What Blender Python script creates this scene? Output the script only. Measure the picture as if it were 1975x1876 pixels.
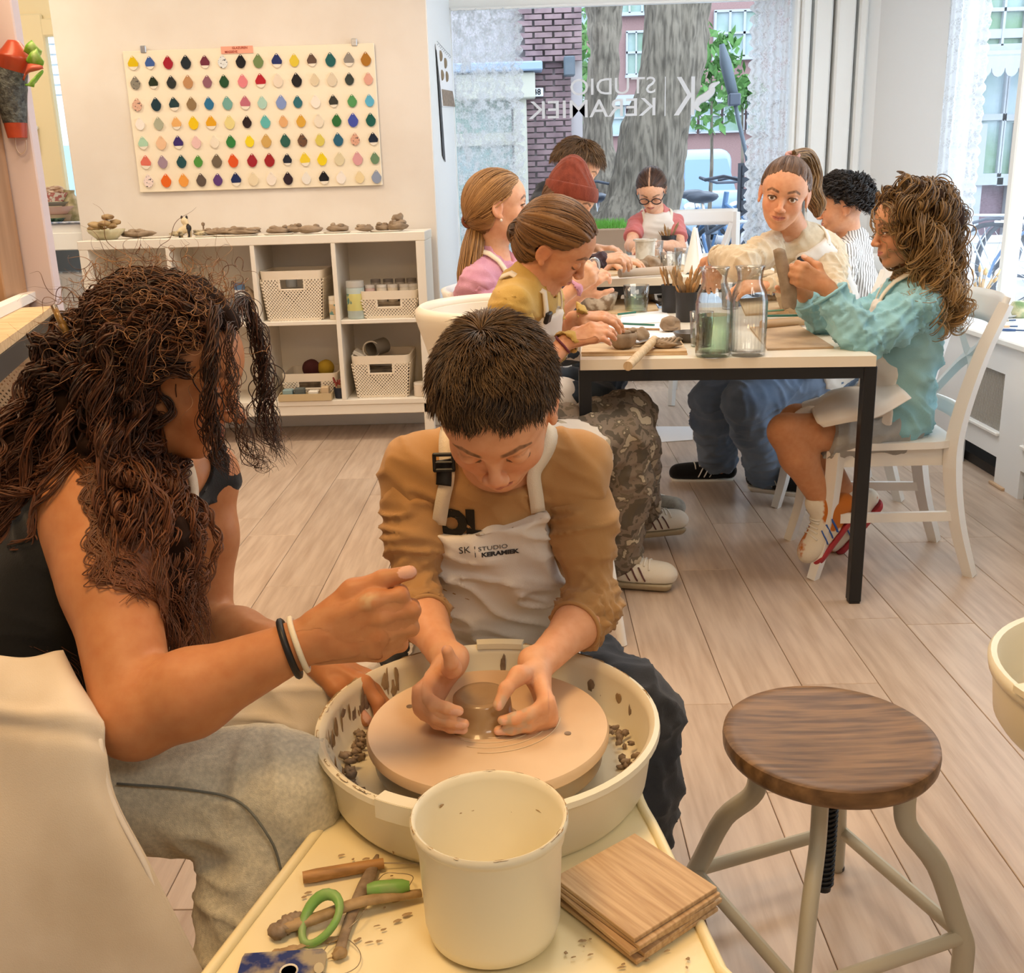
import bpy, math, random
import numpy as np
import openvdb as vdb
from math import sin, cos, pi, radians, sqrt, atan2, floor, ceil
from mathutils import Vector, Matrix
for o in list(bpy.data.objects):
 bpy.data.objects.remove(o)
S = bpy.context.scene
C = S.collection
# ---------------------------------------------------------------- camera
FPX, PCX, PCY, CAMH = 1975.0, 987.5, 938.0, 1.22
PITCH, ROLL, YAW = radians(16.2), 0.030, radians(1.2)
def _basis():
 fw = np.array([0, cos(PITCH), -sin(PITCH)])
 up = np.array([0, sin(PITCH), cos(PITCH)])
 r = np.array([1.0, 0, 0])
 c, s = cos(ROLL), sin(ROLL)
 R, U = c * r - s * up, s * r + c * up
 cy, sy = cos(YAW), sin(YAW)
 m = np.array([[cy, -sy, 0], [sy, cy, 0], [0, 0, 1]])
 return m @ R, m @ U, m @ fw
CR, CU, CF = _basis()
CAM = np.array([0, 0, CAMH])
def ray(px, py):
 return CF + CR * ((px - PCX) / FPX) + CU * ((PCY - py) / FPX)
def AZ(px, py, z):          # survey of the photo: the point of the level z seen there
 d = ray(px, py)
 return CAM + d * ((z - CAMH) / d[2])
def AY(px, py, y):          # ... of the upright plane y
 d = ray(px, py)
 return CAM + d * (y / d[1])
def AX(px, py, x):
 d = ray(px, py)
 return CAM + d * (x / d[0])
cd = bpy.data.cameras.new('camera')
cam = bpy.data.objects.new('camera', cd)
C.objects.link(cam)
M4 = Matrix(((CR[0], CU[0], -CF[0], 0), (CR[1], CU[1], -CF[1], 0), (CR[2], CU[2], -CF[2], CAMH), (0, 0, 0, 1)))
cam.matrix_world = M4
cd.sensor_fit = 'HORIZONTAL'
cd.sensor_width = 36
cd.lens = 36 * FPX / 1975.0
cd.clip_start, cd.clip_end = 0.05, 300
S.camera = cam
# ---------------------------------------------------------------- light and exposure
S.view_settings.view_transform = 'Standard'
S.view_settings.look = 'None'
S.view_settings.gamma = 1
S.view_settings.use_curve_mapping = False
S.view_settings.exposure = 0.0
W = bpy.data.worlds.new('sky')
S.world = W
W.use_nodes = True
bg = W.node_tree.nodes['Background']
bg.inputs[0].default_value = (0.80, 0.90, 1.0, 1)
bg.inputs[1].default_value = 4.2
def area_light(name, loc, target, size, power, col, sy=None, spread=180):
 ld = bpy.data.lights.new(name, 'AREA')
 ld.energy, ld.color, ld.size = power, col, size
 ld.shape = 'RECTANGLE'
 ld.size_y = sy or size
 ld.spread = radians(spread)
 lo = bpy.data.objects.new(name, ld)
 C.objects.link(lo)
 lo.location = loc
 d = Vector(target) - Vector(loc)
 lo.rotation_euler = d.to_track_quat('-Z', 'Y').to_euler()
 return lo
area_light('ceiling_lamp_wheel', (-0.55, 0.75, 2.62), (-0.45, 1.1, 0), 0.6, 27, (1.0, 0.62, 0.27))
area_light('ceiling_lamp_door', (-1.7, 2.6, 2.62), (-1.7, 2.7, 0), 0.8, 30, (1.0, 0.70, 0.42))
area_light('ceiling_lamp_middle', (0.55, 2.6, 2.62), (0.5, 2.8, 0), 0.9, 22, (1.0, 0.88, 0.74))
area_light('ceiling_lamp_shelf', (-1.2, 4.3, 2.62), (-1.2, 4.3, 0), 0.8, 19, (1.0, 0.78, 0.55))
area_light('niche_fill_light', (-2.75, 4.7, 2.62), (-2.75, 5.2, 0.5), 0.5, 14, (1.0, 0.85, 0.62))  # unseen fill light, added to brighten the dim niche and its window frames
area_light('ceiling_lamp_front', (1.0, -0.6, 2.62), (0.9, 0.3, 0), 0.9, 22, (1.0, 0.92, 0.82))
area_light('ceiling_lamp_table', (0.9, 4.4, 2.62), (0.9, 4.4, 0), 0.8, 14, (1.0, 0.95, 0.88))
# ---------------------------------------------------------------- materials
MATS = {}
def lin(c):
 if isinstance(c, str):
  c = [int(c[i:i + 2], 16) / 255 for i in (0, 2, 4)]
 return tuple((x / 12.92 if x <= 0.04045 else ((x + 0.055) / 1.055) ** 2.4) for x in c) + (1,)
def mat(name, col, rough=0.5, metal=0.0, col2=None, nscale=6, namt=(0.4, 0.65), stretch=None, bump=0, bscale=40, vcol=False, spec=0.5,
  sss=0, trans=0, sheen=0, ior=1.45, detail=4, coat=0, alpha=None, wave=None, objrand=0):
 if name in MATS:
  return MATS[name]
 m = bpy.data.materials.new(name)
 m.use_nodes = True
 nt = m.node_tree
 N, L = nt.nodes, nt.links
 b = N['Principled BSDF']
 b.inputs['Base Color'].default_value = lin(col)
 b.inputs['Roughness'].default_value = rough
 b.inputs['Metallic'].default_value = metal
 b.inputs['Specular IOR Level'].default_value = spec
 b.inputs['IOR'].default_value = ior
 b.inputs['Coat Weight'].default_value = coat
 b.inputs['Transmission Weight'].default_value = trans
 if sheen:
  b.inputs['Sheen Weight'].default_value = sheen
 if sss:
  b.inputs['Subsurface Weight'].default_value = sss
  b.inputs['Subsurface Radius'].default_value = (0.012, 0.005, 0.003)
  b.inputs['Subsurface Scale'].default_value = 0.6
 tc = N.new('ShaderNodeTexCoord')
 vec = tc.outputs['Object']
 if stretch:
  mp = N.new('ShaderNodeMapping')
  mp.inputs['Scale'].default_value = stretch
  L.new(vec, mp.inputs['Vector'])
  vec = mp.outputs['Vector']
 if objrand:
  oi = N.new('ShaderNodeObjectInfo')
  ad = N.new('ShaderNodeVectorMath')
  ad.operation = 'MULTIPLY_ADD'
  L.new(oi.outputs['Random'], ad.inputs[0])
  ad.inputs[1].default_value = (37, 53, 71)
  L.new(vec, ad.inputs[2])
  vec = ad.outputs[0]
 out = None
 if vcol:
  at = N.new('ShaderNodeAttribute')
  at.attribute_name = 'Col'
  out = at.outputs['Color']
 if col2 is not None:
  nz = N.new('ShaderNodeTexNoise')
  nz.inputs['Scale'].default_value = nscale
  nz.inputs['Detail'].default_value = detail
  L.new(vec, nz.inputs['Vector'])
  rp = N.new('ShaderNodeMapRange')
  rp.inputs['From Min'].default_value, rp.inputs['From Max'].default_value = namt
  L.new(nz.outputs['Fac'], rp.inputs['Value'])
  mx = N.new('ShaderNodeMix')
  mx.data_type = 'RGBA'
  L.new(rp.outputs['Result'], mx.inputs['Factor'])
  if out is not None:
   L.new(out, mx.inputs['A'])
   mx.blend_type = 'MULTIPLY'
  else:
   mx.inputs['A'].default_value = lin(col)
  mx.inputs['B'].default_value = lin(col2)
  out = mx.outputs['Result']
 if objrand:
  hs = N.new('ShaderNodeHueSaturation')
  mr = N.new('ShaderNodeMapRange')
  mr.inputs['To Min'].default_value, mr.inputs['To Max'].default_value = 1 - objrand, 1 + objrand
  L.new(oi.outputs['Random'], mr.inputs['Value'])
  L.new(mr.outputs['Result'], hs.inputs['Value'])
  if out is not None:
   L.new(out, hs.inputs['Color'])
  else:
   hs.inputs['Color'].default_value = lin(col)
  out = hs.outputs['Color']
 if out is not None:
  L.new(out, b.inputs['Base Color'])
 if bump:
  n2 = N.new('ShaderNodeTexNoise')
  n2.inputs['Scale'].default_value = bscale
  n2.inputs['Detail'].default_value = 5
  L.new(vec, n2.inputs['Vector'])
  bp = N.new('ShaderNodeBump')
  bp.inputs['Strength'].default_value = bump
  bp.inputs['Distance'].default_value = 0.004
  L.new(n2.outputs['Fac'], bp.inputs['Height'])
  L.new(bp.outputs['Normal'], b.inputs['Normal'])
 MATS[name] = m
 return m
def glassy(name, tint=(1, 1, 1), gloss=0.08, rough=0.02, power=4.0, edge=0.5, dark=0.0):
 """thin clear pane: see-through with a weak mirror"""
 if name in MATS:
  return MATS[name]
 m = bpy.data.materials.new(name)
 m.use_nodes = True
 N, L = m.node_tree.nodes, m.node_tree.links
 N.remove(N['Principled BSDF'])
 t, g, f, x = N.new('ShaderNodeBsdfTransparent'), N.new('ShaderNodeBsdfGlossy'), N.new('ShaderNodeLayerWeight'), N.new('ShaderNodeMixShader')
 t.inputs[0].default_value = tint + (1,)
 g.inputs['Roughness'].default_value = rough
 pw, ma = N.new('ShaderNodeMath'), N.new('ShaderNodeMath')
 pw.operation, ma.operation = 'POWER', 'MULTIPLY_ADD'
 pw.inputs[1].default_value = power
 ma.inputs[1].default_value, ma.inputs[2].default_value = edge, gloss * 0.5
 if dark:
  mx = N.new('ShaderNodeMix')
  mx.data_type = 'RGBA'
  mx.inputs['A'].default_value = tint + (1,)
  mx.inputs['B'].default_value = tuple(c * (1 - dark) for c in tint) + (1,)
  L.new(pw.outputs[0], mx.inputs['Factor'])
  L.new(mx.outputs['Result'], t.inputs[0])
 L.new(f.outputs['Facing'], pw.inputs[0])
 L.new(pw.outputs[0], ma.inputs[0])
 L.new(ma.outputs[0], x.inputs[0])
 L.new(t.outputs[0], x.inputs[1])
 L.new(g.outputs[0], x.inputs[2])
 L.new(x.outputs[0], N['Material Output'].inputs[0])
 MATS[name] = m
 return m
# ---------------------------------------------------------------- mesh helpers
def V3(*a):
 return np.array(a, dtype=float)
def nrm(v):
 v = np.asarray(v, float)
 return v / (np.linalg.norm(v) + 1e-12)
def mk(name, V, F, m=None, parent=None, smooth=True, col=None, mats=None, midx=None):
 """arrays of vertices and faces (quads and/or triangles) -> one mesh object"""
 V = np.asarray(V, np.float32).reshape(-1, 3)
 if isinstance(F, np.ndarray):
  F = [F]
 me = bpy.data.meshes.new(name)
 me.vertices.add(len(V))
 me.vertices.foreach_set('co', V.ravel())
 loops, starts, tot = [], [], 0
 for f in F:
  f = np.asarray(f, np.int32)
  if f.size == 0:
   continue
  loops.append(f.ravel())
  starts.append(tot + np.arange(len(f), dtype=np.int32) * f.shape[1])
  tot += f.size
 loops, starts = np.concatenate(loops), np.concatenate(starts)
 me.loops.add(len(loops))
 me.loops.foreach_set('vertex_index', loops)
 me.polygons.add(len(starts))
 me.polygons.foreach_set('loop_start', starts)
 if smooth:
  me.polygons.foreach_set('use_smooth', np.ones(len(starts), bool))
 if col is not None:
  ca = me.color_attributes.new('Col', 'FLOAT_COLOR', 'POINT')
  c4 = np.ones((len(V), 4), np.float32)
  c4[:, :3] = col
  ca.data.foreach_set('color', c4.ravel())
 if mats:
  for x in mats:
   me.materials.append(x)
  me.polygons.foreach_set('material_index', np.asarray(midx, np.int32))
 elif m:
  me.materials.append(m)
 me.update()
 me.validate()
 o = bpy.data.objects.new(name, me)
 C.objects.link(o)
 if parent is not None:
  o.parent = parent
  o.matrix_parent_inverse = parent.matrix_basis.inverted()
 return o
def setloc(o, p):
 o.location = [float(x) for x in p]
 return o
def tag(o, label=None, cat=None, group=None, kind=None):
 if label:
  o['label'] = label
 if cat:
  o['category'] = cat
 if group:
  o['group'] = group
 if kind:
  o['kind'] = kind
 return o
def thing(name, loc=(0, 0, 0), label=None, cat=None, group=None, rz=0):
 o = bpy.data.objects.new(name, None)
 o.empty_display_size = 0.05
 C.objects.link(o)
 o.location = [float(x) for x in loc]
 o.rotation_euler = (0, 0, rz)
 return tag(o, label, cat, group)
def copy_tree(o, parent=None):
 c = o.copy()
 C.objects.link(c)
 if parent is not None:
  c.parent = parent
 for ch in list(o.children):
  copy_tree(ch, c)
 return c
ORD = 'first second third fourth fifth sixth seventh eighth ninth tenth eleventh twelfth thirteenth fourteenth fifteenth sixteenth'.split()
def rank(objs, fmt):
 """labels that count things from the left as one looks at them from the bench"""
 for i, (o, _) in enumerate(sorted(objs, key=lambda t: float((t[1] - CAM) @ CR / ((t[1] - CAM) @ CF)))):
  o['label'] = fmt % ORD[i]
class MB:
 """collects shapes, then becomes ONE mesh object"""
 def __init__(s):
  s.v, s.f = [], []
  s.fm, s.cur = [], 0
 def add(s, V, F):
  b = len(s.v)
  s.v += [tuple(map(float, p)) for p in V]
  s.f += [tuple(b + i for i in f) for f in F]
  s.fm += [s.cur] * len(F)
  return s
 def box(s, c, size, ch=0.0, R=None):
  c = np.asarray(c, float)
  h = np.asarray(size, float) / 2
  if ch <= 0:
   P = np.array([(x, y, z) for x in (-1, 1) for y in (-1, 1) for z in (-1, 1)]) * h
   F = [(0, 1, 3, 2), (4, 6, 7, 5), (0, 4, 5, 1), (2, 3, 7, 6), (0, 2, 6, 4), (1, 5, 7, 3)]
  else:
   ch = min(ch, h.min() * 0.95)
   P, idx = [], {}
   for sx in (-1, 1):
    for sy in (-1, 1):
     for sz in (-1, 1):
      for ax in range(3):
       q = np.array((sx, sy, sz)) * (h - ch)
       q[ax] = (sx, sy, sz)[ax] * h[ax]
       idx[(sx, sy, sz, ax)] = len(P)
       P.append(q)
   P = np.array(P)
   F = []
   for ax in range(3):
    a, b = [(1, 2), (2, 0), (0, 1)][ax]
    for sg in (-1, 1):
     loop = []
     for (u, w) in ((-1, -1), (1, -1), (1, 1), (-1, 1)):
      t = [0, 0, 0]
      t[ax], t[a], t[b] = sg, u, w
      loop.append(idx[(t[0], t[1], t[2], ax)])
     F.append(tuple(loop if sg > 0 else loop[::-1]))
   for ax in range(3):
    a, b = [(1, 2), (2, 0), (0, 1)][ax]
    for u in (-1, 1):
     for w in (-1, 1):
      e = []
      for sg, k in ((-1, a), (1, a), (1, b), (-1, b)):
       t = [0, 0, 0]
       t[ax], t[a], t[b] = sg, u, w
       e.append(idx[(t[0], t[1], t[2], k)])
      F.append(tuple(e if u * w > 0 else e[::-1]))
   for sx in (-1, 1):
    for sy in (-1, 1):
     for sz in (-1, 1):
      t = [idx[(sx, sy, sz, k)] for k in range(3)]
      F.append(tuple(t if sx * sy * sz > 0 else t[::-1]))
  if R is not None:
   P = P @ np.asarray(R).T
  return s.add(P + c, F)
 def bar(s, a, b, w, h, up=(0, 0, 1), ch=0.0):
  """box beam from a to b, w wide across, h along up"""
  a, b = np.asarray(a, float), np.asarray(b, float)
  d = b - a
  L = np.linalg.norm(d)
  d = d / L
  x = np.cross(d, up)
  if np.linalg.norm(x) < 1e-6:
   x = np.cross(d, (0, 1, 0))
  x = nrm(x)
  z = np.cross(x, d)
  R = np.stack([x, d, z], 1)
  return s.box((a + b) / 2, (w, L, h), ch, R)
 def tube(s, path, r, n=8, caps=True, closed=False, flat=1.0, up=None):
  P = np.asarray(path, float)
  K = len(P)
  r = np.broadcast_to(np.asarray(r, float), (K,))
  T = np.zeros_like(P)
  if closed:
   T = np.roll(P, -1, 0) - np.roll(P, 1, 0)
  else:
   T[1:-1] = P[2:] - P[:-2]
   T[0], T[-1] = P[1] - P[0], P[-1] - P[-2]
  T = T / (np.linalg.norm(T, axis=1, keepdims=True) + 1e-12)
  u = np.cross(T[0], up if up is not None else (0.13, 0.31, 0.94))
  if np.linalg.norm(u) < 1e-3:
   u = np.cross(T[0], (1, 0, 0))
  u = nrm(u)
  V = []
  for i in range(K):
   if up is not None:
    uu = np.cross(T[i], up)
    if np.linalg.norm(uu) > 1e-4:
     u = nrm(uu)
   u = nrm(u - T[i] * np.dot(u, T[i]))
   w = np.cross(T[i], u)
   for k in range(n):
    a = 2 * pi * k / n
    V.append(P[i] + r[i] * (cos(a) * u + flat * sin(a) * w))
  F = []
  for i in range(K if closed else K - 1):
   j = (i + 1) % K
   for k in range(n):
    k2 = (k + 1) % n
    F.append((i * n + k, i * n + k2, j * n + k2, j * n + k))
  if caps and not closed:
   F.append(tuple(range(n))[::-1])
   F.append(tuple((K - 1) * n + k for k in range(n)))
  return s.add(V, F)
 def cyl(s, a, b, r, r2=None, n=16, caps=True):
  return s.tube([a, b], [r, r if r2 is None else r2], n, caps)
 def lathe(s, prof, c=(0, 0, 0), n=32, closed=False, fn=None):
  """profile of (radius, z), turned about the upright axis through c"""
  V, F = [], []
  K = len(prof)
  for i, (r, z) in enumerate(prof):
   for k in range(n):
    a = 2 * pi * k / n
    rr = r if fn is None else fn(r, z, a)
    V.append((c[0] + rr * cos(a), c[1] + rr * sin(a), c[2] + z))
  for i in range(K if closed else K - 1):
   j = (i + 1) % K
   for k in range(n):
    k2 = (k + 1) % n
    F.append((i * n + k, i * n + k2, j * n + k2, j * n + k))
  if not closed:
   if prof[0][0] > 1e-5:
    F.append(tuple(range(n))[::-1])
   if prof[-1][0] > 1e-5:
    F.append(tuple((K - 1) * n + k for k in range(n)))
  return s.add(V, F)
 def prism(s, outline, h, org=(0, 0, 0), X=(1, 0, 0), Y=(0, 1, 0)):
  """polygon in the X,Y axes at org, made h thick along X x Y"""
  X, Y, org = nrm(X), nrm(Y), np.asarray(org, float)
  Z = np.cross(X, Y)
  n = len(outline)
  a = [org + X * p[0] + Y * p[1] for p in outline]
  b = [p + Z * h for p in a]
  F = [tuple(range(n))[::-1], tuple(range(n, 2 * n))]
  F += [(i, (i + 1) % n, n + (i + 1) % n, n + i) for i in range(n)]
  return s.add(a + b, F)
 def blob(s, c, r, n=10, seed=0, amp=0.15, R=None):
  rnd = np.random.RandomState(seed)
  ph = rnd.rand(6) * 6.28
  V, F = [], []
  m = n * 2
  for i in range(n + 1):
   t = pi * i / n
   for k in range(m):
    a = 2 * pi * k / m
    d = np.array((sin(t) * cos(a), sin(t) * sin(a), cos(t)))
    q = 1 + amp * (sin(3 * d[0] + ph[0]) * sin(4 * d[1] + ph[1]) + 0.6 * sin(6 * d[2] + 5 * d[0] + ph[2]) + 0.4 * sin(9 * d[1] - 7 * d[2] + ph[3])) / 1.5
    p = d * q * np.asarray(r)
    if R is not None:
     p = np.asarray(R) @ p
    V.append(p + np.asarray(c))
  for i in range(n):
   for k in range(m):
    k2 = (k + 1) % m
    F.append((i * m + k, (i + 1) * m + k, (i + 1) * m + k2, i * m + k2))
  return s.add(V, F)
 def build(s, name, m=None, parent=None, smooth=False, auto=None, mats=None):
  me = bpy.data.meshes.new(name)
  me.from_pydata(s.v, [], s.f)
  if smooth or auto:
   me.polygons.foreach_set('use_smooth', np.ones(len(s.f), bool))
  if mats:
   for x in mats:
    me.materials.append(x)
   me.polygons.foreach_set('material_index', np.asarray(s.fm, np.int32))
  elif m:
   me.materials.append(m)
  me.update()
  if auto:
   me.set_sharp_from_angle(angle=radians(auto))
  o = bpy.data.objects.new(name, me)
  C.objects.link(o)
  if parent is not None:
   o.parent = parent
   o.matrix_parent_inverse = parent.matrix_basis.inverted()
  return o
def crom(P, n):
 """smooth curve through the points P, n samples a span"""
 P = np.asarray(P, float)
 Q = np.vstack([2 * P[0] - P[1], P, 2 * P[-1] - P[-2]])
 out = []
 for i in range(1, len(Q) - 2):
  for j in range(n):
   t = j / n
   out.append(0.5 * (2 * Q[i] + (Q[i + 1] - Q[i - 1]) * t + (2 * Q[i - 1] - 5 * Q[i] + 4 * Q[i + 1] - Q[i + 2]) * t * t
        + (3 * Q[i] - Q[i - 1] - 3 * Q[i + 1] + Q[i + 2]) * t ** 3))
 out.append(Q[-2])
 return np.array(out)
def sheet(name, G, m, parent=None, n=8, th=0.003, disp=None, col=None):
 """cloth: a net of points G[row][col] smoothed into a surface with thickness"""
 G = np.asarray(G, float)
 A = np.stack([crom(G[:, j], n) for j in range(G.shape[1])], 1)
 B = np.stack([crom(A[i], n) for i in range(A.shape[0])], 0)
 du, dv = np.gradient(B, axis=0), np.gradient(B, axis=1)
 Nn = np.cross(du, dv)
 Nn /= np.linalg.norm(Nn, axis=2, keepdims=True) + 1e-12
 if disp is not None:
  r, c = B.shape[:2]
  u, v = np.meshgrid(np.linspace(0, 1, r), np.linspace(0, 1, c), indexing='ij')
  B = B + Nn * disp(u, v, B)[..., None]
 r, c = B.shape[:2]
 top, bot = B + Nn * th / 2, B - Nn * th / 2
 V = np.concatenate([top.reshape(-1, 3), bot.reshape(-1, 3)])
 I = np.arange(r * c).reshape(r, c)
 q = np.stack([I[:-1, :-1], I[1:, :-1], I[1:, 1:], I[:-1, 1:]], -1).reshape(-1, 4)
 k = r * c
 F = [q, q[:, ::-1] + k]
 for e in (I[0], I[-1][::-1], I[:, 0][::-1], I[:, -1]):
  F.append(np.stack([e[:-1], e[1:], e[1:] + k, e[:-1] + k], -1))
 return mk(name, V, F, m, parent)
# ---------------------------------------------------------------- numpy noise
def vnoise(P, scale, seed=0):
 P = np.asarray(P, np.float64) * scale + seed * 17.31
 i = np.floor(P).astype(np.int64)
 f = P - i
 f = f * f * (3 - 2 * f)
 r = 0
 for dx in (0, 1):
  for dy in (0, 1):
   for dz in (0, 1):
    h = (i[..., 0] + dx) * 374761393 + (i[..., 1] + dy) * 668265263 + (i[..., 2] + dz) * 2147483647 + seed * 974711
    h = (h ^ (h >> 13)) * 1274126177
    h = ((h ^ (h >> 16)) & 0xFFFF) / 65535.0
    w = (f[..., 0] if dx else 1 - f[..., 0]) * (f[..., 1] if dy else 1 - f[..., 1]) * (f[..., 2] if dz else 1 - f[..., 2])
    r = r + w * h
 return r * 2 - 1
# ---------------------------------------------------------------- soft solids: smooth unions of tapered limbs and ellipsoids
class Prim:
 __slots__ = ('t', 'a', 'b', 'ra', 'rb', 'R', 'k', 'op', 'lo', 'hi')
 def dist(s, X, Y, Z):
  a = s.a
  if s.t == 0:
   b = s.b - a
   L = float(b @ b) + 1e-12
   x, y, z = X - a[0], Y - a[1], Z - a[2]
   t = np.clip((x * b[0] + y * b[1] + z * b[2]) / L, 0, 1)
   return np.sqrt((x - t * b[0]) ** 2 + (y - t * b[1]) ** 2 + (z - t * b[2]) ** 2) - (s.ra + (s.rb - s.ra) * t)
  x, y, z = X - a[0], Y - a[1], Z - a[2]
  R, r = s.R, s.b
  u = (x * R[0, 0] + y * R[1, 0] + z * R[2, 0]) / r[0]
  v = (x * R[0, 1] + y * R[1, 1] + z * R[2, 1]) / r[1]
  w = (x * R[0, 2] + y * R[1, 2] + z * R[2, 2]) / r[2]
  if s.t == 1:
   k0 = np.sqrt(u * u + v * v + w * w)
   k1 = np.sqrt((u / r[0]) ** 2 + (v / r[1]) ** 2 + (w / r[2]) ** 2) + 1e-9
   return k0 * (k0 - 1) / k1
  qx, qy, qz = (np.abs(u) - 1) * r[0] + s.ra, (np.abs(v) - 1) * r[1] + s.ra, (np.abs(w) - 1) * r[2] + s.ra
  return np.sqrt(np.maximum(qx, 0) ** 2 + np.maximum(qy, 0) ** 2 + np.maximum(qz, 0) ** 2) + np.minimum(np.maximum(qx, np.maximum(qy, qz)), 0) - s.ra
class Sdf:
 def __init__(s):
  s.p = []
 def cap(s, a, b, ra, rb=None, k=0.02, op=0):
  p = Prim()
  rb = ra if rb is None else rb
  p.t, p.a, p.b, p.ra, p.rb, p.k, p.op, p.R = 0, np.asarray(a, float), np.asarray(b, float), ra, rb, k, op, None
  m = max(ra, rb)
  p.lo, p.hi = np.minimum(p.a, p.b) - m, np.maximum(p.a, p.b) + m
  s.p.append(p)
  return s
 def chain(s, pts, rs, k=0.02, op=0):
  for i in range(len(pts) - 1):
   s.cap(pts[i], pts[i + 1], rs[i], rs[i + 1], k, op)
  return s
 def ell(s, c, r, R=None, k=0.02, op=0, box=False, rd=0.0):
  p = Prim()
  p.t, p.a, p.b, p.k, p.op = (2 if box else 1), np.asarray(c, float), np.asarray(r, float), k, op
  p.R = np.eye(3) if R is None else np.asarray(R, float)
  p.ra, p.rb = rd, 0
  e = np.abs(p.R) @ p.b if box else np.sqrt((p.R ** 2) @ (p.b ** 2))
  p.lo, p.hi = p.a - e, p.a + e
  s.p.append(p)
  return s
 def join(s, o, grow=0.0, k=None, pick=None):
  for i, q in enumerate(o.p):
   if pick is not None and i not in pick:
    continue
   p = Prim()
   for n in Prim.__slots__:
    setattr(p, n, getattr(q, n))
   if p.t == 0:
    p.ra, p.rb = q.ra + grow, q.rb + grow
   else:
    p.b = q.b + grow
   p.lo, p.hi = q.lo - grow, q.hi + grow
   if k is not None:
    p.k = k
   s.p.append(p)
  return s
 def bounds(s, m=0.01):
  u = [p for p in s.p if p.op == 0]
  return np.min([p.lo for p in u], 0) - m, np.max([p.hi for p in u], 0) + m
 @staticmethod
 def mix(D, d, k, op):
  if op == 0:
   if k <= 0:
    return np.minimum(D, d)
   h = np.maximum(k - np.abs(D - d), 0) / k
   return np.minimum(D, d) - h * h * (k / 4)
  d = -d
  if k <= 0:
   return np.maximum(D, d)
  h = np.maximum(k - np.abs(D - d), 0) / k
  return np.maximum(D, d) + h * h * (k / 4)
 def grid(s, lo, hi, v, band=0.02):
  n = np.ceil((hi - lo) / v).astype(int) + 1
  xs = [(lo[i] + v * np.arange(n[i])).astype(np.float32) for i in range(3)]
  D = np.full(n, 0.08, np.float32)
  for p in s.p:
   m = p.k + band
   i0 = np.clip(np.floor((p.lo - m - lo) / v).astype(int), 0, n)
   i1 = np.clip(np.ceil((p.hi + m - lo) / v).astype(int) + 1, 0, n)
   if np.any(i1 <= i0):
    continue
   sl = tuple(slice(i0[i], i1[i]) for i in range(3))
   d = p.dist(xs[0][sl[0]][:, None, None], xs[1][sl[1]][None, :, None], xs[2][sl[2]][None, None, :])
   D[sl] = s.mix(D[sl], d.astype(np.float32), np.float32(p.k), p.op)
  return D, xs
 def at(s, P):
  P = np.asarray(P, float)
  D = np.full(P.shape[:-1], 0.5)
  for p in s.p:
   D = s.mix(D, p.dist(P[..., 0], P[..., 1], P[..., 2]), p.k, p.op)
  return D
 def grad(s, P, e=0.002):
  g = np.zeros_like(P)
  for i in range(3):
   d = np.zeros(3)
   d[i] = e
   g[..., i] = s.at(P + d) - s.at(P - d)
  return g / (np.linalg.norm(g, axis=-1, keepdims=True) + 1e-12)
 def push(s, P, margin, it=3):
  """move points out of the solid to at least margin off it"""
  for _ in range(it):
   d = s.at(P)
   w = np.maximum(margin - d, 0)
   if w.max() < 1e-4:
    break
   P = P + s.grad(P) * w[..., None]
  return P
 def snap(s, P, off=0.0, it=5):
  for _ in range(it):
   P = P - s.grad(P) * (s.at(P) - off)[..., None]
  return P
 def mesh(s, v, lo=None, hi=None, clip=(), noise=None, open_=False):
  """clip: (point, outward normal) planes cut away; returns vertices and quads"""
  if lo is None:
   lo, hi = s.bounds(3 * v)
  lo, hi = np.asarray(lo, float), np.asarray(hi, float)
  D, xs = s.grid(lo, hi, v)
  for c in clip:
   if callable(c):
    q = c(xs[0][:, None, None], xs[1][None, :, None], xs[2][None, None, :])
   else:
    p, n = np.asarray(c[0], float), nrm(c[1])
    q = (xs[0] - p[0])[:, None, None] * n[0] + (xs[1] - p[1])[None, :, None] * n[1] + (xs[2] - p[2])[None, None, :] * n[2]
   D = np.maximum(D, q.astype(np.float32))
  g = vdb.FloatGrid(0.08)
  g.copyFromArray(np.ascontiguousarray(D, np.float32), tolerance=0.0)
  P, Q = g.convertToQuads(0.0)
  P, Q = np.array(P, np.float64), np.array(Q, np.int64)
  if open_ and len(P):
   e = ((P < 1.2) | (P > np.array(D.shape) - 2.2)).any(1)
   Q = Q[~e[Q].any(1)]
  P = P * v + lo
  return P, Q
def fix_orient(P, Q):
 a, b, c = P[Q[:, 0]], P[Q[:, 1]], P[Q[:, 2]]
 vol = np.einsum('ij,ij->i', a, np.cross(b, c)).sum()
 return Q if vol > 0 else Q[:, ::-1]
def vnormals(P, Q):
 fn = np.cross(P[Q[:, 2]] - P[Q[:, 0]], P[Q[:, 3]] - P[Q[:, 1]])
 N = np.zeros_like(P)
 for i in range(4):
  np.add.at(N, Q[:, i], fn)
 return N / (np.linalg.norm(N, axis=1, keepdims=True) + 1e-12)
def compact(P, Q):
 used = np.unique(Q)
 mp = np.full(len(P), -1)
 mp[used] = np.arange(len(used))
 return P[used], mp[Q]
def smooth_mesh(P, Q, it=2, lam=0.5):
 E = np.concatenate([Q[:, [0, 1]], Q[:, [1, 2]], Q[:, [2, 3]], Q[:, [3, 0]]])
 for _ in range(it):
  A = np.zeros_like(P)
  n = np.zeros(len(P))
  np.add.at(A, E[:, 0], P[E[:, 1]])
  np.add.at(A, E[:, 1], P[E[:, 0]])
  np.add.at(n, E[:, 0], 1)
  np.add.at(n, E[:, 1], 1)
  P = P + lam * (A / np.maximum(n, 1)[:, None] - P)
 return P
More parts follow.
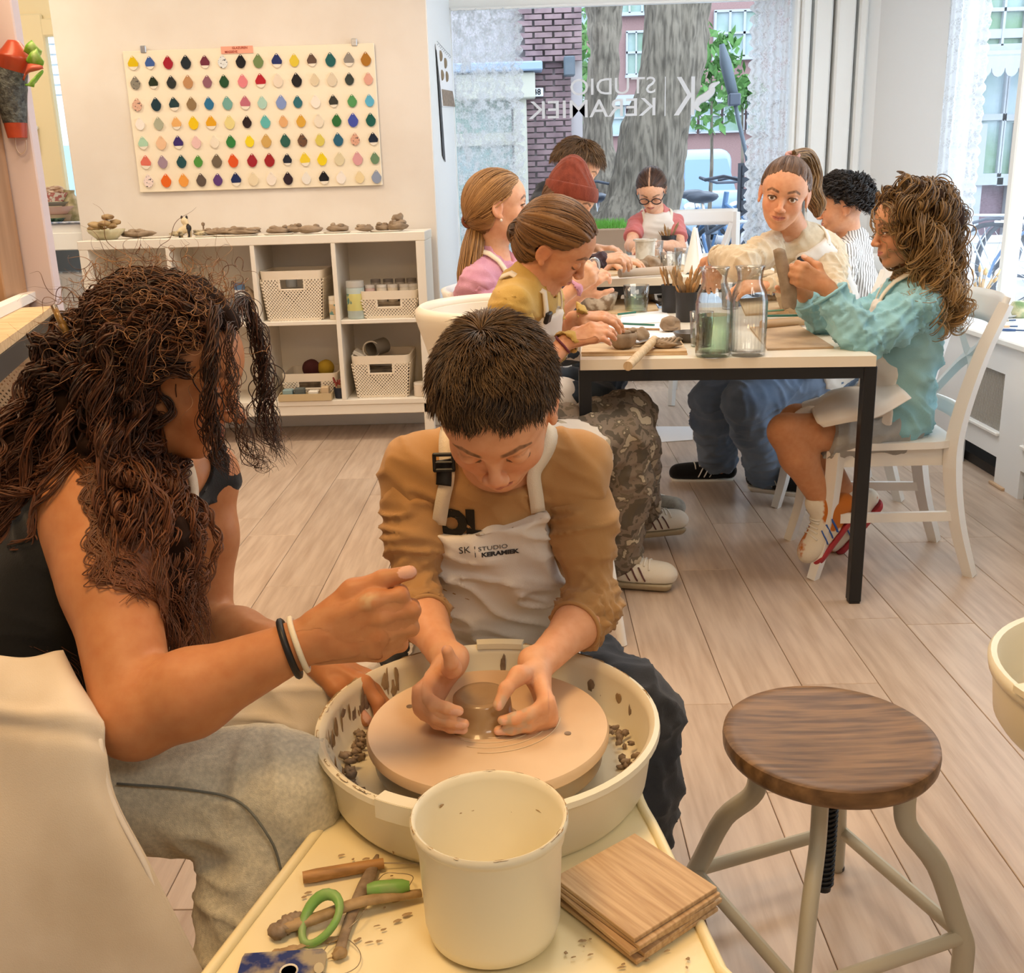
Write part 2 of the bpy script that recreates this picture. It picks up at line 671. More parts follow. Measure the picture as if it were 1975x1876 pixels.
def tubes(name, paths, radii, m, parent=None, ns=3, col=None):
 """many hairs at once, as hair curves: paths [N,K,3], radii [N,K] or [K]"""
 P = np.asarray(paths, float)
 N, K = P.shape[:2]
 r = np.broadcast_to(np.asarray(radii, float), (N, K)).astype(np.float32)
 hc = bpy.data.hair_curves.new(name)
 hc.add_curves([K] * N)
 hc.position_data.foreach_set('vector', np.ascontiguousarray(P, np.float32).ravel())
 (hc.attributes.get('radius') or hc.attributes.new('radius', 'FLOAT', 'POINT')).data.foreach_set('value', np.ascontiguousarray(r).ravel())
 if col is not None:
  col = np.asarray(col, float)
  if col.ndim == 2:
   col = np.broadcast_to(col[:, None, :], (N, K, 3))
  c4 = np.ones((N, K, 4), np.float32)
  c4[..., :3] = col
  hc.attributes.new('Col', 'FLOAT_COLOR', 'POINT').data.foreach_set('color', c4.ravel())
 hc.materials.append(m)
 o = bpy.data.objects.new(name, hc)
 C.objects.link(o)
 if parent is not None:
  o.parent = parent
  o.matrix_parent_inverse = parent.matrix_basis.inverted()
 return o
def text_mesh(txt, size, depth=0.0008, bold=0.0):
 cu = bpy.data.curves.new('t', 'FONT')
 cu.body, cu.size, cu.extrude, cu.offset = txt, size, depth, bold
 cu.align_x = 'CENTER'
 cu.align_y = 'CENTER'
 cu.resolution_u = 3
 o = bpy.data.objects.new('t', cu)
 C.objects.link(o)
 dg = bpy.context.evaluated_depsgraph_get()
 me = o.evaluated_get(dg).to_mesh()
 V = np.array([v.co[:] for v in me.vertices])
 F = [tuple(p.vertices) for p in me.polygons]
 o.evaluated_get(dg).to_mesh_clear()
 bpy.data.objects.remove(o)
 return V, F
# ================================================================ the room
M_wall = mat('plaster_warm', 'E6DED4', 0.85, col2='E0D6CA', nscale=3, bump=0.05, bscale=90)
M_white = mat('paint_white', 'EEF0F0', 0.55, bump=0.03, bscale=60)
M_lilac = mat('paint_lilac', 'D9CCD0', 0.8, bump=0.06, bscale=60)
M_trim = mat('gloss_white', 'F2F2EE', 0.3)
M_cream = mat('paint_cream', 'EBD9AE', 0.45, bump=0.03)
M_black = mat('powder_black', '1B1C1F', 0.45, bump=0.05, bscale=200)
M_brown = mat('brown_board', 'B08C6C', 0.6, col2='A07D5E', nscale=4, stretch=(6, 6, 0.6))
M_plank = mat('oak_plank', 'CDB7A2', 0.30, col2='AE957F', nscale=5, namt=(0.36, 0.78), stretch=(9, 0.8, 4), bump=0.10, bscale=12, objrand=0.07, detail=7)
M_pane = glassy('window_glass', (0.97, 0.985, 1.0), 0.004)
M_grey = mat('grey_paint', '8E9293', 0.6)
def structure(o):
 o['kind'] = 'structure'
 return o
XL, XR, Y0, ZC = -3.2, 2.75, -2.2, 2.7
fl = structure(MB().box(((XL + XR) / 2, 2.1, -0.03), (XR - XL, 8.8, 0.03)).build('floor', M_grey))
rnd = random.Random(5)
PW, PL = 0.193, 1.29
pm = []
for i in range(4):
 b = MB().box((0, 0, -0.0075), (PW - 0.0016, PL - 0.0016, 0.015), 0.0012)
 o = b.build('plank', M_plank)
 pm.append(o.data)
 bpy.data.objects.remove(o)
ix0 = int(floor((XL - 0.08) / PW)) + 1
for ix in range(-15, 14):
 x = 0.086 + ix * PW + PW / 2
 y = 0.35 + rnd.random() * PL - PL
 while y < 6.5:
  if y + PL > 0.6:
   o = bpy.data.objects.new('plank', rnd.choice(pm))
   C.objects.link(o)
   o.parent = fl
   ys, ye = y, min(y + PL, 6.58)
   o.location = (x, (ys + ye) / 2, 0)
   o.scale = (1, (ye - ys) / PL, 1)
   if rnd.random() < 0.5:
    o.rotation_euler = (0, 0, pi)
  y += PL
structure(MB().box(((XL + XR) / 2, 2.1, ZC + 0.05), (XR - XL + 0.4, 9.0, 0.1)).build('ceiling', M_white))
structure(MB().box(((XL + XR) / 2, Y0 - 0.06, ZC / 2), (XR - XL, 0.12, ZC)).build('wall_front', M_white))
structure(MB().box((XL - 0.06, 2.0, ZC / 2), (0.12, 8.6, ZC)).build('wall_left', M_wall))
# back wall with the glaze board
wx0, wx1 = -2.335, -0.468
structure(MB().box(((wx0 + wx1) / 2, 5.62, ZC / 2), (wx1 - wx0, 0.24, ZC), 0.004).build('wall_back', M_wall))
structure(MB().box(((wx0 + wx1) / 2, 5.491, 0.045), (wx1 - wx0 - 0.01, 0.016, 0.09), 0.003).build('baseboard_back', M_trim))
# reveal running from the back wall to the shop window
WY = 6.62
wl, wr, ZT = AY(869, 8, WY)[0], AY(1529, 8, WY)[0], AY(1200, 8, WY)[2]
p = MB()
p.prism([(-0.466, 5.503), (wl - 0.005, WY), (-0.62, WY), (-0.62, 5.503)], ZC, (0, 0, 0))
structure(p.build('wall_reveal', M_white))
# shop window (window_2): frame, glass
w2 = structure(MB().box(((wl + wr) / 2, WY + 0.02, 0.20), (wr - wl + 0.4, 0.14, 0.40), 0.004).build('wall_window', M_white))
structure(MB().box(((wl + wr) / 2 + 0.2, WY + 0.06, (ZT + 0.05 + ZC) / 2), (wr - wl + 1.2, 0.22, ZC - ZT - 0.05), 0.004).build('wall_lintel', M_white))
win = structure(MB().box(((wl + wr) / 2, WY, ZT + 0.025), (wr - wl + 0.1, 0.09, 0.055), 0.006).build('window_2', M_trim))
for x in (wl - 0.03, wr + 0.03):
 MB().box((x, WY, (0.4 + ZT) / 2), (0.06, 0.09, ZT - 0.4), 0.006).build('frame_post', M_trim, win)
MB().box(((wl + wr) / 2, WY, 0.42), (wr - wl + 0.1, 0.12, 0.06), 0.006).build('window_sill', M_trim, win)
MB().box(((wl + wr) / 2, WY + 0.02, (0.44 + ZT) / 2), (wr - wl, 0.006, ZT - 0.44)).build('glass_pane', M_pane, win)
# mouldings and pillar right of the shop window
structure(MB().box((wr + 0.33, WY + 0.10, ZC / 2), (0.60, 0.16, ZC)).build('wall_pillar', M_white))
for i, (p0, p1, y) in enumerate([(1534, 1546, WY - 0.03), (1548, 1566, WY - 0.055), (1572, 1608, WY - 0.035), (1616, 1652, WY - 0.06), (1658, 1676, WY - 0.045)]):
 x0, x1 = AY(p0, 60, y - .05)[0], AY(p1, 60, y - .05)[0]
 structure(MB().box(((x0 + x1) / 2, y + 0.02, ZC / 2), (x1 - x0, 0.10, ZC), 0.012).build('trim_%d' % (i + 1), M_trim))
# chamfered corner and right wall
xc = AY(1690, 60, WY)[0]
XW = 2.40
p = MB()
p.prism([(xc - 0.15, WY + .02), (xc, WY - 0.06), (XW - .02, 6.02), (XW + .05, 6.02), (xc + .08, WY + .05), (xc - 0.15, WY + .1)], ZC)
structure(p.build('wall_corner', M_white))
b = MB()
b.box((XW + 0.03, 3.3, 0.26), (0.06, 5.5, 0.52), 0.004)
b.box((XW + 0.03, 3.3, 2.52), (0.06, 5.5, 0.36), 0.004)
b.box((XW + 0.12, 0.2, ZC / 2), (0.24, 4.9, ZC), 0.004)
structure(b.build('wall_right', M_white))
w3 = structure(MB().box((XW - 0.01, 4.3, 0.585), (0.09, 3.4, 0.05), 0.006).build('window_3', M_trim))
for y, w in ((5.99, 0.06), (AX(1957, 400, XW)[1], 0.055), (4.0, 0.055), (2.70, 0.07)):
 MB().box((XW, y, 1.46), (0.075, w, 1.76), 0.008).build('frame_post', M_trim, w3)
MB().box((XW, 4.3, 2.33), (0.075, 3.4, 0.06), 0.006).build('frame_rail', M_trim, w3)
MB().box((XW + 0.01, 4.32, 1.46), (0.006, 3.3, 1.74)).build('glass_pane', M_pane, w3)
# radiator cover with the deep sill on it
SX, SZ = 1.89, 0.592
rc = thing('radiator_cover', (SX, 4.2, 0), 'white radiator cabinet with grey lattice grilles under the right window', 'radiator cover')
b = MB()
for z0, z1, y0, y1 in ((0.10, SZ - 0.03, 2.75, 3.98), ):
 pass
# front panel pieces round the two grilles
GZ0, GZ1 = 0.215, 0.455
G = [(4.06, 4.42), (3.05, 3.85)]
ys = [2.75, 3.05, 3.85, 4.06, 4.42, 5.95]
for i in range(len(ys) - 1):
 y0, y1 = ys[i], ys[i + 1]
 if (y0, y1) in G:
  b.box((SX + 0.012, (y0 + y1) / 2, (0.115 + GZ0) / 2), (0.024, y1 - y0, GZ0 - 0.115))
  b.box((SX + 0.012, (y0 + y1) / 2, (GZ1 + SZ - 0.03) / 2), (0.024, y1 - y0, SZ - 0.03 - GZ1))
 else:
  b.box((SX + 0.012, (y0 + y1) / 2, SZ / 2 - 0.015), (0.024, y1 - y0, SZ - 0.03))
b.build('front_panel', M_white, rc)
MB().box((SX + 0.2, 2.76, SZ / 2), (0.4, 0.02, SZ - 0.03)).build('end_panel', M_white, rc)
b = MB()
for (y0, y1) in G:
 MB().box((SX - 0.006, (y0 + y1) / 2, GZ0 - 0.005), (0.016, y1 - y0 + 0.01, 0.014), 0.003).build('grille_rail', M_trim, rc)
 b = MB()
 n = int((y1 - y0) / 0.0115)
 for k in range(n + 1):
  b.box((SX + 0.014, y0 + (y1 - y0) * k / n, (GZ0 + GZ1) / 2), (0.003, 0.0035, GZ1 - GZ0))
 n = int((GZ1 - GZ0) / 0.0115)
 for k in range(n + 1):
  b.box((SX + 0.016, (y0 + y1) / 2, GZ0 + (GZ1 - GZ0) * k / n), (0.003, y1 - y0, 0.0035))
 tag(b.build('grille', mat('grille_grey', 'B9B3AA', 0.5), rc), 'grey lattice grille', kind='stuff')
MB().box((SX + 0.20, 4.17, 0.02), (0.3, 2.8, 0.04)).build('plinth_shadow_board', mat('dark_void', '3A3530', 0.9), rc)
sill = structure(MB().box((SX + 0.245, 4.36, SZ - 0.012), (0.53, 3.24, 0.028), 0.006).build('trim_sill', M_trim))
for y in (4.47, 4.02):
 structure(MB().box((SX - 0.006, y, 0.006), (0.014, 0.12, 0.012), 0.002).build('trim_floor', mat('oak_trim', 'C9A987', 0.5)))
# niche with the timber casement on the left (window_1)
structure(MB().box((-2.75, 6.10, 0.50), (0.9, 0.12, 1.0)).build('wall_niche', M_grey))
s1 = structure(MB().box((-2.78, 5.80, 1.085), (0.9, 0.5, 0.05), 0.006).build('trim_niche_sill', M_trim))
structure(MB().box((-2.78, 5.56, 1.02), (0.9, 0.03, 0.09), 0.004).build('trim_niche_front', M_trim))
w1 = structure(MB().box((-2.75, 6.03, 2.22), (0.9, 0.07, 0.12), 0.006).build('window_1', M_cream))
FX = [AY(13, 60, 6.0)[0], AY(50, 60, 6.0)[0], AY(95, 60, 6.0)[0]]
cx = AY(66, 250, 6.0)[0]
for x, w in ((cx - 0.078, 0.125), (cx + 0.072, 0.14), (cx - 0.42, 0.10), (cx + 0.36, 0.10)):
 MB().box((x, 6.0, 1.66), (w, 0.055, 1.08), 0.008).build('casement_stile', M_cream, w1)
for x in (cx - 0.25, cx + 0.22):
 MB().box((x, 6.0, 2.13), (0.34, 0.05, 0.09), 0.008).build('casement_rail', M_cream, w1)
 MB().box((x, 6.0, 1.15), (0.34, 0.05, 0.10), 0.008).build('casement_rail', M_cream, w1)
 MB().box((x, 6.01, 1.64), (0.34, 0.005, 0.9)).build('glass_pane', M_pane, w1)
h = MB()
h.cyl((cx + 0.03, 5.965, 1.62), (cx + 0.03, 5.94, 1.62), 0.012, n=10)
h.tube([(cx + 0.03, 5.945, 1.63), (cx + 0.028, 5.935, 1.57), (cx + 0.03, 5.94, 1.51)], [0.010, 0.009, 0.007], 8)
h.build('window_handle', M_trim, w1, auto=40)
MB().box((-2.75, 6.03, 2.48), (0.9, 0.006, 0.38)).build('glass_pane', M_pane, w1)
r1 = thing('radiator', (-2.72, 5.9, 0.0), 'white panel radiator below the sill of the timber window', 'radiator')
MB().box((-2.72, 5.86, 0.55), (0.80, 0.05, 0.58), 0.01).build('panel', M_trim, r1)
for k in range(14):
 MB().box((-3.07 + k * 0.054, 5.832, 0.55), (0.022, 0.012, 0.52), 0.005).build('rib', M_trim, r1)
b = MB()
for k in range(16):
 b.box((-3.07 + k * 0.047, 5.86, 0.842), (0.03, 0.05, 0.006))
b.build('top_vent', M_grey, r1)
for x in (-3.0, -2.45):
 MB().box((x, 5.88, 0.13), (0.03, 0.03, 0.26)).build('bracket', M_trim, r1)
# lilac pillar on the left, brown board against it
e0, e1 = AY(13, 0, 3.2), AY(109, 620, 3.2)
ex = (e0[0] + e1[0]) / 2 + 0.01
l1 = AY(25, 430, 3.2)
structure(MB().box(((ex + XL) / 2, 3.225, ZC / 2), (ex - XL, 0.05, ZC), 0.004).build('wall_partition', M_lilac))
bp = AY(20, 430, 3.15)[0]
t = thing('cupboard_panel', (bp - 0.5, 3.12, 0), 'brown cupboard side panel standing against the lilac wall', 'cupboard')
MB().box((bp - 0.5, 3.12, 1.45), (1.0, 0.14, 1.12), 0.004).build('panel', M_brown, t)
MB().box((bp - 0.5, 3.12, 0.45), (0.98, 0.12, 0.9), 0.004).build('carcass', M_brown, t)
# ================================================================ the street outside
M_outwhite = mat('facade_white', 'A4AAB0', .5)
M_street = mat('street', 'A9ABB0', 0.9, col2='94979E', nscale=2)
M_brick = mat('brick_dark', '7A666A', 0.9, col2='907A7D', nscale=9, objrand=0.08)
M_mortar = mat('mortar', 'B4AEB0', 0.9)
M_pink = mat('brick_pink', '987C7A', 0.9, col2='8A6E6D', nscale=30, stretch=(1, 1, 4))
M_pinkd = mat('brick_purple', '8A707A', 0.9, col2='745C67', nscale=30, stretch=(1, 1, 5))
M_yel = mat('brick_yellow', 'B8A76F', 0.9, col2='A5915A', nscale=30, stretch=(1, 1, 5))
M_bark = mat('bark', '7C7468', 0.95, col2='544E45', nscale=9, stretch=(4, 4, 0.7), bump=0.8, bscale=14)
M_outglass = mat('facade_glass', 'A3B6BE', 0.15, col2='6F9070', nscale=0.9)
M_blue = mat('paint_blue', '98AECB', 0.4)
M_leaf = mat('leaf_green', '5F8A4A', 0.7, col2='4C763C', nscale=20)
M_carpale = mat('car_pale_blue', '9DB4CB', 0.25)
M_carblue = mat('car_blue', '4D8FC4', 0.25)
M_carred = mat('car_red', 'C65B58', 0.3)
M_carglass = mat('car_glass', '6E8AA2', 0.1)
M_tyre = mat('tyre', '3F444C', 0.8)
M_bike = mat('bike_blue', '5C7FA8', 0.35)
M_bikedark = mat('bike_dark', '4A5260', 0.4)
M_chrome = mat('bike_chrome', 'D5DCE4', 0.25, metal=0.6)
structure(MB().box((8, 26.6, 0.145), (70, 39.2, 0.1)).build('street', M_street))
# brick pier of the corner house, bricks one by one
bh = thing('corner_house', (-1.5, 9.2, 0.2), 'dark brick corner house with a pale doorway beyond the left lace curtain', 'house')
PX0, PX1 = 0.10, 0.50
MB().box((-2.0, 9.3, 1.9), (4.98, 0.5, 4.1)).build('wall', M_mortar, bh)
b = MB()
rr = random.Random(3)
for r in range(79):
 z = 0.2 + r * 0.045
 xr = 0.49 if z > 2.18 else 0.40
 x = 0.02 - (0.08 if r % 2 else 0)
 while x < xr:
  w = min(0.150, xr - x)
  if w > 0.04:
   b.box((x + w / 2, 9.04 - rr.random() * 0.008 - (0.05 if z > 2.18 else 0), z), (w - 0.010, 0.05, 0.036))
  x += 0.16
tag(b.build('brick', M_brick, bh), kind='stuff')
MB().box((-0.22, 8.92, 2.02), (0.64, 0.16, 0.20), 0.01).build('lintel', mat('stone_cream', 'C2C1B4', 0.8), bh)
MB().box((-0.20, 8.90, 2.16), (0.72, 0.22, 0.07), 0.01).build('ledge', M_blue, bh)
MB().box((-0.03, 8.96, 0.9), (0.11, 0.14, 2.1), 0.01).build('door_post', mat('stone_cream', 'C2C1B4', 0.8), bh)
MB().box((-0.75, 9.02, 0.9), (1.30, 0.06, 2.1)).build('door_panel', M_outglass, bh)
MB().box((-0.75, 8.99, 1.62), (1.36, 0.06, 0.10)).build('door_rail', mat('stone_cream', 'C2C1B4', 0.8), bh)
hp = AY(1036, 178, 8.98)
np_ = tag(MB().box(hp, (0.10, 0.012, 0.065), 0.004).build('number_plate', mat('enamel_white', 'E9F0F6', 0.3)), 'small white enamel house number 48 on the dark brick pier', 'house number')
V, F = text_mesh('48', 0.062, 0.001, 0.001)
MB().add(np.stack([V[:, 0] + hp[0], np.full(len(V), hp[1] - 0.0075), V[:, 1] + hp[2]], 1), F).build('digits', mat('enamel_blue', '3F78B8', 0.3), np_)
lp = AY(1098, 128, 8.9)
tag(MB().box(lp, (0.09, 0.1, 0.15), 0.01).build('wall_lamp', mat('slate', '5F6A74', .7)), 'grey blue box lamp on the edge of the brick pier', 'lamp')
# facade across the street
fa = thing('apartment_block', (6, 25.5, 0.2), 'pink brick apartment block with white windows across the street', 'building')
MB().box((5, 25.6, 4.0), (22, 0.8, 9)).build('wall', M_pink, fa)
def sash(root, c, w, h, n, dep=0.12, m=None, ax=0, sill=True):
 fr = MB()
 def bx(dx, dz, sx, sz, dy=0, th=dep):
  p = np.array(c, float)
  if ax == 0:
   p += (dx, dy, dz)
   fr.box(p, (sx, th, sz))
  else:
   p += (dy, dx, dz)
   fr.box(p, (th, sx, sz))
 for i in range(n + 1):
  bx(-w / 2 + w * i / n, 0, w * 0.055, h)
 for dz in (-h / 2, h / 2, h * 0.02):
  bx(0, dz, w * 1.05, h * 0.055)
 if sill:
  bx(0, -h * 0.54, w * 1.12, h * 0.07, -0.05 if ax == 0 else -0.05)
 f = fr.build('window_frame', M_outwhite, root)
 for i in range(n):
  for (dz, hh) in ((h * 0.26, h * 0.48), (-h * 0.24, h * 0.48)):
   p = np.array(c, float)
   d = -w / 2 + w * (i + 0.5) / n
   q = MB()
   if ax == 0:
    q.box(p + (d, 0.03, dz), (w / n, 0.04, hh))
   else:
    q.box(p + (0.03, d, dz), (0.04, w / n, hh))
   q.build('pane', M_outglass, f)
for (a, b_, n) in (((1209, 62), (1262, 143), 3), ((1380, 22), (1462, 108), 3), ((1104, -6), (1136, 58), 2), ((1190, -50), (1262, 24), 3), ((1103, 105), (1134, 172), 2)):
 p0, p1 = AY(*a, 25.1), AY(*b_, 25.1)
 sash(fa, ((p0[0] + p1[0]) / 2, 25.12, (p0[2] + p1[2]) / 2), p1[0] - p0[0], p0[2] - p1[2], n)
z0 = AY(1300, 190, 25)[2]
MB().box((5, 25.1, z0), (20, 0.24, 0.22)).build('cornice', M_outwhite, fa)
for k in range(9):
 x = AY(1095 + k * 46, 225, 25)[0]
 sash(fa, (x, 25.12, AY(1300, 225, 25)[2]), 0.46, 0.72, 1, sill=False)
MB().box((5, 25.05, -0.0), (20, 0.3, 0.5)).build('plinth', M_pinkd, fa)
# tree trunks
def trunk(name, pts, rs, label, seed):
 s = Sdf()
 P = crom(pts, 3)
 R = np.interp(np.linspace(0, 1, len(P)), np.linspace(0, 1, len(rs)), rs)
 s.chain(P, R, k=0.1)
 lo, hi = s.bounds(0.08)
 V, Q = s.mesh(0.028, lo, hi, clip=[((0, 0, 0.2), (0, 0, -1)), ((0, 0, 3.0), (0, 0, 1))])
 n = vnormals(V, Q)
 q = V * (1, 1, 0.22)
 V = V + n * (0.035 * vnoise(q, 9, seed) + 0.022 * vnoise(V * (1, 1, 0.35), 22, seed + 1) + 0.05 * vnoise(V, 2.2, seed))[:, None]
 return tag(mk(name, V, Q, M_bark), label, 'tree trunk')
trunk('tree_trunk', [AY(1160, 470, 11), AY(1160, 400, 11), AY(1152, 260, 11), AY(1163, 120, 11), AY(1166, -60, 11)], [0.26, 0.19, 0.145, 0.135, 0.14],
  'slender grey tree trunk left of the thick leaning trunk', 4)
trunk('tree_trunk', [AY(1205, 500, 9), AY(1240, 400, 9), AY(1262, 260, 9), AY(1296, 110, 9), AY(1318, -60, 9)], [0.40, 0.27, 0.235, 0.225, 0.245],
  'thick grey tree trunk leaning right behind the mirrored lettering', 8)
# cars
def car(x, y, z, w, h, d, body, label, nose=True):
 t = thing('car', (x, y + d / 2, z), label, 'car')
 s = Sdf()
 s.ell((x, y + d / 2, z + h * 0.36), (w / 2, d / 2, h * 0.22), box=True, rd=0.14, k=0.1)
 s.ell((x, y + d * 0.58, z + h * 0.72), (w * 0.40, d * 0.30, h * 0.26), box=True, rd=0.16, k=0.25)
 V, Q = s.mesh(0.05)
 mk('body', V, Q, body, t)
 MB().add([(x - w * .33, y + d * .25, z + h * .90), (x + w * .33, y + d * .25, z + h * .90), (x + w * .40, y + d * .12, z + h * .56), (x - w * .40, y + d * .12, z + h * .56),
    (x - w * .33, y + d * .30, z + h * .90), (x + w * .33, y + d * .30, z + h * .90), (x + w * .40, y + d * .3, z + h * .56), (x - w * .40, y + d * .3, z + h * .56)],
    [(0, 3, 2, 1), (4, 5, 6, 7), (0, 1, 5, 4), (2, 3, 7, 6), (0, 4, 7, 3), (1, 2, 6, 5)]).build('windscreen', M_carglass, t)
 for sx in (-1, 1):
  MB().blob((x + sx * w * .34, y + 0.02, z + h * .42), (0.15, 0.06, 0.09), 6, amp=0).build('headlamp', M_chrome, t, smooth=True)
  for yy in (0.2, 0.8):
   MB().cyl((x + sx * w * .38, y + d * yy, z + 0.3), (x + sx * w * .5, y + d * yy, z + 0.3), 0.3, n=18).build('wheel', M_tyre, t, auto=40)
 MB().box((x, y - 0.01, z + h * .28), (0.5, 0.04, 0.11), 0.01).build('number_plate_blank', M_trim, t)
 MB().box((x, y, z + h * .40), (w * .4, 0.05, 0.1), 0.02).build('radiator_grille', M_carglass, t)
 return t
c0 = AY(1382, 262, 17)
car(c0[0], 17, 0.2, 1.05, 1.55, 3.6, M_carpale, 'pale blue car parked behind the bikes right of the thick trunk')
c0 = AY(1114, 262, 16)
car(c0[0] - 0.2, 16.5, 0.2, 0.9, 1.45, 3.4, M_carblue, 'blue car seen between the brick pier and the slender trunk')
c0 = AY(1215, 270, 18)
car(c0[0], 18, 0.2, 1.2, 1.4, 3.4, M_carred, 'red car between the two tree trunks')
# bicycles
def bicycle(loc, rz, frame, label, sc=1.0, crate=None, rack=True, guard=None, lamp=False):
 t = thing('bicycle', (0, 0, 0), label, 'bicycle')
 R = 0.34
 for x in (-0.53, 0.53):
  MB().tube([(x + R * cos(a), 0, R + R * sin(a)) for a in np.linspace(0, 2 * pi, 25)[:-1]], 0.018, 6, closed=True).build('wheel', M_tyre, t, smooth=True)
  b = MB()
  for k in range(14):
   a = 2 * pi * k / 14
   b.cyl((x, 0, R), (x + R * cos(a), 0, R + R * sin(a)), 0.002, n=3)
  b.cyl((x, -0.05, R), (x, 0.05, R), 0.025, n=8)
  b.build('spokes', M_chrome, t)
 b = MB()
 bb, st, hd, ra = (0.02, 0, 0.30), (0.16, 0, 0.80), (-0.38, 0, 0.86), (0.53, 0, R)
 for p, q, r in ((bb, st, 0.016), (bb, (-0.40, 0, 0.72), 0.02), ((0.12, 0, 0.66), hd, 0.016), (bb, ra, 0.012), (st, ra, 0.010), ((-0.36, 0, 0.95), (-0.43, 0, 0.62), 0.02)):
  b.cyl(p, q, r, n=8)
 for sy in (-0.05, 0.05):
  b.tube([(-0.43, sy, 0.62), (-0.50, sy, 0.45), (-0.53, sy, R)], 0.011, 6)
 b.build('frame', frame, t, auto=40)
 MB().tube([(-0.20, -0.30, 1.04), (-0.34, -0.26, 1.06), (-0.38, -0.08, 1.02), (-0.38, 0.08, 1.02), (-0.34, 0.26, 1.06), (-0.20, 0.30, 1.04)], 0.012, 8).build('handlebar', M_bikedark, t, smooth=True)
 MB().blob((0.20, 0, 0.92), (0.15, 0.09, 0.045), 8, amp=0.1).build('saddle', M_bikedark, t, smooth=True)
 MB().cyl((0.16, 0, 0.78), (0.19, 0, 0.90), 0.013, n=8).build('seat_post', M_chrome, t)
 b = MB()
 for x in (-0.53, 0.53):
  b.tube([(x + 0.38 * cos(a), 0, R + 0.38 * sin(a)) for a in np.linspace(0.15, 2.9, 12)], 0.02, 6, flat=0.4)
 b.build('mudguard', frame, t, smooth=True)
 if rack:
  b = MB()
  for sy in (-0.07, 0, 0.07):
   b.cyl((0.30, sy, 0.74), (0.86, sy, 0.74), 0.007, n=6)
  for x in (0.40, 0.80):
   b.cyl((x, -0.07, 0.74), (x, 0.07, 0.74), 0.007, n=6)
  for sy in (-0.07, 0.07):
   b.cyl((0.75, sy, 0.74), (0.53, sy * 0.9, R), 0.007, n=6)
  b.build('carrier', M_chrome, t)
 if guard:
  MB().prism([(0.30 + 0.0, 0.16), (0.84, 0.2), (0.90, 0.5), (0.70, 0.72), (0.35, 0.68), (0.22, 0.4)], 0.012, (0, 0.05, 0), (1, 0, 0), (0, 0, 1)).build('coat_guard', guard, t)
 if crate:
  cr = MB()
  w, d, h = 0.36, 0.46, 0.30
  cz, cx_ = 0.98, -0.66
  for k in range(4):
   zz = cz - h / 2 + h * (k + 0.5) / 4
   for sx in (-1, 1):
    cr.box((cx_ + sx * w / 2, 0, zz), (0.014, d, h / 4 - 0.012))
   for sy in (-1, 1):
    cr.box((cx_, sy * d / 2, zz), (w, 0.014, h / 4 - 0.012))
  for sx in (-1, 1):
   for sy in (-1, 1):
    cr.box((cx_ + sx * w / 2, sy * d / 2, cz), (0.03, 0.03, h + 0.02))
  cr.box((cx_, 0, cz - h / 2), (w, d, 0.02))
  cr.build('crate', crate, t)
  fr = MB()
  for sy in (0.2, 0.17):
   fr.tube([(-0.43, sy, 0.76), (-0.86, sy, 0.76), (-0.90, sy, 1.0), (-0.86, sy, 1.18)], 0.012, 6)
  for zz in (0.80, 0.92, 1.04, 1.16):
   fr.cyl((-0.89, 0.2, zz), (-0.89, 0.17, zz), 0.010, n=6)
  fr.build('front_carrier', M_chrome, t)
 if lamp:
  MB().box((0.90, 0, 0.70), (0.03, 0.10, 0.06), 0.01).build('rear_light', mat('lamp_red', 'E0565A', 0.3), t)
 t.location = loc
 t.rotation_euler = (0, 0, rz)
 t.scale = (sc, sc, sc)
 return t
def onst(px, py, y):
 p = AY(px, py, y)
 return (p[0], p[1], 0.2)
bicycle(onst(1385, 470, 7.7), 2.1, M_bikedark, 'dark bicycle with a black slatted crate and a chrome front carrier', 1.0, crate=mat('crate_black', '4B515C', 0.6))
bicycle(onst(1452, 470, 8.0), -1.15, M_bike, 'blue bicycle with a red rear light next to the right lace curtain', 1.0, lamp=True)
bicycle(onst(1170, 470, 9.5), 1.95, M_bikedark, 'bicycle with a violet coat guard left of the thick trunk', 1.0, guard=mat('coat_guard_violet', '7C86D6', 0.5))
bicycle(onst(1372, 470, 9.9), 2.5, M_bike, 'blue bicycle parked farthest behind the black crate', 1.0)
bicycle((3.7, 7.2, 0.2), 2.3, M_bikedark, 'dark bicycle with red rear light outside the right window', 1.0, lamp=True)
bicycle((4.4, 8.6, 0.2), 0.3, M_bikedark, 'dark bicycle outside the right window leaning behind another', 1.0)
bicycle((3.45, 5.9, 0.2), 2.2, M_bike, 'blue grey bicycle nearest the glass of the right window', 1.0)
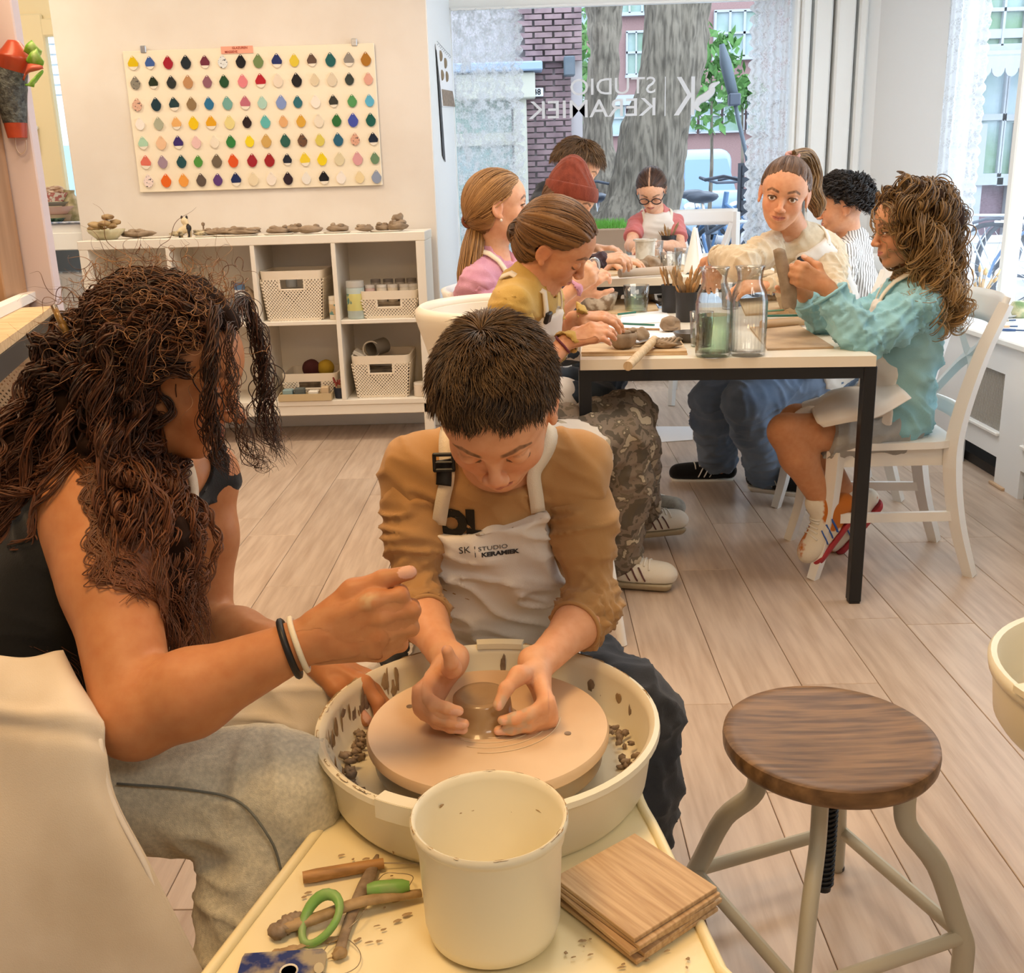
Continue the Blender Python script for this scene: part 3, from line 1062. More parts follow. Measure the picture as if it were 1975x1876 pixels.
# leaning folded parasol pole with a slate cover
pp = [AY(1392, 85, 9.4), AY(1402, 135, 9.4), AY(1414, 182, 9.4)]
t = thing('covered_pole', (pp[2][0], 9.4, 0.2), 'slanted slate pole with wrapped upper half before the far facade', 'pole')
MB().tube([pp[0], pp[0] * 0.3 + pp[1] * 0.7, pp[2]], [0.022, 0.05, 0.045], 8).build('cover', mat('slate', '5F6A74', 0.7), t, smooth=True)
q = AY(1440, 300, 9.4)
MB().tube([pp[2], (AY(1425, 235, 9.4)), q, (q[0] + 0.25, 9.4, 0.2)], 0.018, 8).build('pole', mat('slate', '5F6A74', 0.7), t, smooth=True)
MB().box(AY(1416, 192, 9.38), (0.10, 0.09, 0.10), 0.01).build('clamp', M_bikedark, t)
def leafy(name, c, r, n, label, size=0.05, seed=0, m=None):
 rs = np.random.RandomState(seed)
 t = thing(name, (c[0], c[1], c[2] - r[2]), label, 'shrub')
 d = rs.randn(n, 3)
 d /= np.linalg.norm(d, axis=1, keepdims=True)
 P = np.asarray(c) + d * (rs.rand(n, 1) ** 0.4) * np.asarray(r)
 a, b = rs.randn(n, 3), rs.randn(n, 3)
 a /= np.linalg.norm(a, axis=1, keepdims=True)
 b = np.cross(a, b)
 b /= np.linalg.norm(b, axis=1, keepdims=True)
 s = size * (0.6 + 0.8 * rs.rand(n, 1))
 V = np.stack([P - a * s, P + b * s * 0.45, P + a * s, P - b * s * 0.45], 1).reshape(-1, 3)
 tag(mk('leaves', V, np.arange(n * 4).reshape(n, 4), m or M_leaf, t, False), kind='stuff')
 MB().tube([(c[0], c[1], 0.2), (c[0] + 0.03, c[1], c[2] * 0.6), tuple(c)], [0.03, 0.022, 0.01], 6).build('stem', M_bark, t, smooth=True)
 return t
leafy('shrub', AY(1372, 150, 13), (0.42, 0.4, 0.62), 340, 'loose young tree between the thick trunk and the slanted pole', 0.085, 1)
leafy('shrub', AY(1432, 178, 14.2), (0.26, 0.3, 0.20), 300, 'dense green bush right of the slanted pole', 0.07, 2)
leafy('shrub', AY(1120, 140, 13), (0.20, 0.3, 0.75), 240, 'thin leafy twigs between the brick pier and the slender trunk', 0.07, 3)
# planter with grass
g0, g1 = AY(1135, 440, 7.0), AY(1207, 470, 7.0)
t = thing('planter', ((g0[0] + g1[0]) / 2, 7.1, 0.2), 'brown wooden planter of bright grass outside the shop window', 'planter')
MB().box(((g0[0] + g1[0]) / 2, 7.1, (AY(1180, 440, 7.0)[2] - 0.17) / 2), (g1[0] - g0[0], 0.3, AY(1180, 440, 7.0)[2] + 0.17), 0.01).build('box', mat('planter_brown', 'A98B6F', 0.7), t)
rs = np.random.RandomState(4)
n = 900
P = np.stack([g0[0] + rs.rand(n) * (g1[0] - g0[0]), 6.96 + rs.rand(n) * 0.28, np.full(n, AY(1180, 440, 7.0)[2] - 0.01)], 1)
tip = P + np.stack([rs.randn(n) * 0.02, rs.randn(n) * 0.02, 0.03 + 0.05 * rs.rand(n)], 1)
V = np.stack([P - (0.003, 0, 0), P + (0.003, 0, 0), tip], 1).reshape(-1, 3)
tag(mk('grass', V, np.arange(n * 3).reshape(n, 3), mat('grass_bright', '6FB048', 0.7), t, False), kind='stuff')
# house row seen through the right window
rh = thing('street_house', (8, 13.5, 0.2), 'brick house with a white awning and doors beyond the right window', 'house')
zA, zB = AY(1920, 66, 13)[2], AY(1920, 128, 13)[2]
MB().box((9, 13.3, zA + 1.5), (9, 0.5, 3.0)).build('upper_wall', M_yel, rh)
MB().box((9, 13.3, (zA + zB) / 2), (9, 0.56, zA - zB)).build('brick_band', M_pinkd, rh)
MB().box((9, 13.2, zA), (9, 0.5, 0.10)).build('ledge', M_outwhite, rh)
MB().box((9, 13.3, zB / 2 - 0.1), (9, 0.4, zB + 0.2)).build('lower_wall', M_pinkd, rh)
p = AY(1935, 22, 13)
sash(rh, (p[0], 13.0, p[2]), 0.50, 0.75, 2)
zC = AY(1920, 138, 12.4)[2]
aw = MB()
aw.prism([(0, 0), (9, 0), (9, 0.2), (0, 0.2)], 0.03, (4.5, 12.4, zC + 0.15), (1, 0, 0), (0, 0.95, 0.3))
for k in range(60):
 aw.prism([(0.075 * cos(a) + 0.075, 0.10 * sin(a)) for a in np.linspace(pi, 2 * pi, 7)] + [(0.15, 0.12), (0, 0.12)], 0.02, (4.5 + k * 0.15, 12.4, zC + 0.04), (1, 0, 0), (0, 0, 1))
aw.build('awning', M_outwhite, rh)
for i, (a, w) in enumerate(((1912, 0.32), (1968, 0.42), (2030, 0.4))):
 p = AY(a, 205, 13)
 sash(rh, (p[0], 13.0, p[2] - 0.15), w, 1.3, 1)
for k in range(3):
 MB().box((AY(1896 + k * 70, 200, 13)[0], 13.0, 0.8), (0.10, 0.14, 2.0)).build('post', M_outwhite, rh)
p0 = AY(1940, 320, 8.5)
t = thing('garden_wall', (p0[0], 8.6, 0.2), 'low pale wall behind the bicycles outside the right window', 'wall')
MB().box((p0[0] + 1.2, 10.6, 0.2), (4.2, 0.2, 0.75), 0.01).build('wall', mat('stone_pale', 'D8D6D6', 0.8), t)
MB().box((p0[0] + 1.2, 10.6, 0.6), (4.3, 0.26, 0.06), 0.01).build('coping', M_trim, t)
# pale neighbour wall behind the timber window
nb = thing('white_brick_house', (-3, 7.6, 0.2), 'white painted brick wall seen through the timber window', 'house')
MB().box((-3.2, 7.7, 1.6), (3.4, 0.3, 3.6)).build('wall', mat('brick_white', 'E6EEF2', 0.8), nb)
b = MB()
for r in range(20):
 for k in range(14):
  b.box((-4.6 + k * 0.22 + (r % 2) * 0.11, 7.54, 1.9 + r * 0.065), (0.205, 0.03, 0.053))
tag(b.build('brick', mat('brick_white2', 'D3D7DA', 0.85), nb), kind='stuff')
MB().box((-3.2, 7.53, 1.1), (3.4, 0.05, 1.0)).build('blue_board', mat('board_pale_blue', '9CC4DE', 0.6), nb)
# ================================================================ people
def frame(f, u):
 f = nrm(f)
 u = np.asarray(u, float)
 r = nrm(np.cross(f, u))
 return np.stack([r, f, np.cross(r, f)], 1)
M_eye = mat('eyeball', 'F1ECE6', 0.15, vcol=True)
M_nail = None
def skinmat(name, rough=0.48):
 return mat(name, 'FFFFFF', rough, vcol=True, sss=0.12, bump=0.03, bscale=260, spec=0.35, col2='F3E6DF', nscale=60, namt=(0.35, 0.8))
M_skin = skinmat('skin')
def clothmat(name, c, c2=None, rough=0.85, scale=3, bump=0.25, bs=420, namt=(0.4, 0.7), sheen=0.15, stretch=None):
 return mat(name, c, rough, col2=c2 or c, nscale=scale, namt=namt, bump=bump, bscale=bs, spec=0.2, sheen=sheen, stretch=stretch)
HAIRMATS = {}
def hairmat(name='hair', rough=0.42):
 return mat(name, 'FFFFFF', rough, vcol=True, spec=0.1 if rough > .7 else .4)
def rgb(h):
 return np.array(lin(h)[:3])
class Person:
 def __init__(s, label, base, skin='E0A47E', lip='C4766A', brow='4A3324', group=None):
  s.root = thing('person', base, label, 'person', group)
  s.skin, s.lip, s.brow = rgb(skin), rgb(lip), rgb(brow)
  s.body, s.fine, s.nails, s.smears = Sdf(), [], [], []
  s.h = None
 # ---- head in its own units: height 1 from chin to crown, x to the side, y to the face, z up
 def head(s, c, f, u, H=0.22, lid=1.0, fat=1.0, browbone=1.0, vox=0.0019, male=0, look=(0, 0), nose=1.0, detail=True):
  c, R = np.asarray(c, float), frame(f, u)
  s.h = (c, R, H)
  s.lid, s.look = lid, look
  hd = Sdf()
  def e(p, r, k, op=0, rot=None):
   Q = R if rot is None else R @ rot
   hd.ell(c + R @ (np.array(p) * H), np.array(r) * H, Q, k * H, op)
  def cp(a, b, ra, rb, k, op=0):
   hd.cap(c + R @ (np.array(a) * H), c + R @ (np.array(b) * H), ra * H, rb * H, k * H, op)
  e((0, -.03, .12), (.335, .43, .37), .02)
  e((0, .12, .14), (.29, .265, .27), .08)
  e((0, .10, -.16), (.262 * fat, .275, .31), .08)
  for x in (-1, 1):
   cp((x * .195 * fat, -.04, -.20), (x * .07, .235, -.395), .085, .07, .07)
   e((x * .15 * fat, .215, -.12), (.115, .115, .125), .08)
  e((0, .275, -.415), (.085, .075, .07), .06)
  cp((-.13, .335, .078), (.13, .335, .078), .038 * browbone, .038 * browbone, .05)
  for x in (-1, 1):
   e((x * .145, .40, .0), (.085, .07, .052), .05, 1)
  cp((0, .35, .05), (0, .45 * 1 + .01 * nose, -.125), .026, .040, .045)
  e((0, .455 + .02 * nose, -.14), (.042, .042, .036), .03)
  for x in (-1, 1):
   e((x * .05, .42, -.152), (.034, .042, .030), .02)
   e((x * .028, .445, -.185), (.014, .02, .014), .012, 1)
  e((0, .34, -.27), (.125, .055, .075), .05)
  for x in (-1, 1):
   cp((x * .090, .350, -.256), (0, .392, -.248), .010, .019, .016)
   cp((x * .078, .350, -.268), (0, .382, -.290), .012, .026, .016)
   cp((x * .098, .370, -.258), (0, .414, -.267), .006, .007, .008, 1)
  e((0, .40, -.215), (.014, .02, .03), .02, 1)
  for x in (-1, 1):
   e((x * .145, .318, 0), (.067, .066, .066), .014)
   if lid > 0.05:
    e((x * .147, .378, -.004), (.057, .045, .026 * lid), .007, 1)
   ya = radians(18) * x
   rot = np.array([[cos(ya), -sin(ya), 0], [sin(ya), cos(ya), 0], [0, 0, 1]])
   e((x * .345, -.045, -.035), (.026, .085, .125), .02, 0, rot)
   e((x * .375, -.035, -.025), (.024, .05, .08), .02, 1, rot)
   e((x * .345, -.0, -.15), (.02, .035, .035), .02, 0, rot)
  s.body.p += hd.p
  s.headn = len(hd.p)
  e_ = np.array((.44, .56, .57)) * H
  half = np.abs(R) @ e_ + 0.008
  s.fine.append((c - half, c + half, vox))
  if lid > 0.05:
   s.eyes = True
  else:
   s.eyes = False
  return s
 def L(s, p):
  c, R, H = s.h
  return c + R @ (np.asarray(p, float) * H)
 def loc(s, P):
  c, R, H = s.h
  return ((P - c) @ R) / H
 # ---- hand: wrist, finger direction, back-of-hand normal, thumb side
 def hand(s, w, d, n, t, L=0.165, tl=1.0, curl=(.3, .4, .3), curls=None, spread=.06, thumb=((.5, .75, -.3), (.8, .35, -.3)), fat=1.0, vox=0.0019, fine=True):
  w, d = np.asarray(w, float), nrm(d)
  n = nrm(n - d * np.dot(n, d))
  t0 = np.cross(d, n)
  t = t0 if np.dot(t0, t) > 0 else -t0
  S_ = s.body
  kn = [(.50, .165), (.53, .055), (.51, -.055), (.455, -.15)]
  ln = [.41, .46, .425, .34]
  i0 = len(S_.p)
  S_.cap(w - d * .08 * L, w + d * .12 * L + t * .03 * L, .135 * L * fat, .12 * L * fat, .05 * L)
  tips = []
  pts_all = [w]
  for i, (a, b) in enumerate(kn):
   k = w + d * a * L + t * b * L - n * (0.02 * L if i == 3 else 0)
   S_.cap(w + d * .1 * L + t * b * .55 * L, k, .085 * L * fat, .066 * L * fat, .05 * L)
   ang = spread * (1.5 - i)
   dd = nrm(d * cos(ang) + t * sin(ang))
   c3 = curls[i] if curls else curl
   p, ac = k, 0
   rr = np.array((.060, .054, .049, .041)) * L * fat * (0.86 if i == 3 else 1)
   for j in range(3):
    ac += c3[j]
    q = p + (dd * cos(ac) - n * sin(ac)) * ln[i] * L * (.44, .31, .25)[j]
    S_.cap(p, q, rr[j], rr[j + 1], 0.004 if j else 0.012)
    pd = nrm(q - p)
    p = q
    pts_all.append(q)
   back = nrm(dd * sin(ac) + n * cos(ac))
   tips.append(p)
   s.nails.append((p + back * rr[3] * .75 - pd * .01 * L, pd, back, .052 * L))
  tb = w + d * .10 * L + t * .10 * L - n * .04 * L
  p = tb
  for j, ((x, y, z), ll) in enumerate(zip(thumb + (thumb[-1],), (.26, .18, .15))):
   dv = nrm(d * x + t * y + n * z)
   q = p + dv * ll * L * tl
   S_.cap(p, q, (.095, .066, .058)[j] * L * fat, (.068, .058, .048)[j] * L * fat, (.05, .012, .005)[j] * (L if j == 0 else 1))
   p = q
   pts_all.append(q)
  bk = nrm(n + t * .4 - dv * np.dot(n + t * .4, dv))
  s.nails.append((p + bk * .035 * L - dv * .01 * L, dv, bk, .06 * L))
  tips.append(p)
  A = np.array(pts_all)
  lo, hi = A.min(0) - .11 * L, A.max(0) + .11 * L
  if fine:
   s.fine.append((lo, hi, vox))
  return tips
 def skincol(s, P):
  col = np.tile(s.skin, (len(P), 1))
  n1 = vnoise(P, 30, 3)[:, None]
  col *= 1 + 0.05 * n1
  if s.h is not None:
   q = s.loc(P)
   x, y, z = np.abs(q[:, 0]), q[:, 1], q[:, 2]
   inh = (np.abs(q) < (.5, .6, .6)).all(1)
   def blend(w, c):
    w = np.clip(w, 0, 1) * inh
    col[:] = col * (1 - w[:, None]) + c * w[:, None]
   red = s.skin * (1.02, .80, .76)
   g = lambda a, b, c_, r: np.exp(-(((x - a) ** 2 + (y - b) ** 2 + (z - c_) ** 2) / r ** 2))
   blend(.55 * g(.17, .30, -.13, .11), red)
   blend(.5 * g(0, .48, -.14, .07), red)
   blend(.6 * g(.37, -.04, -.04, .12), red)
   # lips
   zl = -.267 + .010 * (x / .095) ** 2
   w = ((x / .092) ** 2 + ((z - zl + .004) / .034) ** 2 < 1) & (y > .33)
   up_ = z > zl
   cup = np.where(up_, (z - zl) < .028 - .012 * (x / .09) ** 2 - .006 * np.exp(-(x / .012) ** 2), (zl - z) < .036 * np.sqrt(np.clip(1 - (x / .092) ** 2, 0, 1)))
   with np.errstate(invalid='ignore'):
    blend((w & cup) * .85, s.lip)
   blend(.75 * ((np.abs(z - zl) < .006) & (x < .09) & (y > .33)), s.lip * .45)
   # brows
   zb = .083 + .05 * np.minimum(x, .17) / .17 - .75 * np.maximum(x - .17, 0) - .6 * np.maximum(.07 - x, 0) * 0
   th = .020 - .035 * np.abs(x - .12)
   w = np.clip((th - np.abs(z - zb)) / .010 + .5, 0, 1) * np.clip((x - .05) / .02, 0, 1) * (x < .235) * (y > .15)
   blend(w * (.78 + .2 * vnoise(q * (1, 1, .3), 60, 5)), s.brow)
   # lashes and lid edges
   de = ((x - .147) / .066) ** 2
   ok = (de < 1.15) & (y > .25)
   if s.lid > .05:
    zt = -.004 + .028 * s.lid * np.sqrt(np.clip(1 - de, 0, 1)) + .004
    blend((ok & (np.abs(z - zt) < .013)) * .9, s.brow * .45)
    zt2 = -.004 - .028 * s.lid * np.sqrt(np.clip(1 - de, 0, 1))
    blend((ok & (np.abs(z - zt2) < .006)) * .45, s.brow)
    blend((ok & (np.abs(z - .048) < .006)) * .35, s.skin * .6)
   else:
    zt = -.028 + .016 * (x - .147) * 0 - .024 * np.sqrt(np.clip(1 - de, 0, 1)) + .004
    blend((ok & (np.abs(z - zt) < .011)) * .85, s.brow * .6)
    blend((ok & (np.abs(z - .040) < .006)) * .35, s.skin * .6)
  for (p, d, b, r) in s.nails:
   v = P - p
   a1, a2, a3 = v @ d, v @ b, v @ np.cross(d, b)
   w = ((a1 / r) ** 2 + (a3 / (r * .72)) ** 2 < 1) & (np.abs(a2) < r * .55)
   col[w] = col[w] * .35 + rgb('F0C4B4') * .65
  for (p, r, c_, amt, sc) in s.smears:
   v = P - p
   w = np.clip(1.2 - np.sqrt((v ** 2).sum(1)) / r, 0, 1) * np.clip(.5 + 1.6 * vnoise(P, sc, 9) + amt, 0, 1)
   w = np.clip(w * 1.3, 0, .92)[:, None]
   col = col * (1 - w) + c_ * w
  return col
 def finish(s, coarse=0.0065, lo=None, hi=None, clip=()):
  Vs, Qs, n = [], [], 0
  blo, bhi = s.body.bounds(.02)
  if lo is not None:
   blo = np.maximum(blo, lo)
  P, Q = s.body.mesh(coarse, blo, bhi, clip)
  for (l, h, v) in s.fine:
   m = 2.6 * coarse
   ins = ((P > l + m) & (P < h - m)).all(1)
   Q = Q[~ins[Q].all(1)]
  done = []
  parts = [(P, Q)]
  for (l, h, v) in s.fine:
   p, q = s.body.mesh(v, l, h, clip, open_=True)
   for (l2, h2) in done:
    ins = ((p > l2 + v * 3) & (p < h2 - v * 3)).all(1)
    q = q[~ins[q].all(1)]
   done.append((l, h))
   parts.append((p, q))
  for (p, q) in parts:
   if len(q) == 0:
    continue
   p, q = compact(p, q)
   Vs.append(p)
   Qs.append(q + n)
   n += len(p)
  V, Q = np.concatenate(Vs), np.concatenate(Qs)
  s.bodyobj = mk('body', V, Q, M_skin, s.root, True, s.skincol(V))
  if s.h is not None and s.eyes:
   c, R, H = s.h
   for x in (-1, 1):
    ce = s.L((x * .145, .316, -.001))
    gz = nrm(R @ np.array((s.look[0] * 1.0, 1.0, s.look[1])))
    U = frame(gz, R[:, 2])
    n_ = 18
    vv, cc, ff = [], [], []
    for i in range(n_ + 1):
     t = pi * i / n_ * .62
     for k in range(28):
      a = 2 * pi * k / 28
      d = U @ np.array((sin(t) * cos(a), cos(t), sin(t) * sin(a)))
      vv.append(ce + d * .0575 * H)
      g = t / .5
      cc.append(rgb('0A0808') if t < .19 else (rgb(s.iris) * (1.25 - .5 * (t > .42)) if t < .48 else rgb('EFE8E2')))
    for i in range(n_):
     for k in range(28):
      k2 = (k + 1) % 28
      ff.append((i * 28 + k, i * 28 + k2, (i + 1) * 28 + k2, (i + 1) * 28 + k))
    mk('eye', np.array(vv), np.array(ff), M_eye, s.root, True, np.array(cc))
  return s
 iris = '6B5038'
 # ---- garments
 def cloth(s, name, sdf, m, vox=0.006, clip=(), wr=(), label=None, lo=None, hi=None, sm=1, parent=None):
  P, Q = sdf.mesh(vox, lo, hi, clip)
  P, Q = compact(P, Q)
  if sm:
   P = smooth_mesh(P, Q, sm, .4)
  if wr:
   N = vnormals(P, Q)
   d = np.zeros(len(P))
   for w in wr:
    ax, fa, fb, amp = nrm(w[0]), w[1], w[2], w[3]
    q = P * fb + np.outer(P @ ax, ax) * (fa - fb)
    v = vnoise(q, 1.0, len(d) % 7 + int(fa))
    v = ((1 - np.abs(v)) ** 3) * 1.7 - 1.15
    if len(w) > 4 and w[4] is not None:
     v = v * np.exp(-((P - np.asarray(w[4])) ** 2).sum(1) / w[5] ** 2)
    d += amp * v
   P = P + N * d[:, None]
  o = mk(name, P, Q, m, parent or s.root, True)
  if label:
   o['label'] = label
  return o
def torso_sdf(pel, nb, sl, sr, s=1.0, grow=0.0, hipw=1.0):
 """hips, waist, ribs and shoulders as one soft solid; returns it and the frame (right, front, up)"""
 pel, nb, sl, sr = [np.asarray(v, float) for v in (pel, nb, sl, sr)]
 up = nrm(nb - pel)
 right = sr - sl
 right = nrm(right - up * np.dot(right, up))
 fr = np.cross(up, right)
 R = np.stack([right, fr, up], 1)
 L = np.linalg.norm(nb - pel)
 T = Sdf()
 g = grow
 T.ell(pel + up * .02, (.15 * s * hipw + g, .11 * s + g, .10 * s + g), R, .05)
 T.ell(pel + up * L * .36, (.122 * s + g, .095 * s + g, .15 * s + g), R, .07)
 T.ell(pel + up * L * .66 + fr * .008, (.14 * s + g, .102 * s + g, .16 * s + g), R, .07)
 T.cap(sl, nb - up * .025, .050 * s + g, .058 * s + g, .06)
 T.cap(sr, nb - up * .025, .050 * s + g, .058 * s + g, .06)
 return T, R
def limb(S_, a, b, c, r, grow=0, k=.03, mid=1.0):
 """upper and lower segment with muscle taper: r = radii at a, b, c"""
 a, b, c = [np.asarray(v, float) for v in (a, b, c)]
 m1, m2 = a * .6 + b * .4, b * .68 + c * .32
 S_.chain([a, m1, b], [r[0] + grow, (r[0] * .55 + r[1] * .5) * mid + grow, r[1] + grow], k)
 S_.chain([b, m2, c], [r[1] + grow, r[1] * 1.06 * mid + grow, r[2] + grow], k * .7)
def ribbon(name, pts, w, th, m, parent, sdf=None, off=.002, n=6, side=None):
 P = crom(pts, n)
 if sdf is not None:
  P = sdf.snap(P, off)
  N = sdf.grad(P)
 else:
  N = np.tile((0, -1, 0.2), (len(P), 1))
 T = np.gradient(P, axis=0)
 B = np.cross(T, N)
 B /= np.linalg.norm(B, axis=1, keepdims=True) + 1e-9
 V = np.concatenate([P + B * w / 2 + N * th, P - B * w / 2 + N * th, P - B * w / 2 - N * th, P + B * w / 2 - N * th])
 K = len(P)
 F = []
 for i in range(K - 1):
  for a in range(4):
   b = (a + 1) % 4
   F.append((a * K + i, a * K + i + 1, b * K + i + 1, b * K + i))
 F += [(0, K, 2 * K, 3 * K), (K - 1, 4 * K - 1, 3 * K - 1, 2 * K - 1)]
 return mk(name, V, np.array(F), m, parent, True)
def decal(name, txt, size, org, X, Y, cloth, m, parent, depth=.0012, bold=0, off=.0012, wide=1.0):
 """printed lettering laid onto the cloth mesh"""
 from mathutils.bvhtree import BVHTree
 me = cloth.data
 if cloth.name not in BVH:
  BVH[cloth.name] = BVHTree.FromPolygons([v.co[:] for v in me.vertices], [p.vertices[:] for p in me.polygons])
 V, F = text_mesh(txt, size, depth, bold)
 X, Y = nrm(X), nrm(Y)
 N = np.cross(X, Y)
 P = np.asarray(org) + V[:, :1] * X * wide + V[:, 1:2] * Y
 for i in range(len(P)):
  h = BVH[cloth.name].ray_cast(Vector(P[i] + N * .12), Vector(-N), .3)[0]
  if h is not None:
   P[i] = np.array(h) + N * (off if V[i, 2] > 0 else -.001)
 return MB().add(P, F).build(name, m, parent)
BVH = {}
# ---- hair
HLZ, HLY = (-.45, -.30, -.05, .10, .22, .31, .37, .42), (-.20, -.13, -.02, .05, .12, .21, .33, .60)
def hair_cap(s, col, col2, tie, grow=.025, line=0.0, plane=None, bump=.004, freq=26, extra=None, m=None, vox=.004, strands=500, seed=1, side_part=None, part=None, clipx=None):
 """sleek hair drawn back to a tie; returns the cap's solid"""
 c, R, H = s.h
 S_ = Sdf()
 S_.ell(s.L((0, -.035, .125)), np.array((.335 + grow, .43 + grow, .37 + grow)) * H, R, .02)
 S_.ell(s.L((0, -.17, -.10)), np.array((.285 + grow, .26 + grow, .27 + grow)) * H, R, .05)
 if extra:
  extra(S_)
 if plane:
  p0, pn = s.L(plane[0]), R @ nrm(plane[1])
  lf = lambda P: (P - p0) @ pn
 else:
  def lf(P):
   q = s.loc(P)
   e_ = np.where(np.abs(q[..., 0]) > .2, .105 - np.hypot(q[..., 1] + .035, q[..., 2] + .03), -1)
   return np.maximum(e_, q[..., 1] - line - np.interp(q[..., 2] + 1.0 * q[..., 0] ** 2 * (q[..., 2] > .1), HLZ, HLY) - .10 * np.clip(np.abs(q[..., 0]) - .13, 0, .16) * (q[..., 2] > .12)) * .8 * H
 cl = [lambda X, Y, Z: lf(np.stack(np.broadcast_arrays(X, Y, Z), -1))]
 if clipx:
  cl += [(s.L(a), R @ nrm(b)) for a, b in clipx]
 P, Q = S_.mesh(vox, clip=cl)
 P, Q = compact(P, Q)
 P = smooth_mesh(P, Q, 2, .4)
 N = vnormals(P, Q)
 tl = np.asarray(tie, float)
 ax = nrm(tl - (0, 0, .1))
 b1 = nrm(np.cross(ax, (1, .3, .2)))
 b2 = np.cross(ax, b1)
 def az(q):
  v = q - tl
  w = q - (0, 0, .1)
  return np.arctan2(w @ b2, w @ b1), np.linalg.norm(v, axis=-1)
 q = s.loc(P)
 a, r = az(q)
 st = vnoise(np.stack([np.cos(a) * freq * .35, np.sin(a) * freq * .35, r * 1.2], 1), 1.0, seed) * .6 + .5 * vnoise(np.stack([np.cos(a) * freq, np.sin(a) * freq, r], 1), 1.0, seed + 1)
 P = P + N * (bump * st)[:, None] * np.clip(r / .3, .2, 1)[:, None]
 t = np.clip(.5 + .8 * st, 0, 1)[:, None]
 cc = rgb(col) * (1 - t) + rgb(col2) * t
 if part is not None:
  w = part(q)[:, None]
  cc = cc * (1 - w) + s.skin * w * .9
 o = mk('hair', P, Q, m or hairmat(), s.root, True, cc)
 if strands:
  rs = np.random.RandomState(seed)
  # seeds on the cap, drawn towards the tie over the surface
  okp = np.where((lf(P) < -.004) & (np.abs(S_.at(P)) < .008))[0]
  idx = rs.choice(okp, strands)
  d = P[idx] - S_.grad(P[idx]) * 0
  K = 14
  paths = np.zeros((strands, K, 3))
  tw = s.L(tie)
  step = np.linalg.norm(tw - d, axis=1) * (.4 + .6 * rs.rand(strands)) / (K - 1)
  p = d.copy()
  for k in range(K):
   paths[:, k] = p
   v = tw - p
   g = S_.grad(p)
   v = v - g * (v * g).sum(1)[:, None]
   v /= np.linalg.norm(v, axis=1)[:, None] + 1e-9
   p = p + v * step[:, None]
   p = p - S_.grad(p) * (S_.at(p) - .0012)[:, None]
  t = rs.rand(strands, 1)
  tubes('strands', paths, np.linspace(.0011, .0005, K), m or hairmat(), o, 3, rgb(col) * (1 - t) + rgb(col2) * t * 1.1)
 return S_, o
def tail(s, pts, rs_, col, col2, name='ponytail', n=420, seed=2, wave=.0, freq=60, spread=1.0, m=None, parent=None, ns=3):
 """ponytail: a bundle of strands round a smooth spine"""
 sp = crom(pts, 8)
 K = len(sp)
 R = np.interp(np.linspace(0, 1, K), np.linspace(0, 1, len(rs_)), rs_)
 T = np.gradient(sp, axis=0)
 T /= np.linalg.norm(T, axis=1, keepdims=True)
 u = np.cross(T, (.2, .9, .3))
 u /= np.linalg.norm(u, axis=1, keepdims=True)
 w = np.cross(T, u)
 r = np.random.RandomState(seed)
 a, q = r.rand(n) * 2 * pi, np.sqrt(r.rand(n)) * spread
 tt = np.linspace(0, 1, K)
 ph = r.rand(n) * 6.28
 wv = wave * np.sin(tt[None] * freq * (.8 + .4 * r.rand(n)[:, None]) * .2 + ph[:, None])
 off = (q[:, None] * R[None])
 Pp = sp[None] + (np.cos(a)[:, None] * off + wv)[..., None] * u[None] + (np.sin(a)[:, None] * off + wv * .7)[..., None] * w[None]
 t = r.rand(n, 1)
 cc = rgb(col) * (1 - t) + rgb(col2) * t
 core = MB().tube(sp, R * .72, 10)
 o = mk(name, np.array(core.v), [np.array([f for f in core.f if len(f) == 4])], m or hairmat(), parent or s.root, True, np.tile(rgb(col) * .8, (len(core.v), 1)))
 tubes('strands', Pp, np.interp(tt, (0, .8, 1), (.0017, .0014, .0004)), m or hairmat(), o, ns, cc)
 return o
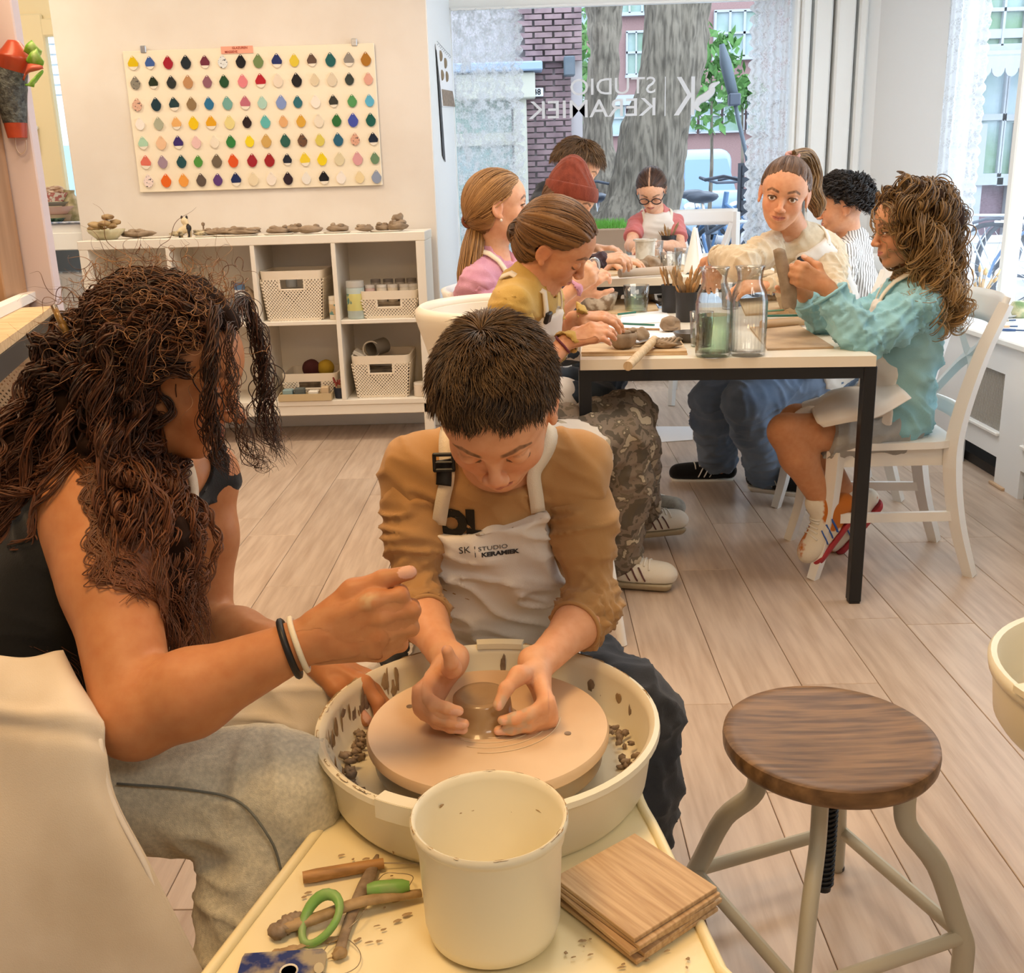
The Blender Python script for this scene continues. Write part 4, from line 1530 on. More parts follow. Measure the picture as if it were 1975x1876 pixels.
def curls(name, roots, guides, col, col2, parent, rad, turns, m=None, seed=0, K=44, coil=.012, ns=4, sdf=None, margin=.004, tipcol=None, jitter=1.0, start=.12, coilend=None, clump=1, cr=.004):
 """curly locks: each follows its guide with a growing coil; roots [N,3], guides [N,G,3]"""
 r = np.random.RandomState(seed)
 N = len(roots)
 G = np.concatenate([np.asarray(roots)[:, None], np.asarray(guides)], 1)
 g = G.shape[1]
 tt = np.linspace(0, 1, K)
 x = tt * (g - 1)
 i = np.clip(x.astype(int), 0, g - 2)
 f = (x - i)[None, :, None]
 Qp = np.concatenate([2 * G[:, :1] - G[:, 1:2], G, 2 * G[:, -1:] - G[:, -2:-1]], 1)
 a, b, c, d = Qp[:, i], Qp[:, i + 1], Qp[:, i + 2], Qp[:, i + 3]
 P = .5 * (2 * b + (c - a) * f + (2 * a - 5 * b + 4 * c - d) * f ** 2 + (3 * b - a - 3 * c + d) * f ** 3)
 T = np.gradient(P, axis=1)
 T /= np.linalg.norm(T, axis=2, keepdims=True) + 1e-9
 u = np.cross(T, (.3, .5, .2))
 u /= np.linalg.norm(u, axis=2, keepdims=True) + 1e-9
 w = np.cross(T, u)
 ph = r.rand(N, 1) * 6.28
 tn = turns * (.7 + .6 * r.rand(N, 1))
 co = coil * (.5 + r.rand(N, 1))
 if clump > 1:
  rep = lambda a: np.repeat(a, clump, 0)
  P, u, w = rep(P), rep(u), rep(w)
  N = N * clump
  ph, tn, co = rep(ph) + .35 * r.randn(N, 1), rep(tn) * (1 + .03 * r.randn(N, 1)), rep(co) * (1 + .22 * r.randn(N, 1))
  sp = np.interp(tt, (0, .3, .8, 1), (1.2, 1, .7, 1.1))[None, :, None] * cr
  P = P + (r.randn(N, 1, 3) * .6 + .35 * np.sin(tt[None, :, None] * 9 * r.rand(N, 1, 1) + 6.28 * r.rand(N, 1, 3))) * sp
 am = co * np.clip((tt[None] - .02) / start, 0, 1) if clump > 1 else coil * (.5 + r.rand(N, 1)) * np.clip((tt[None] - .02) / start, 0, 1)
 if coilend:
  am = am * np.interp(tt, (0, .5, 1), (1, 1, coilend))[None]
 th = ph + 2 * pi * tn * tt[None] ** .9 + .5 * np.sin(6 * tt[None] + ph * 3)
 P = P + (am * np.cos(th))[..., None] * u + (am * np.sin(th))[..., None] * w
 if sdf is not None:
  P = sdf.push(P, margin, 2)
 t = r.rand(N, 1) ** 1.3
 c0 = rgb(col) * (1 - t) + rgb(col2) * t
 cc = np.repeat(c0[:, None], K, 1)
 if tipcol is not None:
  q = np.clip((tt - .25) / .6, 0, 1)[None, :, None] * (.25 + .75 * r.rand(N, 1, 1))
  cc = cc * (1 - q) + rgb(tipcol) * q
 rr = np.asarray(rad) * (.6 + .8 * r.rand(N, 1)) * np.interp(tt, (0, .1, .75, 1), (.7, 1, .9, .25))[None]
 return tubes(name, P, rr, m or hairmat(), parent, ns, cc)
def shoe(s, ank, d, L=.235, up=(0, 0, 1), m=None, sole=None, w=.043, name='shoe', high=False, stripes=None, label=None):
 """ank: ankle joint; d: toe direction"""
 ank, d = np.asarray(ank, float), nrm(d)
 up = nrm(np.asarray(up, float) - d * np.dot(up, d))
 R = np.stack([np.cross(d, up), d, up], 1)
 h = .075
 heel, toe = ank - up * (h - .035) - d * .045, ank - up * (h - .028) + d * (L - .10)
 S_ = Sdf()
 S_.cap(heel, toe, .036, .034, .03)
 S_.ell((heel + toe) / 2 + d * .04, (w, .09, .034), R, .03)
 S_.cap(ank - up * .01, ank - up * .03 + d * .03, .038, .036, .04)
 if high:
  S_.cap(ank + up * .03, ank, .042, .042, .03)
 b = ank - up * (h - .008)
 V, Q = S_.mesh(.0052, clip=[(b, -up)])
 t = mk(name, V, Q, m, s.root)
 if label:
  t['label'] = label
 S2 = Sdf()
 S2.ell((heel + toe) / 2 + d * .005 - up * .02, (w + .006, L / 2 + .0, .03), R, .0, box=True, rd=.03)
 V, Q = S2.mesh(.005, clip=[(b, up), (b - up * .024, -up), ((heel + toe) / 2 + d * (L / 2), d)])
 mk('sole', V, Q, sole, t)
 if stripes:
  for k in range(3):
   for sd in (-1, 1):
    a = ank + d * (.018 + .024 * k) - up * .012 + R[:, 0] * sd * .042
    e = ank + d * (.040 + .024 * k) - up * .055 + R[:, 0] * sd * .048
    q = S_.snap(np.linspace(a, e, 7), .0015)
    MB().tube(q, .0065, 6, flat=.35).build('stripe', stripes, t, smooth=True)
 lc = MB()
 for k in range(5):
  a = ank + d * (.030 + .017 * k) - up * (.002 + .0085 * k)
  q = S_.snap(np.linspace(a - R[:, 0] * .02, a + R[:, 0] * .02, 5), .002)
  lc.tube(q, .003, 5)
 lc.build('laces', M_lace, t, smooth=True)
 return t
M_lace = clothmat('lace_white', 'ECE8DF')
M_apron = clothmat('apron_cotton', 'E9E2D8', 'DFD6CC', scale=8, bump=.12, bs=700)
# ================================================================ potter's wheel and what lies on it
M_pan = mat('pan_plastic', 'F1E9CF', 0.35, bump=0.02)
M_deck = mat('deck_plastic', 'F4E7BE', 0.38, col2='F0E0B0', nscale=5, bump=0.02, bscale=80)
M_clay = mat('clay_grey', 'A18C74', 0.75, col2='85715B', nscale=22, bump=0.4, bscale=60)
M_claywet = mat('clay_wet', 'A98C66', 0.25, col2='987C5A', nscale=14, bump=0.1, bscale=30, coat=0.4)
M_slip = mat('clay_slip', 'B3976F', 0.55, col2='9A805C', nscale=60, bump=0.3, bscale=90)
M_slipd = mat('clay_slip_dark', '9C8872', 0.6, col2='7C6A58', nscale=60, bump=0.4, bscale=90)
M_bat = mat('bat_wet_clay', 'E4C8A4', 0.35, col2='D6B48C', nscale=5, stretch=(1, 1, 1), bump=0.08, bscale=20)
M_wood = mat('wood_tool', 'B98A55', 0.5, col2='99703F', nscale=8, stretch=(3, 14, 14), bump=0.1)
M_ply = mat('plywood', 'CFAE84', 0.6, col2='B08C63', nscale=9, stretch=(22, 1.3, 5), namt=(.35, .7), bump=0.15, bscale=20, detail=8)
M_green = mat('tool_green', '7FB35A', 0.4, col2='9CB07A', nscale=25)
M_wire = mat('wire', 'A89A86', 0.35, metal=0.8)
WX, WY0, WZ, PR, DZ = -0.066, 1.197, 0.55, 0.218, 0.475
wheel = thing('pottery_wheel', (WX, WY0, 0), 'cream pottery wheel with a round splash pan, boy throwing on it', 'pottery wheel')
out = [(-0.362, 0.74), (0.200, 0.735), (0.178, 0.835), (0.143, 1.057), (0.128, 1.135), (0.118, 1.26), (0.07, 1.40), (-0.20, 1.40), (-0.245, 1.26), (-0.26, 1.142), (-0.34, 0.845)]
# deck: flat tray with a raised rounded edge
b = MB()
oc = np.array(out)
cen = oc.mean(0)
b.prism([tuple(p) for p in oc], 0.03, (0, 0, DZ - 0.032))
b.build('deck', M_deck, wheel)
ed = np.array([(*(cen + (p - cen) * 0.985), DZ - 0.001) for p in oc])
MB().tube(crom(np.vstack([ed, ed[:1]]), 4)[:-1] * (1, 1, 1), 0.0065, 8, closed=True).build('deck_rim', M_deck, wheel, smooth=True)
body = [tuple(cen + (p - cen) * 0.88) for p in oc]
MB().prism(body, 0.33, (0, 0, 0.115)).build('housing', M_pan, wheel)
for x, y in ((-0.30, 0.80), (0.14, 0.80), (0.05, 1.34), (-0.19, 1.34)):
 MB().cyl((x, y, 0), (x, y, 0.12), 0.016, 0.02, 12).build('leg', M_black, wheel, auto=40)
# splash pan
prof = [(0.02, .012), (PR - .028, .012), (PR - .016, .02), (PR - .009, .075), (PR - .008, .083), (PR - .002, .089), (PR + .004, .086), (PR + .005, .079), (PR - .001, .074), (PR - .004, .07), (PR - .012, .012), (PR - .02, .0), (0.02, 0)]
MB().lathe(prof, (WX, WY0, DZ), 72, closed=True).build('splash_pan', M_pan, wheel, auto=50)
for a, w in ((1.52, .16), (-2.02, .11)):
 b = MB()
 for k in range(7):
  t0, t1 = a - w + 2 * w * k / 7, a - w + 2 * w * (k + 1) / 7
  for (r0, r1, z0, z1) in ((PR - .010, PR + .008, .084, .0925), (PR + .004, PR + .009, .068, .092)):
   P = []
   for t in (t0, t1):
    for (r, z) in ((r0, z0), (r1, z0), (r1, z1), (r0, z1)):
     P.append((WX + r * cos(t), WY0 + r * sin(t), DZ + z))
   b.add(P, [(0, 1, 2, 3), (7, 6, 5, 4), (0, 4, 5, 1), (1, 5, 6, 2), (2, 6, 7, 3), (3, 7, 4, 0)])
 b.build('pan_clip', M_pan, wheel, auto=40)
# clay smeared over the pan: thin irregular patches
b, b2 = MB(), MB()
rs = np.random.RandomState(11)
def patch(m, c, u, v, ru, rv, seed, n=12, th=.0012, nor=None):
 r_ = np.random.RandomState(seed)
 rad = .25 + .85 * r_.rand(n)
 rad = (rad + np.roll(rad, 1)) / 2
 c, u, v = np.asarray(c, float), nrm(u), nrm(v)
 nn = np.cross(u, v) if nor is None else nrm(nor)
 ring = [c + u * ru * rad[k] * cos(2 * pi * k / n) + v * rv * rad[k] * sin(2 * pi * k / n) for k in range(n)]
 V = ring + [p + (c - p) * .25 + nn * th for p in ring] + [c + nn * th * 1.3]
 F = [(k, (k + 1) % n, n + (k + 1) % n, n + k) for k in range(n)] + [(n + k, n + (k + 1) % n, 2 * n) for k in range(n)]
 m.add(V, F)
for k in range(46):
 a = rs.choice([rs.uniform(1.9, 4.6), rs.uniform(0.2, 1.4), rs.uniform(2.2, 4.2)])
 ca, sa = cos(a), sin(a)
 patch(b, (WX + PR * ca, WY0 + PR * sa, DZ + .0885), (-sa, ca, 0), (ca, sa, 0), rs.uniform(.004, .018), rs.uniform(.002, .0045), k, th=.001)
for k in range(70):
 a = rs.uniform(2.3, 4.4) if k < 55 else rs.uniform(0.1, 1.5)
 ca, sa = cos(a), sin(a)
 patch(b2 if k % 2 else b, (WX + (PR - .0125) * ca, WY0 + (PR - .0125) * sa, DZ + rs.uniform(.03, .072)), (-sa, ca, 0), (0, 0, 1), rs.uniform(.003, .010), rs.uniform(.008, .032), k + 100, th=.0007, nor=(-ca, -sa, 0))
tag(b.build('clay_smears', M_slip, wheel, smooth=True), kind='stuff')
tag(b2.build('dark_clay_smears', M_slipd, wheel, smooth=True), kind='stuff')
b = MB()
for k in range(120):
 a = rs.uniform(2.6, 4.3) if k < 85 else rs.uniform(-.5, .6)
 r = rs.uniform(.172, .196)
 b.blob((WX + r * cos(a), WY0 + r * sin(a), DZ + .014 + .016 * rs.rand()), (.003 + .005 * rs.rand(), .0035, .003 + .003 * rs.rand()), 4, k, .5)
tag(b.build('clay_trimmings', M_slipd, wheel, smooth=True), kind='stuff')
# wheel head and bat
MB().lathe([(0.0, .03), (0.142, .03), (0.149, .034), (0.150, .058), (0.0, .058)], (WX, WY0, DZ), 72).build('wheel_head', mat('wheel_metal', '8F887C', .35, metal=.6, col2='A08A6A', nscale=12), wheel, auto=40)
MB().lathe([(0.0, .0585), (0.154, .0585), (0.1575, .062), (0.158, .070), (0.1555, .0752), (0.06, .0758), (0.0, .0758)], (WX, WY0, DZ), 96).build('bat', M_bat, wheel, auto=40)
BZ = DZ + .0758
for (px_, py_) in ((790, 1362), (1095, 1414)):
 p = AZ(px_, py_, BZ)
 MB().cyl((p[0], p[1], BZ - .004), (p[0], p[1], BZ + .0006), .0045, n=12).build('bat_pin', M_slipd, wheel)
b = MB()
for k in range(5):
 r = .045 + .012 * k
 b.tube([(WX + .002 + r * cos(t), WY0 + .02 + r * sin(t), BZ + .0004) for t in np.linspace(-2.5 + k * .2, -.5 + k * .1, 18)], .0013, 5, flat=.5)
tag(b.build('throwing_water', mat('water_ring', 'EED6B2', .5), wheel, smooth=True), kind='stuff')
CLX, CLY = AZ(930, 1372, BZ + .012)[:2]
MB().lathe([(0.0, 0), (.050, 0), (.046, .003), (.0405, .008), (.039, .022), (.0375, .034), (.033, .038), (.027, .0365), (.02, .034), (0, .033)], (CLX, CLY, BZ), 48).build('clay_pot', M_claywet, None, auto=60)
tag(bpy.data.objects['clay_pot'], "low wet lump of clay centred on the wheel between the boy's hands", 'clay')
# white throwing bucket
bc = AZ(943, 1570, .612)
BR, BH = .0785, .137
bk = thing('bucket', (bc[0], bc[1], DZ), 'cream plastic water bucket with a clay smeared rim in front of the splash pan', 'bucket')
prof = [(0.0, 0.004), (.058, .004), (.0655, .009), (.0685, .02), (.0715, BH - .03), (.0735, BH - .024), (.0745, BH - .008), (.0755, BH), (.0785, BH + .002), (.0805, BH - .001), (.0805, BH - .006), (.078, BH - .009),
  (.0765, BH - .012), (.0765, BH - .022), (.0735, BH - .030), (.0705, .02), (.067, .006), (.060, 0.0), (0, 0)]
MB().lathe(prof, (bc[0], bc[1], DZ), 64).build('shell', M_pan, bk, auto=55)
b = MB()
for k in range(44):
 a = rs.uniform(0, 6.28) if k < 20 else rs.choice([2.9, 3.3, 1.5, -.6, 0.4]) + rs.randn() * .2
 patch(b, (bc[0] + .0785 * cos(a), bc[1] + .0785 * sin(a), DZ + BH + .0016), (-sin(a), cos(a), 0), (cos(a), sin(a), 0), rs.uniform(.003, .010), rs.uniform(.001, .0025), 200 + k, th=.0008)
for k in range(7):
 a = rs.uniform(.6, 2.4)
 patch(b, (bc[0] + .072 * cos(a), bc[1] + .072 * sin(a), DZ + BH - rs.uniform(.02, .05)), (-sin(a), cos(a), 0), (0, 0, 1), rs.uniform(.002, .009), rs.uniform(.001, .003), 240 + k, th=.0008, nor=(-cos(a), -sin(a), 0))
tag(b.build('clay_smears', M_slip, bk, smooth=True), kind='stuff')
# plywood squares
c4 = [AZ(1235, 1607, .503), AZ(1400, 1703, .503), AZ(1190, 1812, .503), AZ(1070, 1697, .503)]
bc2 = np.mean(c4, 0)
ang = atan2(c4[0][1] - c4[3][1], c4[0][0] - c4[3][0])
e1 = (np.linalg.norm(c4[1] - c4[0]) + np.linalg.norm(c4[2] - c4[3])) / 2
WORDS = ['topmost', 'second', 'third', 'fourth', 'lowest']
offs = [(0, 0, 0), (.003, -.004, .02), (-.002, -.006, -.035), (.006, -.001, .05), (.001, -.005, .01)]
for k in range(5):
 z = DZ + .001 + .0056 * (4 - k)
 o = MB().box((0, 0, .0025), (.122, .124, .005), .0006).build('plywood_square', M_ply)
 o.location = (bc2[0] + offs[k][0], bc2[1] + offs[k][1], z)
 o.rotation_euler = (0, 0, ang + offs[k][2])
 tag(o, '%s of the thin plywood squares stacked right of the bucket' % WORDS[k], 'board', 'plywood squares on the wheel deck')
# tools on the deck
zt = DZ + .001
def D(px_, py_, h=.004):
 return AZ(px_, py_, zt + h)
t = thing('needle_tool', D(660, 1685), 'needle tool with a turned wooden handle, highest of the tools on the deck', 'tool')
a, e = D(584, 1692, .006), D(740, 1664, .006)
P = np.linspace(a, e, 7)
MB().tube(P, [.0066, .0074, .0072, .0070, .0068, .0064, .0058], 12).build('handle', M_wood, t, auto=40)
MB().cyl(e, D(805, 1665, .003), .0008, n=6).build('needle', M_wire, t)
t = thing('wooden_knife', D(700, 1720), 'clay caked wooden knife crossing under the green wire handle', 'tool')
P = [D(728, 1648, .003), D(712, 1690, .006), D(690, 1735, .006), D(668, 1790, .005), D(655, 1835, .004)]
MB().tube(crom(P, 3), np.interp(np.linspace(0, 1, 13), (0, .12, .3, .8, 1), (.002, .006, .0085, .005, .006)), 10, flat=.45).build('blade', M_slipd, t, smooth=True)
MB().blob(D(655, 1838, .004), (.008, .007, .005), 6, 3, .3).build('clay_lump', M_slip, t, smooth=True)
t = thing('clay_stick', D(660, 1760), 'long stick coated in grey clay behind the green loop', 'tool')
P = [D(545, 1790, .006), D(610, 1770, .008), (D(700, 1738, .013)), D(812, 1722, .006)]
MB().tube(crom(P, 5), np.interp(np.linspace(0, 1, 16), (0, .2, .8, 1), (.008, .0085, .0075, .006)), 10, flat=.7).build('stick', M_slip, t, smooth=True)
b = MB()
for k in range(5):
 b.blob(D(535 + k * 9, 1795 - k * 6, .006), (.010, .009, .007), 7, k + 4, .35)
b.build('clay_lump', M_slipd, t, smooth=True)
t = thing('trimming_loop', D(617, 1770), 'glossy green oval loop leaning on the clay stick', 'tool')
cc, ux, uy = D(617, 1772, .014), nrm(D(640, 1730, .03) - D(594, 1812, .004)), nrm(D(655, 1790) - D(585, 1760))
uy = nrm(uy - ux * np.dot(ux, uy))
P = [cc + ux * .0265 * cos(q) + uy * .0185 * sin(q) * (1 + .15 * cos(q)) for q in np.linspace(0, 2 * pi, 25)[:-1]]
MB().tube(P, [.0042 + .0022 * max(0, sin(q + 2.2)) for q in np.linspace(0, 2 * pi, 25)[:-1]], 9, closed=True).build('loop', M_green, t, smooth=True)
t = thing('wire_cutter', D(745, 1715), 'short green wooden toggle with a fine wire near the bucket', 'wire cutter')
MB().tube(np.linspace(D(708, 1716, .016), D(790, 1708, .016), 7), [.006, .0085, .0088, .0085, .0085, .0078, .005], 10).build('toggle', M_green, t, auto=50)
P = [D(790, 1707, .016), D(796, 1690, .01), D(770, 1684, .006), D(735, 1690, .006), D(700, 1760, .012), D(660, 1800, .004)]
MB().tube(crom(P, 8), .0005, 5).build('wire', M_wire, t, smooth=True)
t = thing('wire_cutter', D(650, 1840), 'thin looped cutting wire with a pale disc on the blue tile', 'wire cutter')
P = [D(614, 1868, .006), D(618, 1845, .004), D(640, 1815, .005), D(668, 1810, .004), D(694, 1835, .003), D(690, 1862, .003), D(660, 1878, .003), D(622, 1876, .003)]
MB().tube(crom(P, 8), .0005, 5).build('wire', M_wire, t, smooth=True)
MB().cyl(D(615, 1866, .0068), D(615, 1866, .0095), .005, n=14).build('disc', mat('disc_pale', 'D9C9A4', .5), t)
# blue glazed tile at the lower edge
p = D(548, 1900, 0)
t = thing('glazed_tile', (p[0], p[1], zt), 'dark blue and grey marbled glazed tile at the deck edge', 'tile')
a, e, f = D(470, 1846, 0), D(632, 1836, 0), D(452, 1915, 0)
b = MB()
n = 18
Wd = np.linalg.norm(e - a)
o_ = [(Wd * .02, 0), (Wd * .94, 0), (Wd, -.006), (Wd, -.06), (0, -.06), (0, -.006)]
MB().prism(o_, .005, a, e - a, np.cross((0, 0, 1), e - a)).build('plate', mat('glaze_marbled', '2C3D74', .15, col2='A79C86', nscale=38, namt=(.42, .6)), t)
q = D(557, 1872, .0055)
MB().lathe([(0, .0), (.0075, .0), (.009, .0012), (.0095, .0)], (q[0], q[1], q[2]), 18).build('pale_glaze_eye', mat('glaze_white', 'EDE6D6', .2), t)
# crumbs and dried splashes on the deck
b = MB()
for k in range(70):
 px_, py_ = (rs.uniform(480, 790), rs.uniform(1640, 1850)) if k < 46 else (rs.uniform(1080, 1330), rs.uniform(1800, 1870))
 if px_ < 640 - (py_ - 1560) * .62 + 40:
  continue
 patch(b, D(px_, py_, .0003), (1, .3, 0), (-.3, 1, 0), rs.uniform(.001, .007), rs.uniform(.0008, .0035), 300 + k, th=.0008)
for k in range(7):
 patch(b, D(530 + k * 18, 1835 - k * 4, .0002), (1, .3, 0), (-.3, 1, 0), .012, .006, 400 + k, th=.0005)
tag(b.build('clay_splashes', M_slip, wheel, smooth=True), kind='stuff')
# ---- swivel stool
sc_ = AZ(1600, 1413, .42)
st = thing('swivel_stool', (sc_[0], sc_[1], 0), 'round dark wood stool with grey tube legs and a threaded spindle', 'stool')
M_seat = mat('stool_walnut', '8F6C47', .42, col2='5E4329', nscale=7, stretch=(1.2, 12, 6), namt=(.36, .66), bump=.08, bscale=12, detail=8)
M_tube = mat('tube_grey', 'BDB6A2', .38, bump=.02)
MB().lathe([(0, -.034), (.146, -.034), (.153, -.031), (.157, -.024), (.158, -.012), (.1565, -.003), (.152, 0), (.135, -.001), (.09, -.004), (0, -.006)], (sc_[0], sc_[1], .42), 64).build('seat', M_seat, st, auto=45)
cx, cy = (sc_[0] + AZ(1583, 1700, .05)[0]) / 2, (sc_[1] + .03)
feet = {'back': AZ(1614, 1674, 0), 'right': AZ(1852, 1893, 0)}
ev = feet['right'] - feet['back']
pv = V3(ev[1], -ev[0], 0)
feet['left'], feet['front'] = feet['back'] + pv, feet['right'] + pv
fc = np.mean(list(feet.values()), 0)
spx, spy = fc[0], fc[1]
zs = .386
MB().lathe([(0, .11), (.0125, .11), (.0125, .38), (0, .38)], (spx, spy, 0), 16, fn=lambda r, z, a: r).build('spindle_core', M_black, st, auto=40)
b = MB()
for k in range(24):
 b.tube([(spx + .0145 * cos(t), spy + .0145 * sin(t), .115 + .009 * k + .009 * t / 6.28) for t in np.linspace(0, 6.28, 13)], .0024, 5)
tag(b.build('spindle_thread', M_black, st, smooth=True), kind='stuff')
MB().lathe([(.019, .315), (.024, .318), (.024, zs), (.019, zs)], (spx, spy, 0), 20).build('spindle_collar', M_tube, st, auto=40)
for nme, f in feet.items():
 d = nrm(f - (spx, spy, 0))
 R0 = np.linalg.norm((f - (spx, spy, 0))[:2])
 P = [(0.015, .374), (.098, .374), (.110, .366), (.112, .335), (.112, .285), (.122, .252), (.165, .20), (R0 * .93, .11), (R0 * .99, .075), (R0, .045), (R0, .0)]
 pts = [np.array((spx, spy, 0)) + d * r + (0, 0, z) for r, z in P]
 lg = MB().tube(crom(pts, 4), .0125, 10, flat=1.35).build('leg', M_tube, st, smooth=True)
 MB().cyl(f, f + (0, 0, .006), .0135, n=12).build('foot_cap', M_black, lg)
names = ['back', 'right', 'front', 'left']
for i in range(4):
 a, e = feet[names[i]], feet[names[(i + 1) % 4]]
 up = V3(0, 0, .085)
 c_ = np.array((spx, spy, 0))
 a2, e2 = c_ + (a - c_) * .985 + up, c_ + (e - c_) * .985 + up
 MB().tube([a2, e2], .0095, 10, flat=1.25).build('footrest', M_tube, st, auto=40)
# ---- splash pan of the neighbouring wheel at the right edge
p2 = AZ(1940, 1312, .575)
q = (p2[0] + .222, p2[1] + .01)
w2_ = thing('pottery_wheel', (q[0], q[1], 0), 'second cream pottery wheel cut off by the right edge', 'pottery wheel')
prof = [(0.02, .012), (.19, .012), (.200, .02), (.206, .085), (.210, .094), (.218, .096), (.222, .090), (.220, .076), (.214, .072), (.208, .012), (.20, 0), (.02, 0)]
MB().lathe(prof, (q[0], q[1], .48), 64, closed=True).build('splash_pan', M_pan, w2_, auto=50)
b = MB()
for k in range(6):
 t0, t1 = pi + .15 + .09 * k, pi + .15 + .09 * (k + 1)
 P = []
 for t_ in (t0, t1):
  for (r, z) in ((.205, .095), (.226, .092), (.226, .101), (.205, .103)):
   P.append((q[0] + r * cos(t_), q[1] + r * sin(t_), .48 + z))
 b.add(P, [(0, 1, 2, 3), (7, 6, 5, 4), (0, 4, 5, 1), (1, 5, 6, 2), (2, 6, 7, 3), (3, 7, 4, 0)])
b.build('pan_clip', M_pan, w2_, auto=40)
MB().lathe([(0, .10), (.10, .10), (.11, .12), (.12, .40), (.12, .479), (0, .479)], (q[0], q[1], 0), 48).build('housing', M_pan, w2_, auto=40)
MB().lathe([(0, .03), (.15, .03), (.15, .06), (0, .062)], (q[0], q[1], .48), 48).build('wheel_head', mat('bat_pale', 'DDE3EA', .3), w2_, auto=40)
for a in (.8, 2.4, 4, 5.5):
 MB().cyl((q[0] + .08 * cos(a), q[1] + .08 * sin(a), 0), (q[0] + .08 * cos(a), q[1] + .08 * sin(a), .11), .016, n=10).build('leg', M_black, w2_)
# ================================================================ the boy at the wheel
M_tan = clothmat('jersey_tan', 'B98F5E', 'AC8252', scale=9, bump=.15, bs=900)
M_darkjean = clothmat('denim_black', '3B3D42', '2E3035', scale=12, bump=.3, bs=700)
boy = Person('boy with short brown hair in a tan shirt and apron shaping clay on the wheel', (-.05, 1.5, 0), skin='E9B088', lip='C87E6C', brow='5A4330')
hc = AY(957, 786, 1.335)
BHH = .218
boy.head(hc, (-.05, -.70, -.71), (-.07, -.71, .70), BHH, lid=0.0, vox=.0017, nose=-1.2, fat=1.06)
SLr, SLl = AY(803, 912, 1.47), AY(1108, 898, 1.47)
nb, pel = AY(955, 880, 1.49), AY(950, 1240, 1.64)
e1, e2 = AY(797, 1160, 1.41), AY(1146, 1170, 1.41)
w1, w2 = AY(868, 1280, 1.245), AY(1032, 1288, 1.25)
T, TR = torso_sdf(pel, nb, SLl, SLr, .98, -.010)
boy.body.join(T, 0)
boy.body.cap(boy.L((0, -.10, -.12)), nb + (0, .0, -.02), .052, .056, .035)
limb(boy.body, SLr, e1, w1, (.036, .029, .0215), 0)
limb(boy.body, SLl, e2, w2, (.036, .029, .0215), 0)
HL = .152
boy.hand(w1, (-.42, -.84, -.34), (-.86, .36, .12), (.15, -.1, 1), HL, curls=[(1.15, .40, .15), (1.2, .38, .15), (1.2, .38, .15), (1.2, .4, .2)], spread=.07,
   thumb=((.55, .62, -.50), (.35, .85, -.25), (.10, .95, .10)), vox=.0017)
boy.hand(w2, (.22, -.86, -.44), (.90, .22, .20), (-.30, -.15, 1), HL, curls=[(1.25, .30, .15), (1.3, .30, .15), (1.32, .30, .15), (1.3, .35, .2)], spread=.06,
   thumb=((.45, .62, -.45), (.62, .12, -.72), (.70, -.25, -.6)), vox=.0017)
for p_, r_ in ((AY(890, 1372, 1.16), .03), (AY(965, 1380, 1.16), .04), (AY(985, 1390, 1.16), .03)):
 boy.smears.append((p_, r_, rgb('D2B79A'), -.2, 160))
hipR, hipL = pel + TR @ V3(.075, .02, -.02), pel + TR @ V3(-.075, .02, -.02)
kR, kL = AY(640, 1335, 1.42), AY(1222, 1372, 1.40)
aR, aL = V3(-.24, 1.33, .09), V3(.13, 1.36, .09)
boy.finish(.009, lo=(-2, 0, .5))
# shirt
sh = Sdf()
sh.join(T, .016)
sh.cap(SLr, SLr + (e1 - SLr) * .2, .046, .044, .03)
sh.cap(SLl, SLl + (e2 - SLl) * .2, .046, .044, .03)
sh.cap(boy.L((0, -.14, -.30)), nb, .058, .066, .04)
dR, dL = nrm(w1 - e1), nrm(w2 - e2)
def cuff(p, d, r):
 p = np.asarray(p)
 def f(X, Y, Z):
  q = (X - p[0]) * d[0] + (Y - p[1]) * d[1] + (Z - p[2]) * d[2]
  w = np.sqrt((X - p[0]) ** 2 + (Y - p[1]) ** 2 + (Z - p[2]) ** 2)
  return np.where(w < r, q, -1.0)
 return f
cR, cL = e1 + (w1 - e1) * .32, e2 + (w2 - e2) * .36
hd = boy.L((0, .05, -.5))
def neckhole(X, Y, Z):
 c_ = boy.L((0, .12, -.40))
 d = nrm(boy.L((0, .0, 1)) - boy.L((0, 0, 0)))
 return .074 - np.sqrt((X - c_[0]) ** 2 + ((Y - c_[1]) * 1.0) ** 2 + ((Z - c_[2] - .0) * 1.1) ** 2)
cr_, cl_ = cuff(cR, dR, .12), cuff(cL, dL, .12)
upR, upL = nrm(e1 - SLr), nrm(e2 - SLl)
shirt_o = boy.cloth('shirt', sh, M_tan, .005, [neckhole, (pel - (0, 0, .06), (0, 0, -1))], [((.6, .2, .8), 45, 14, .004)])
for sh_, e_, w_, c_, d_, up_, cc in ((SLr, e1, w1, cR, dR, upR, cr_), (SLl, e2, w2, cL, dL, upL, cl_)):
 sv = Sdf()
 limb(sv, sh_, e_, e_ * .45 + w_ * .55, (.038, .030, .027), .011)
 boy.cloth('sleeve', sv, M_tan, .0042, [cc], [(d_, 120, 22, .007, c_ - d_ * .02, .07), (up_, 62, 12, .006, (sh_ + e_) / 2, .2), (nrm(up_ + .6 * nrm(np.cross(up_, (0, 1, .2)))), 50, 12, .005, e_, .09)])
for p_, d_ in ((cR, dR), (cL, dL)):
 u_ = nrm(np.cross(d_, (0, 0, 1)))
 v_ = np.cross(d_, u_)
 MB().tube([p_ - d_ * .004 + (u_ * cos(a) + v_ * sin(a)) * .0375 for a in np.linspace(0, 2 * pi, 29)[:-1]], .0035, 6, closed=True).build('cuff', M_tan, boy.root, smooth=True)
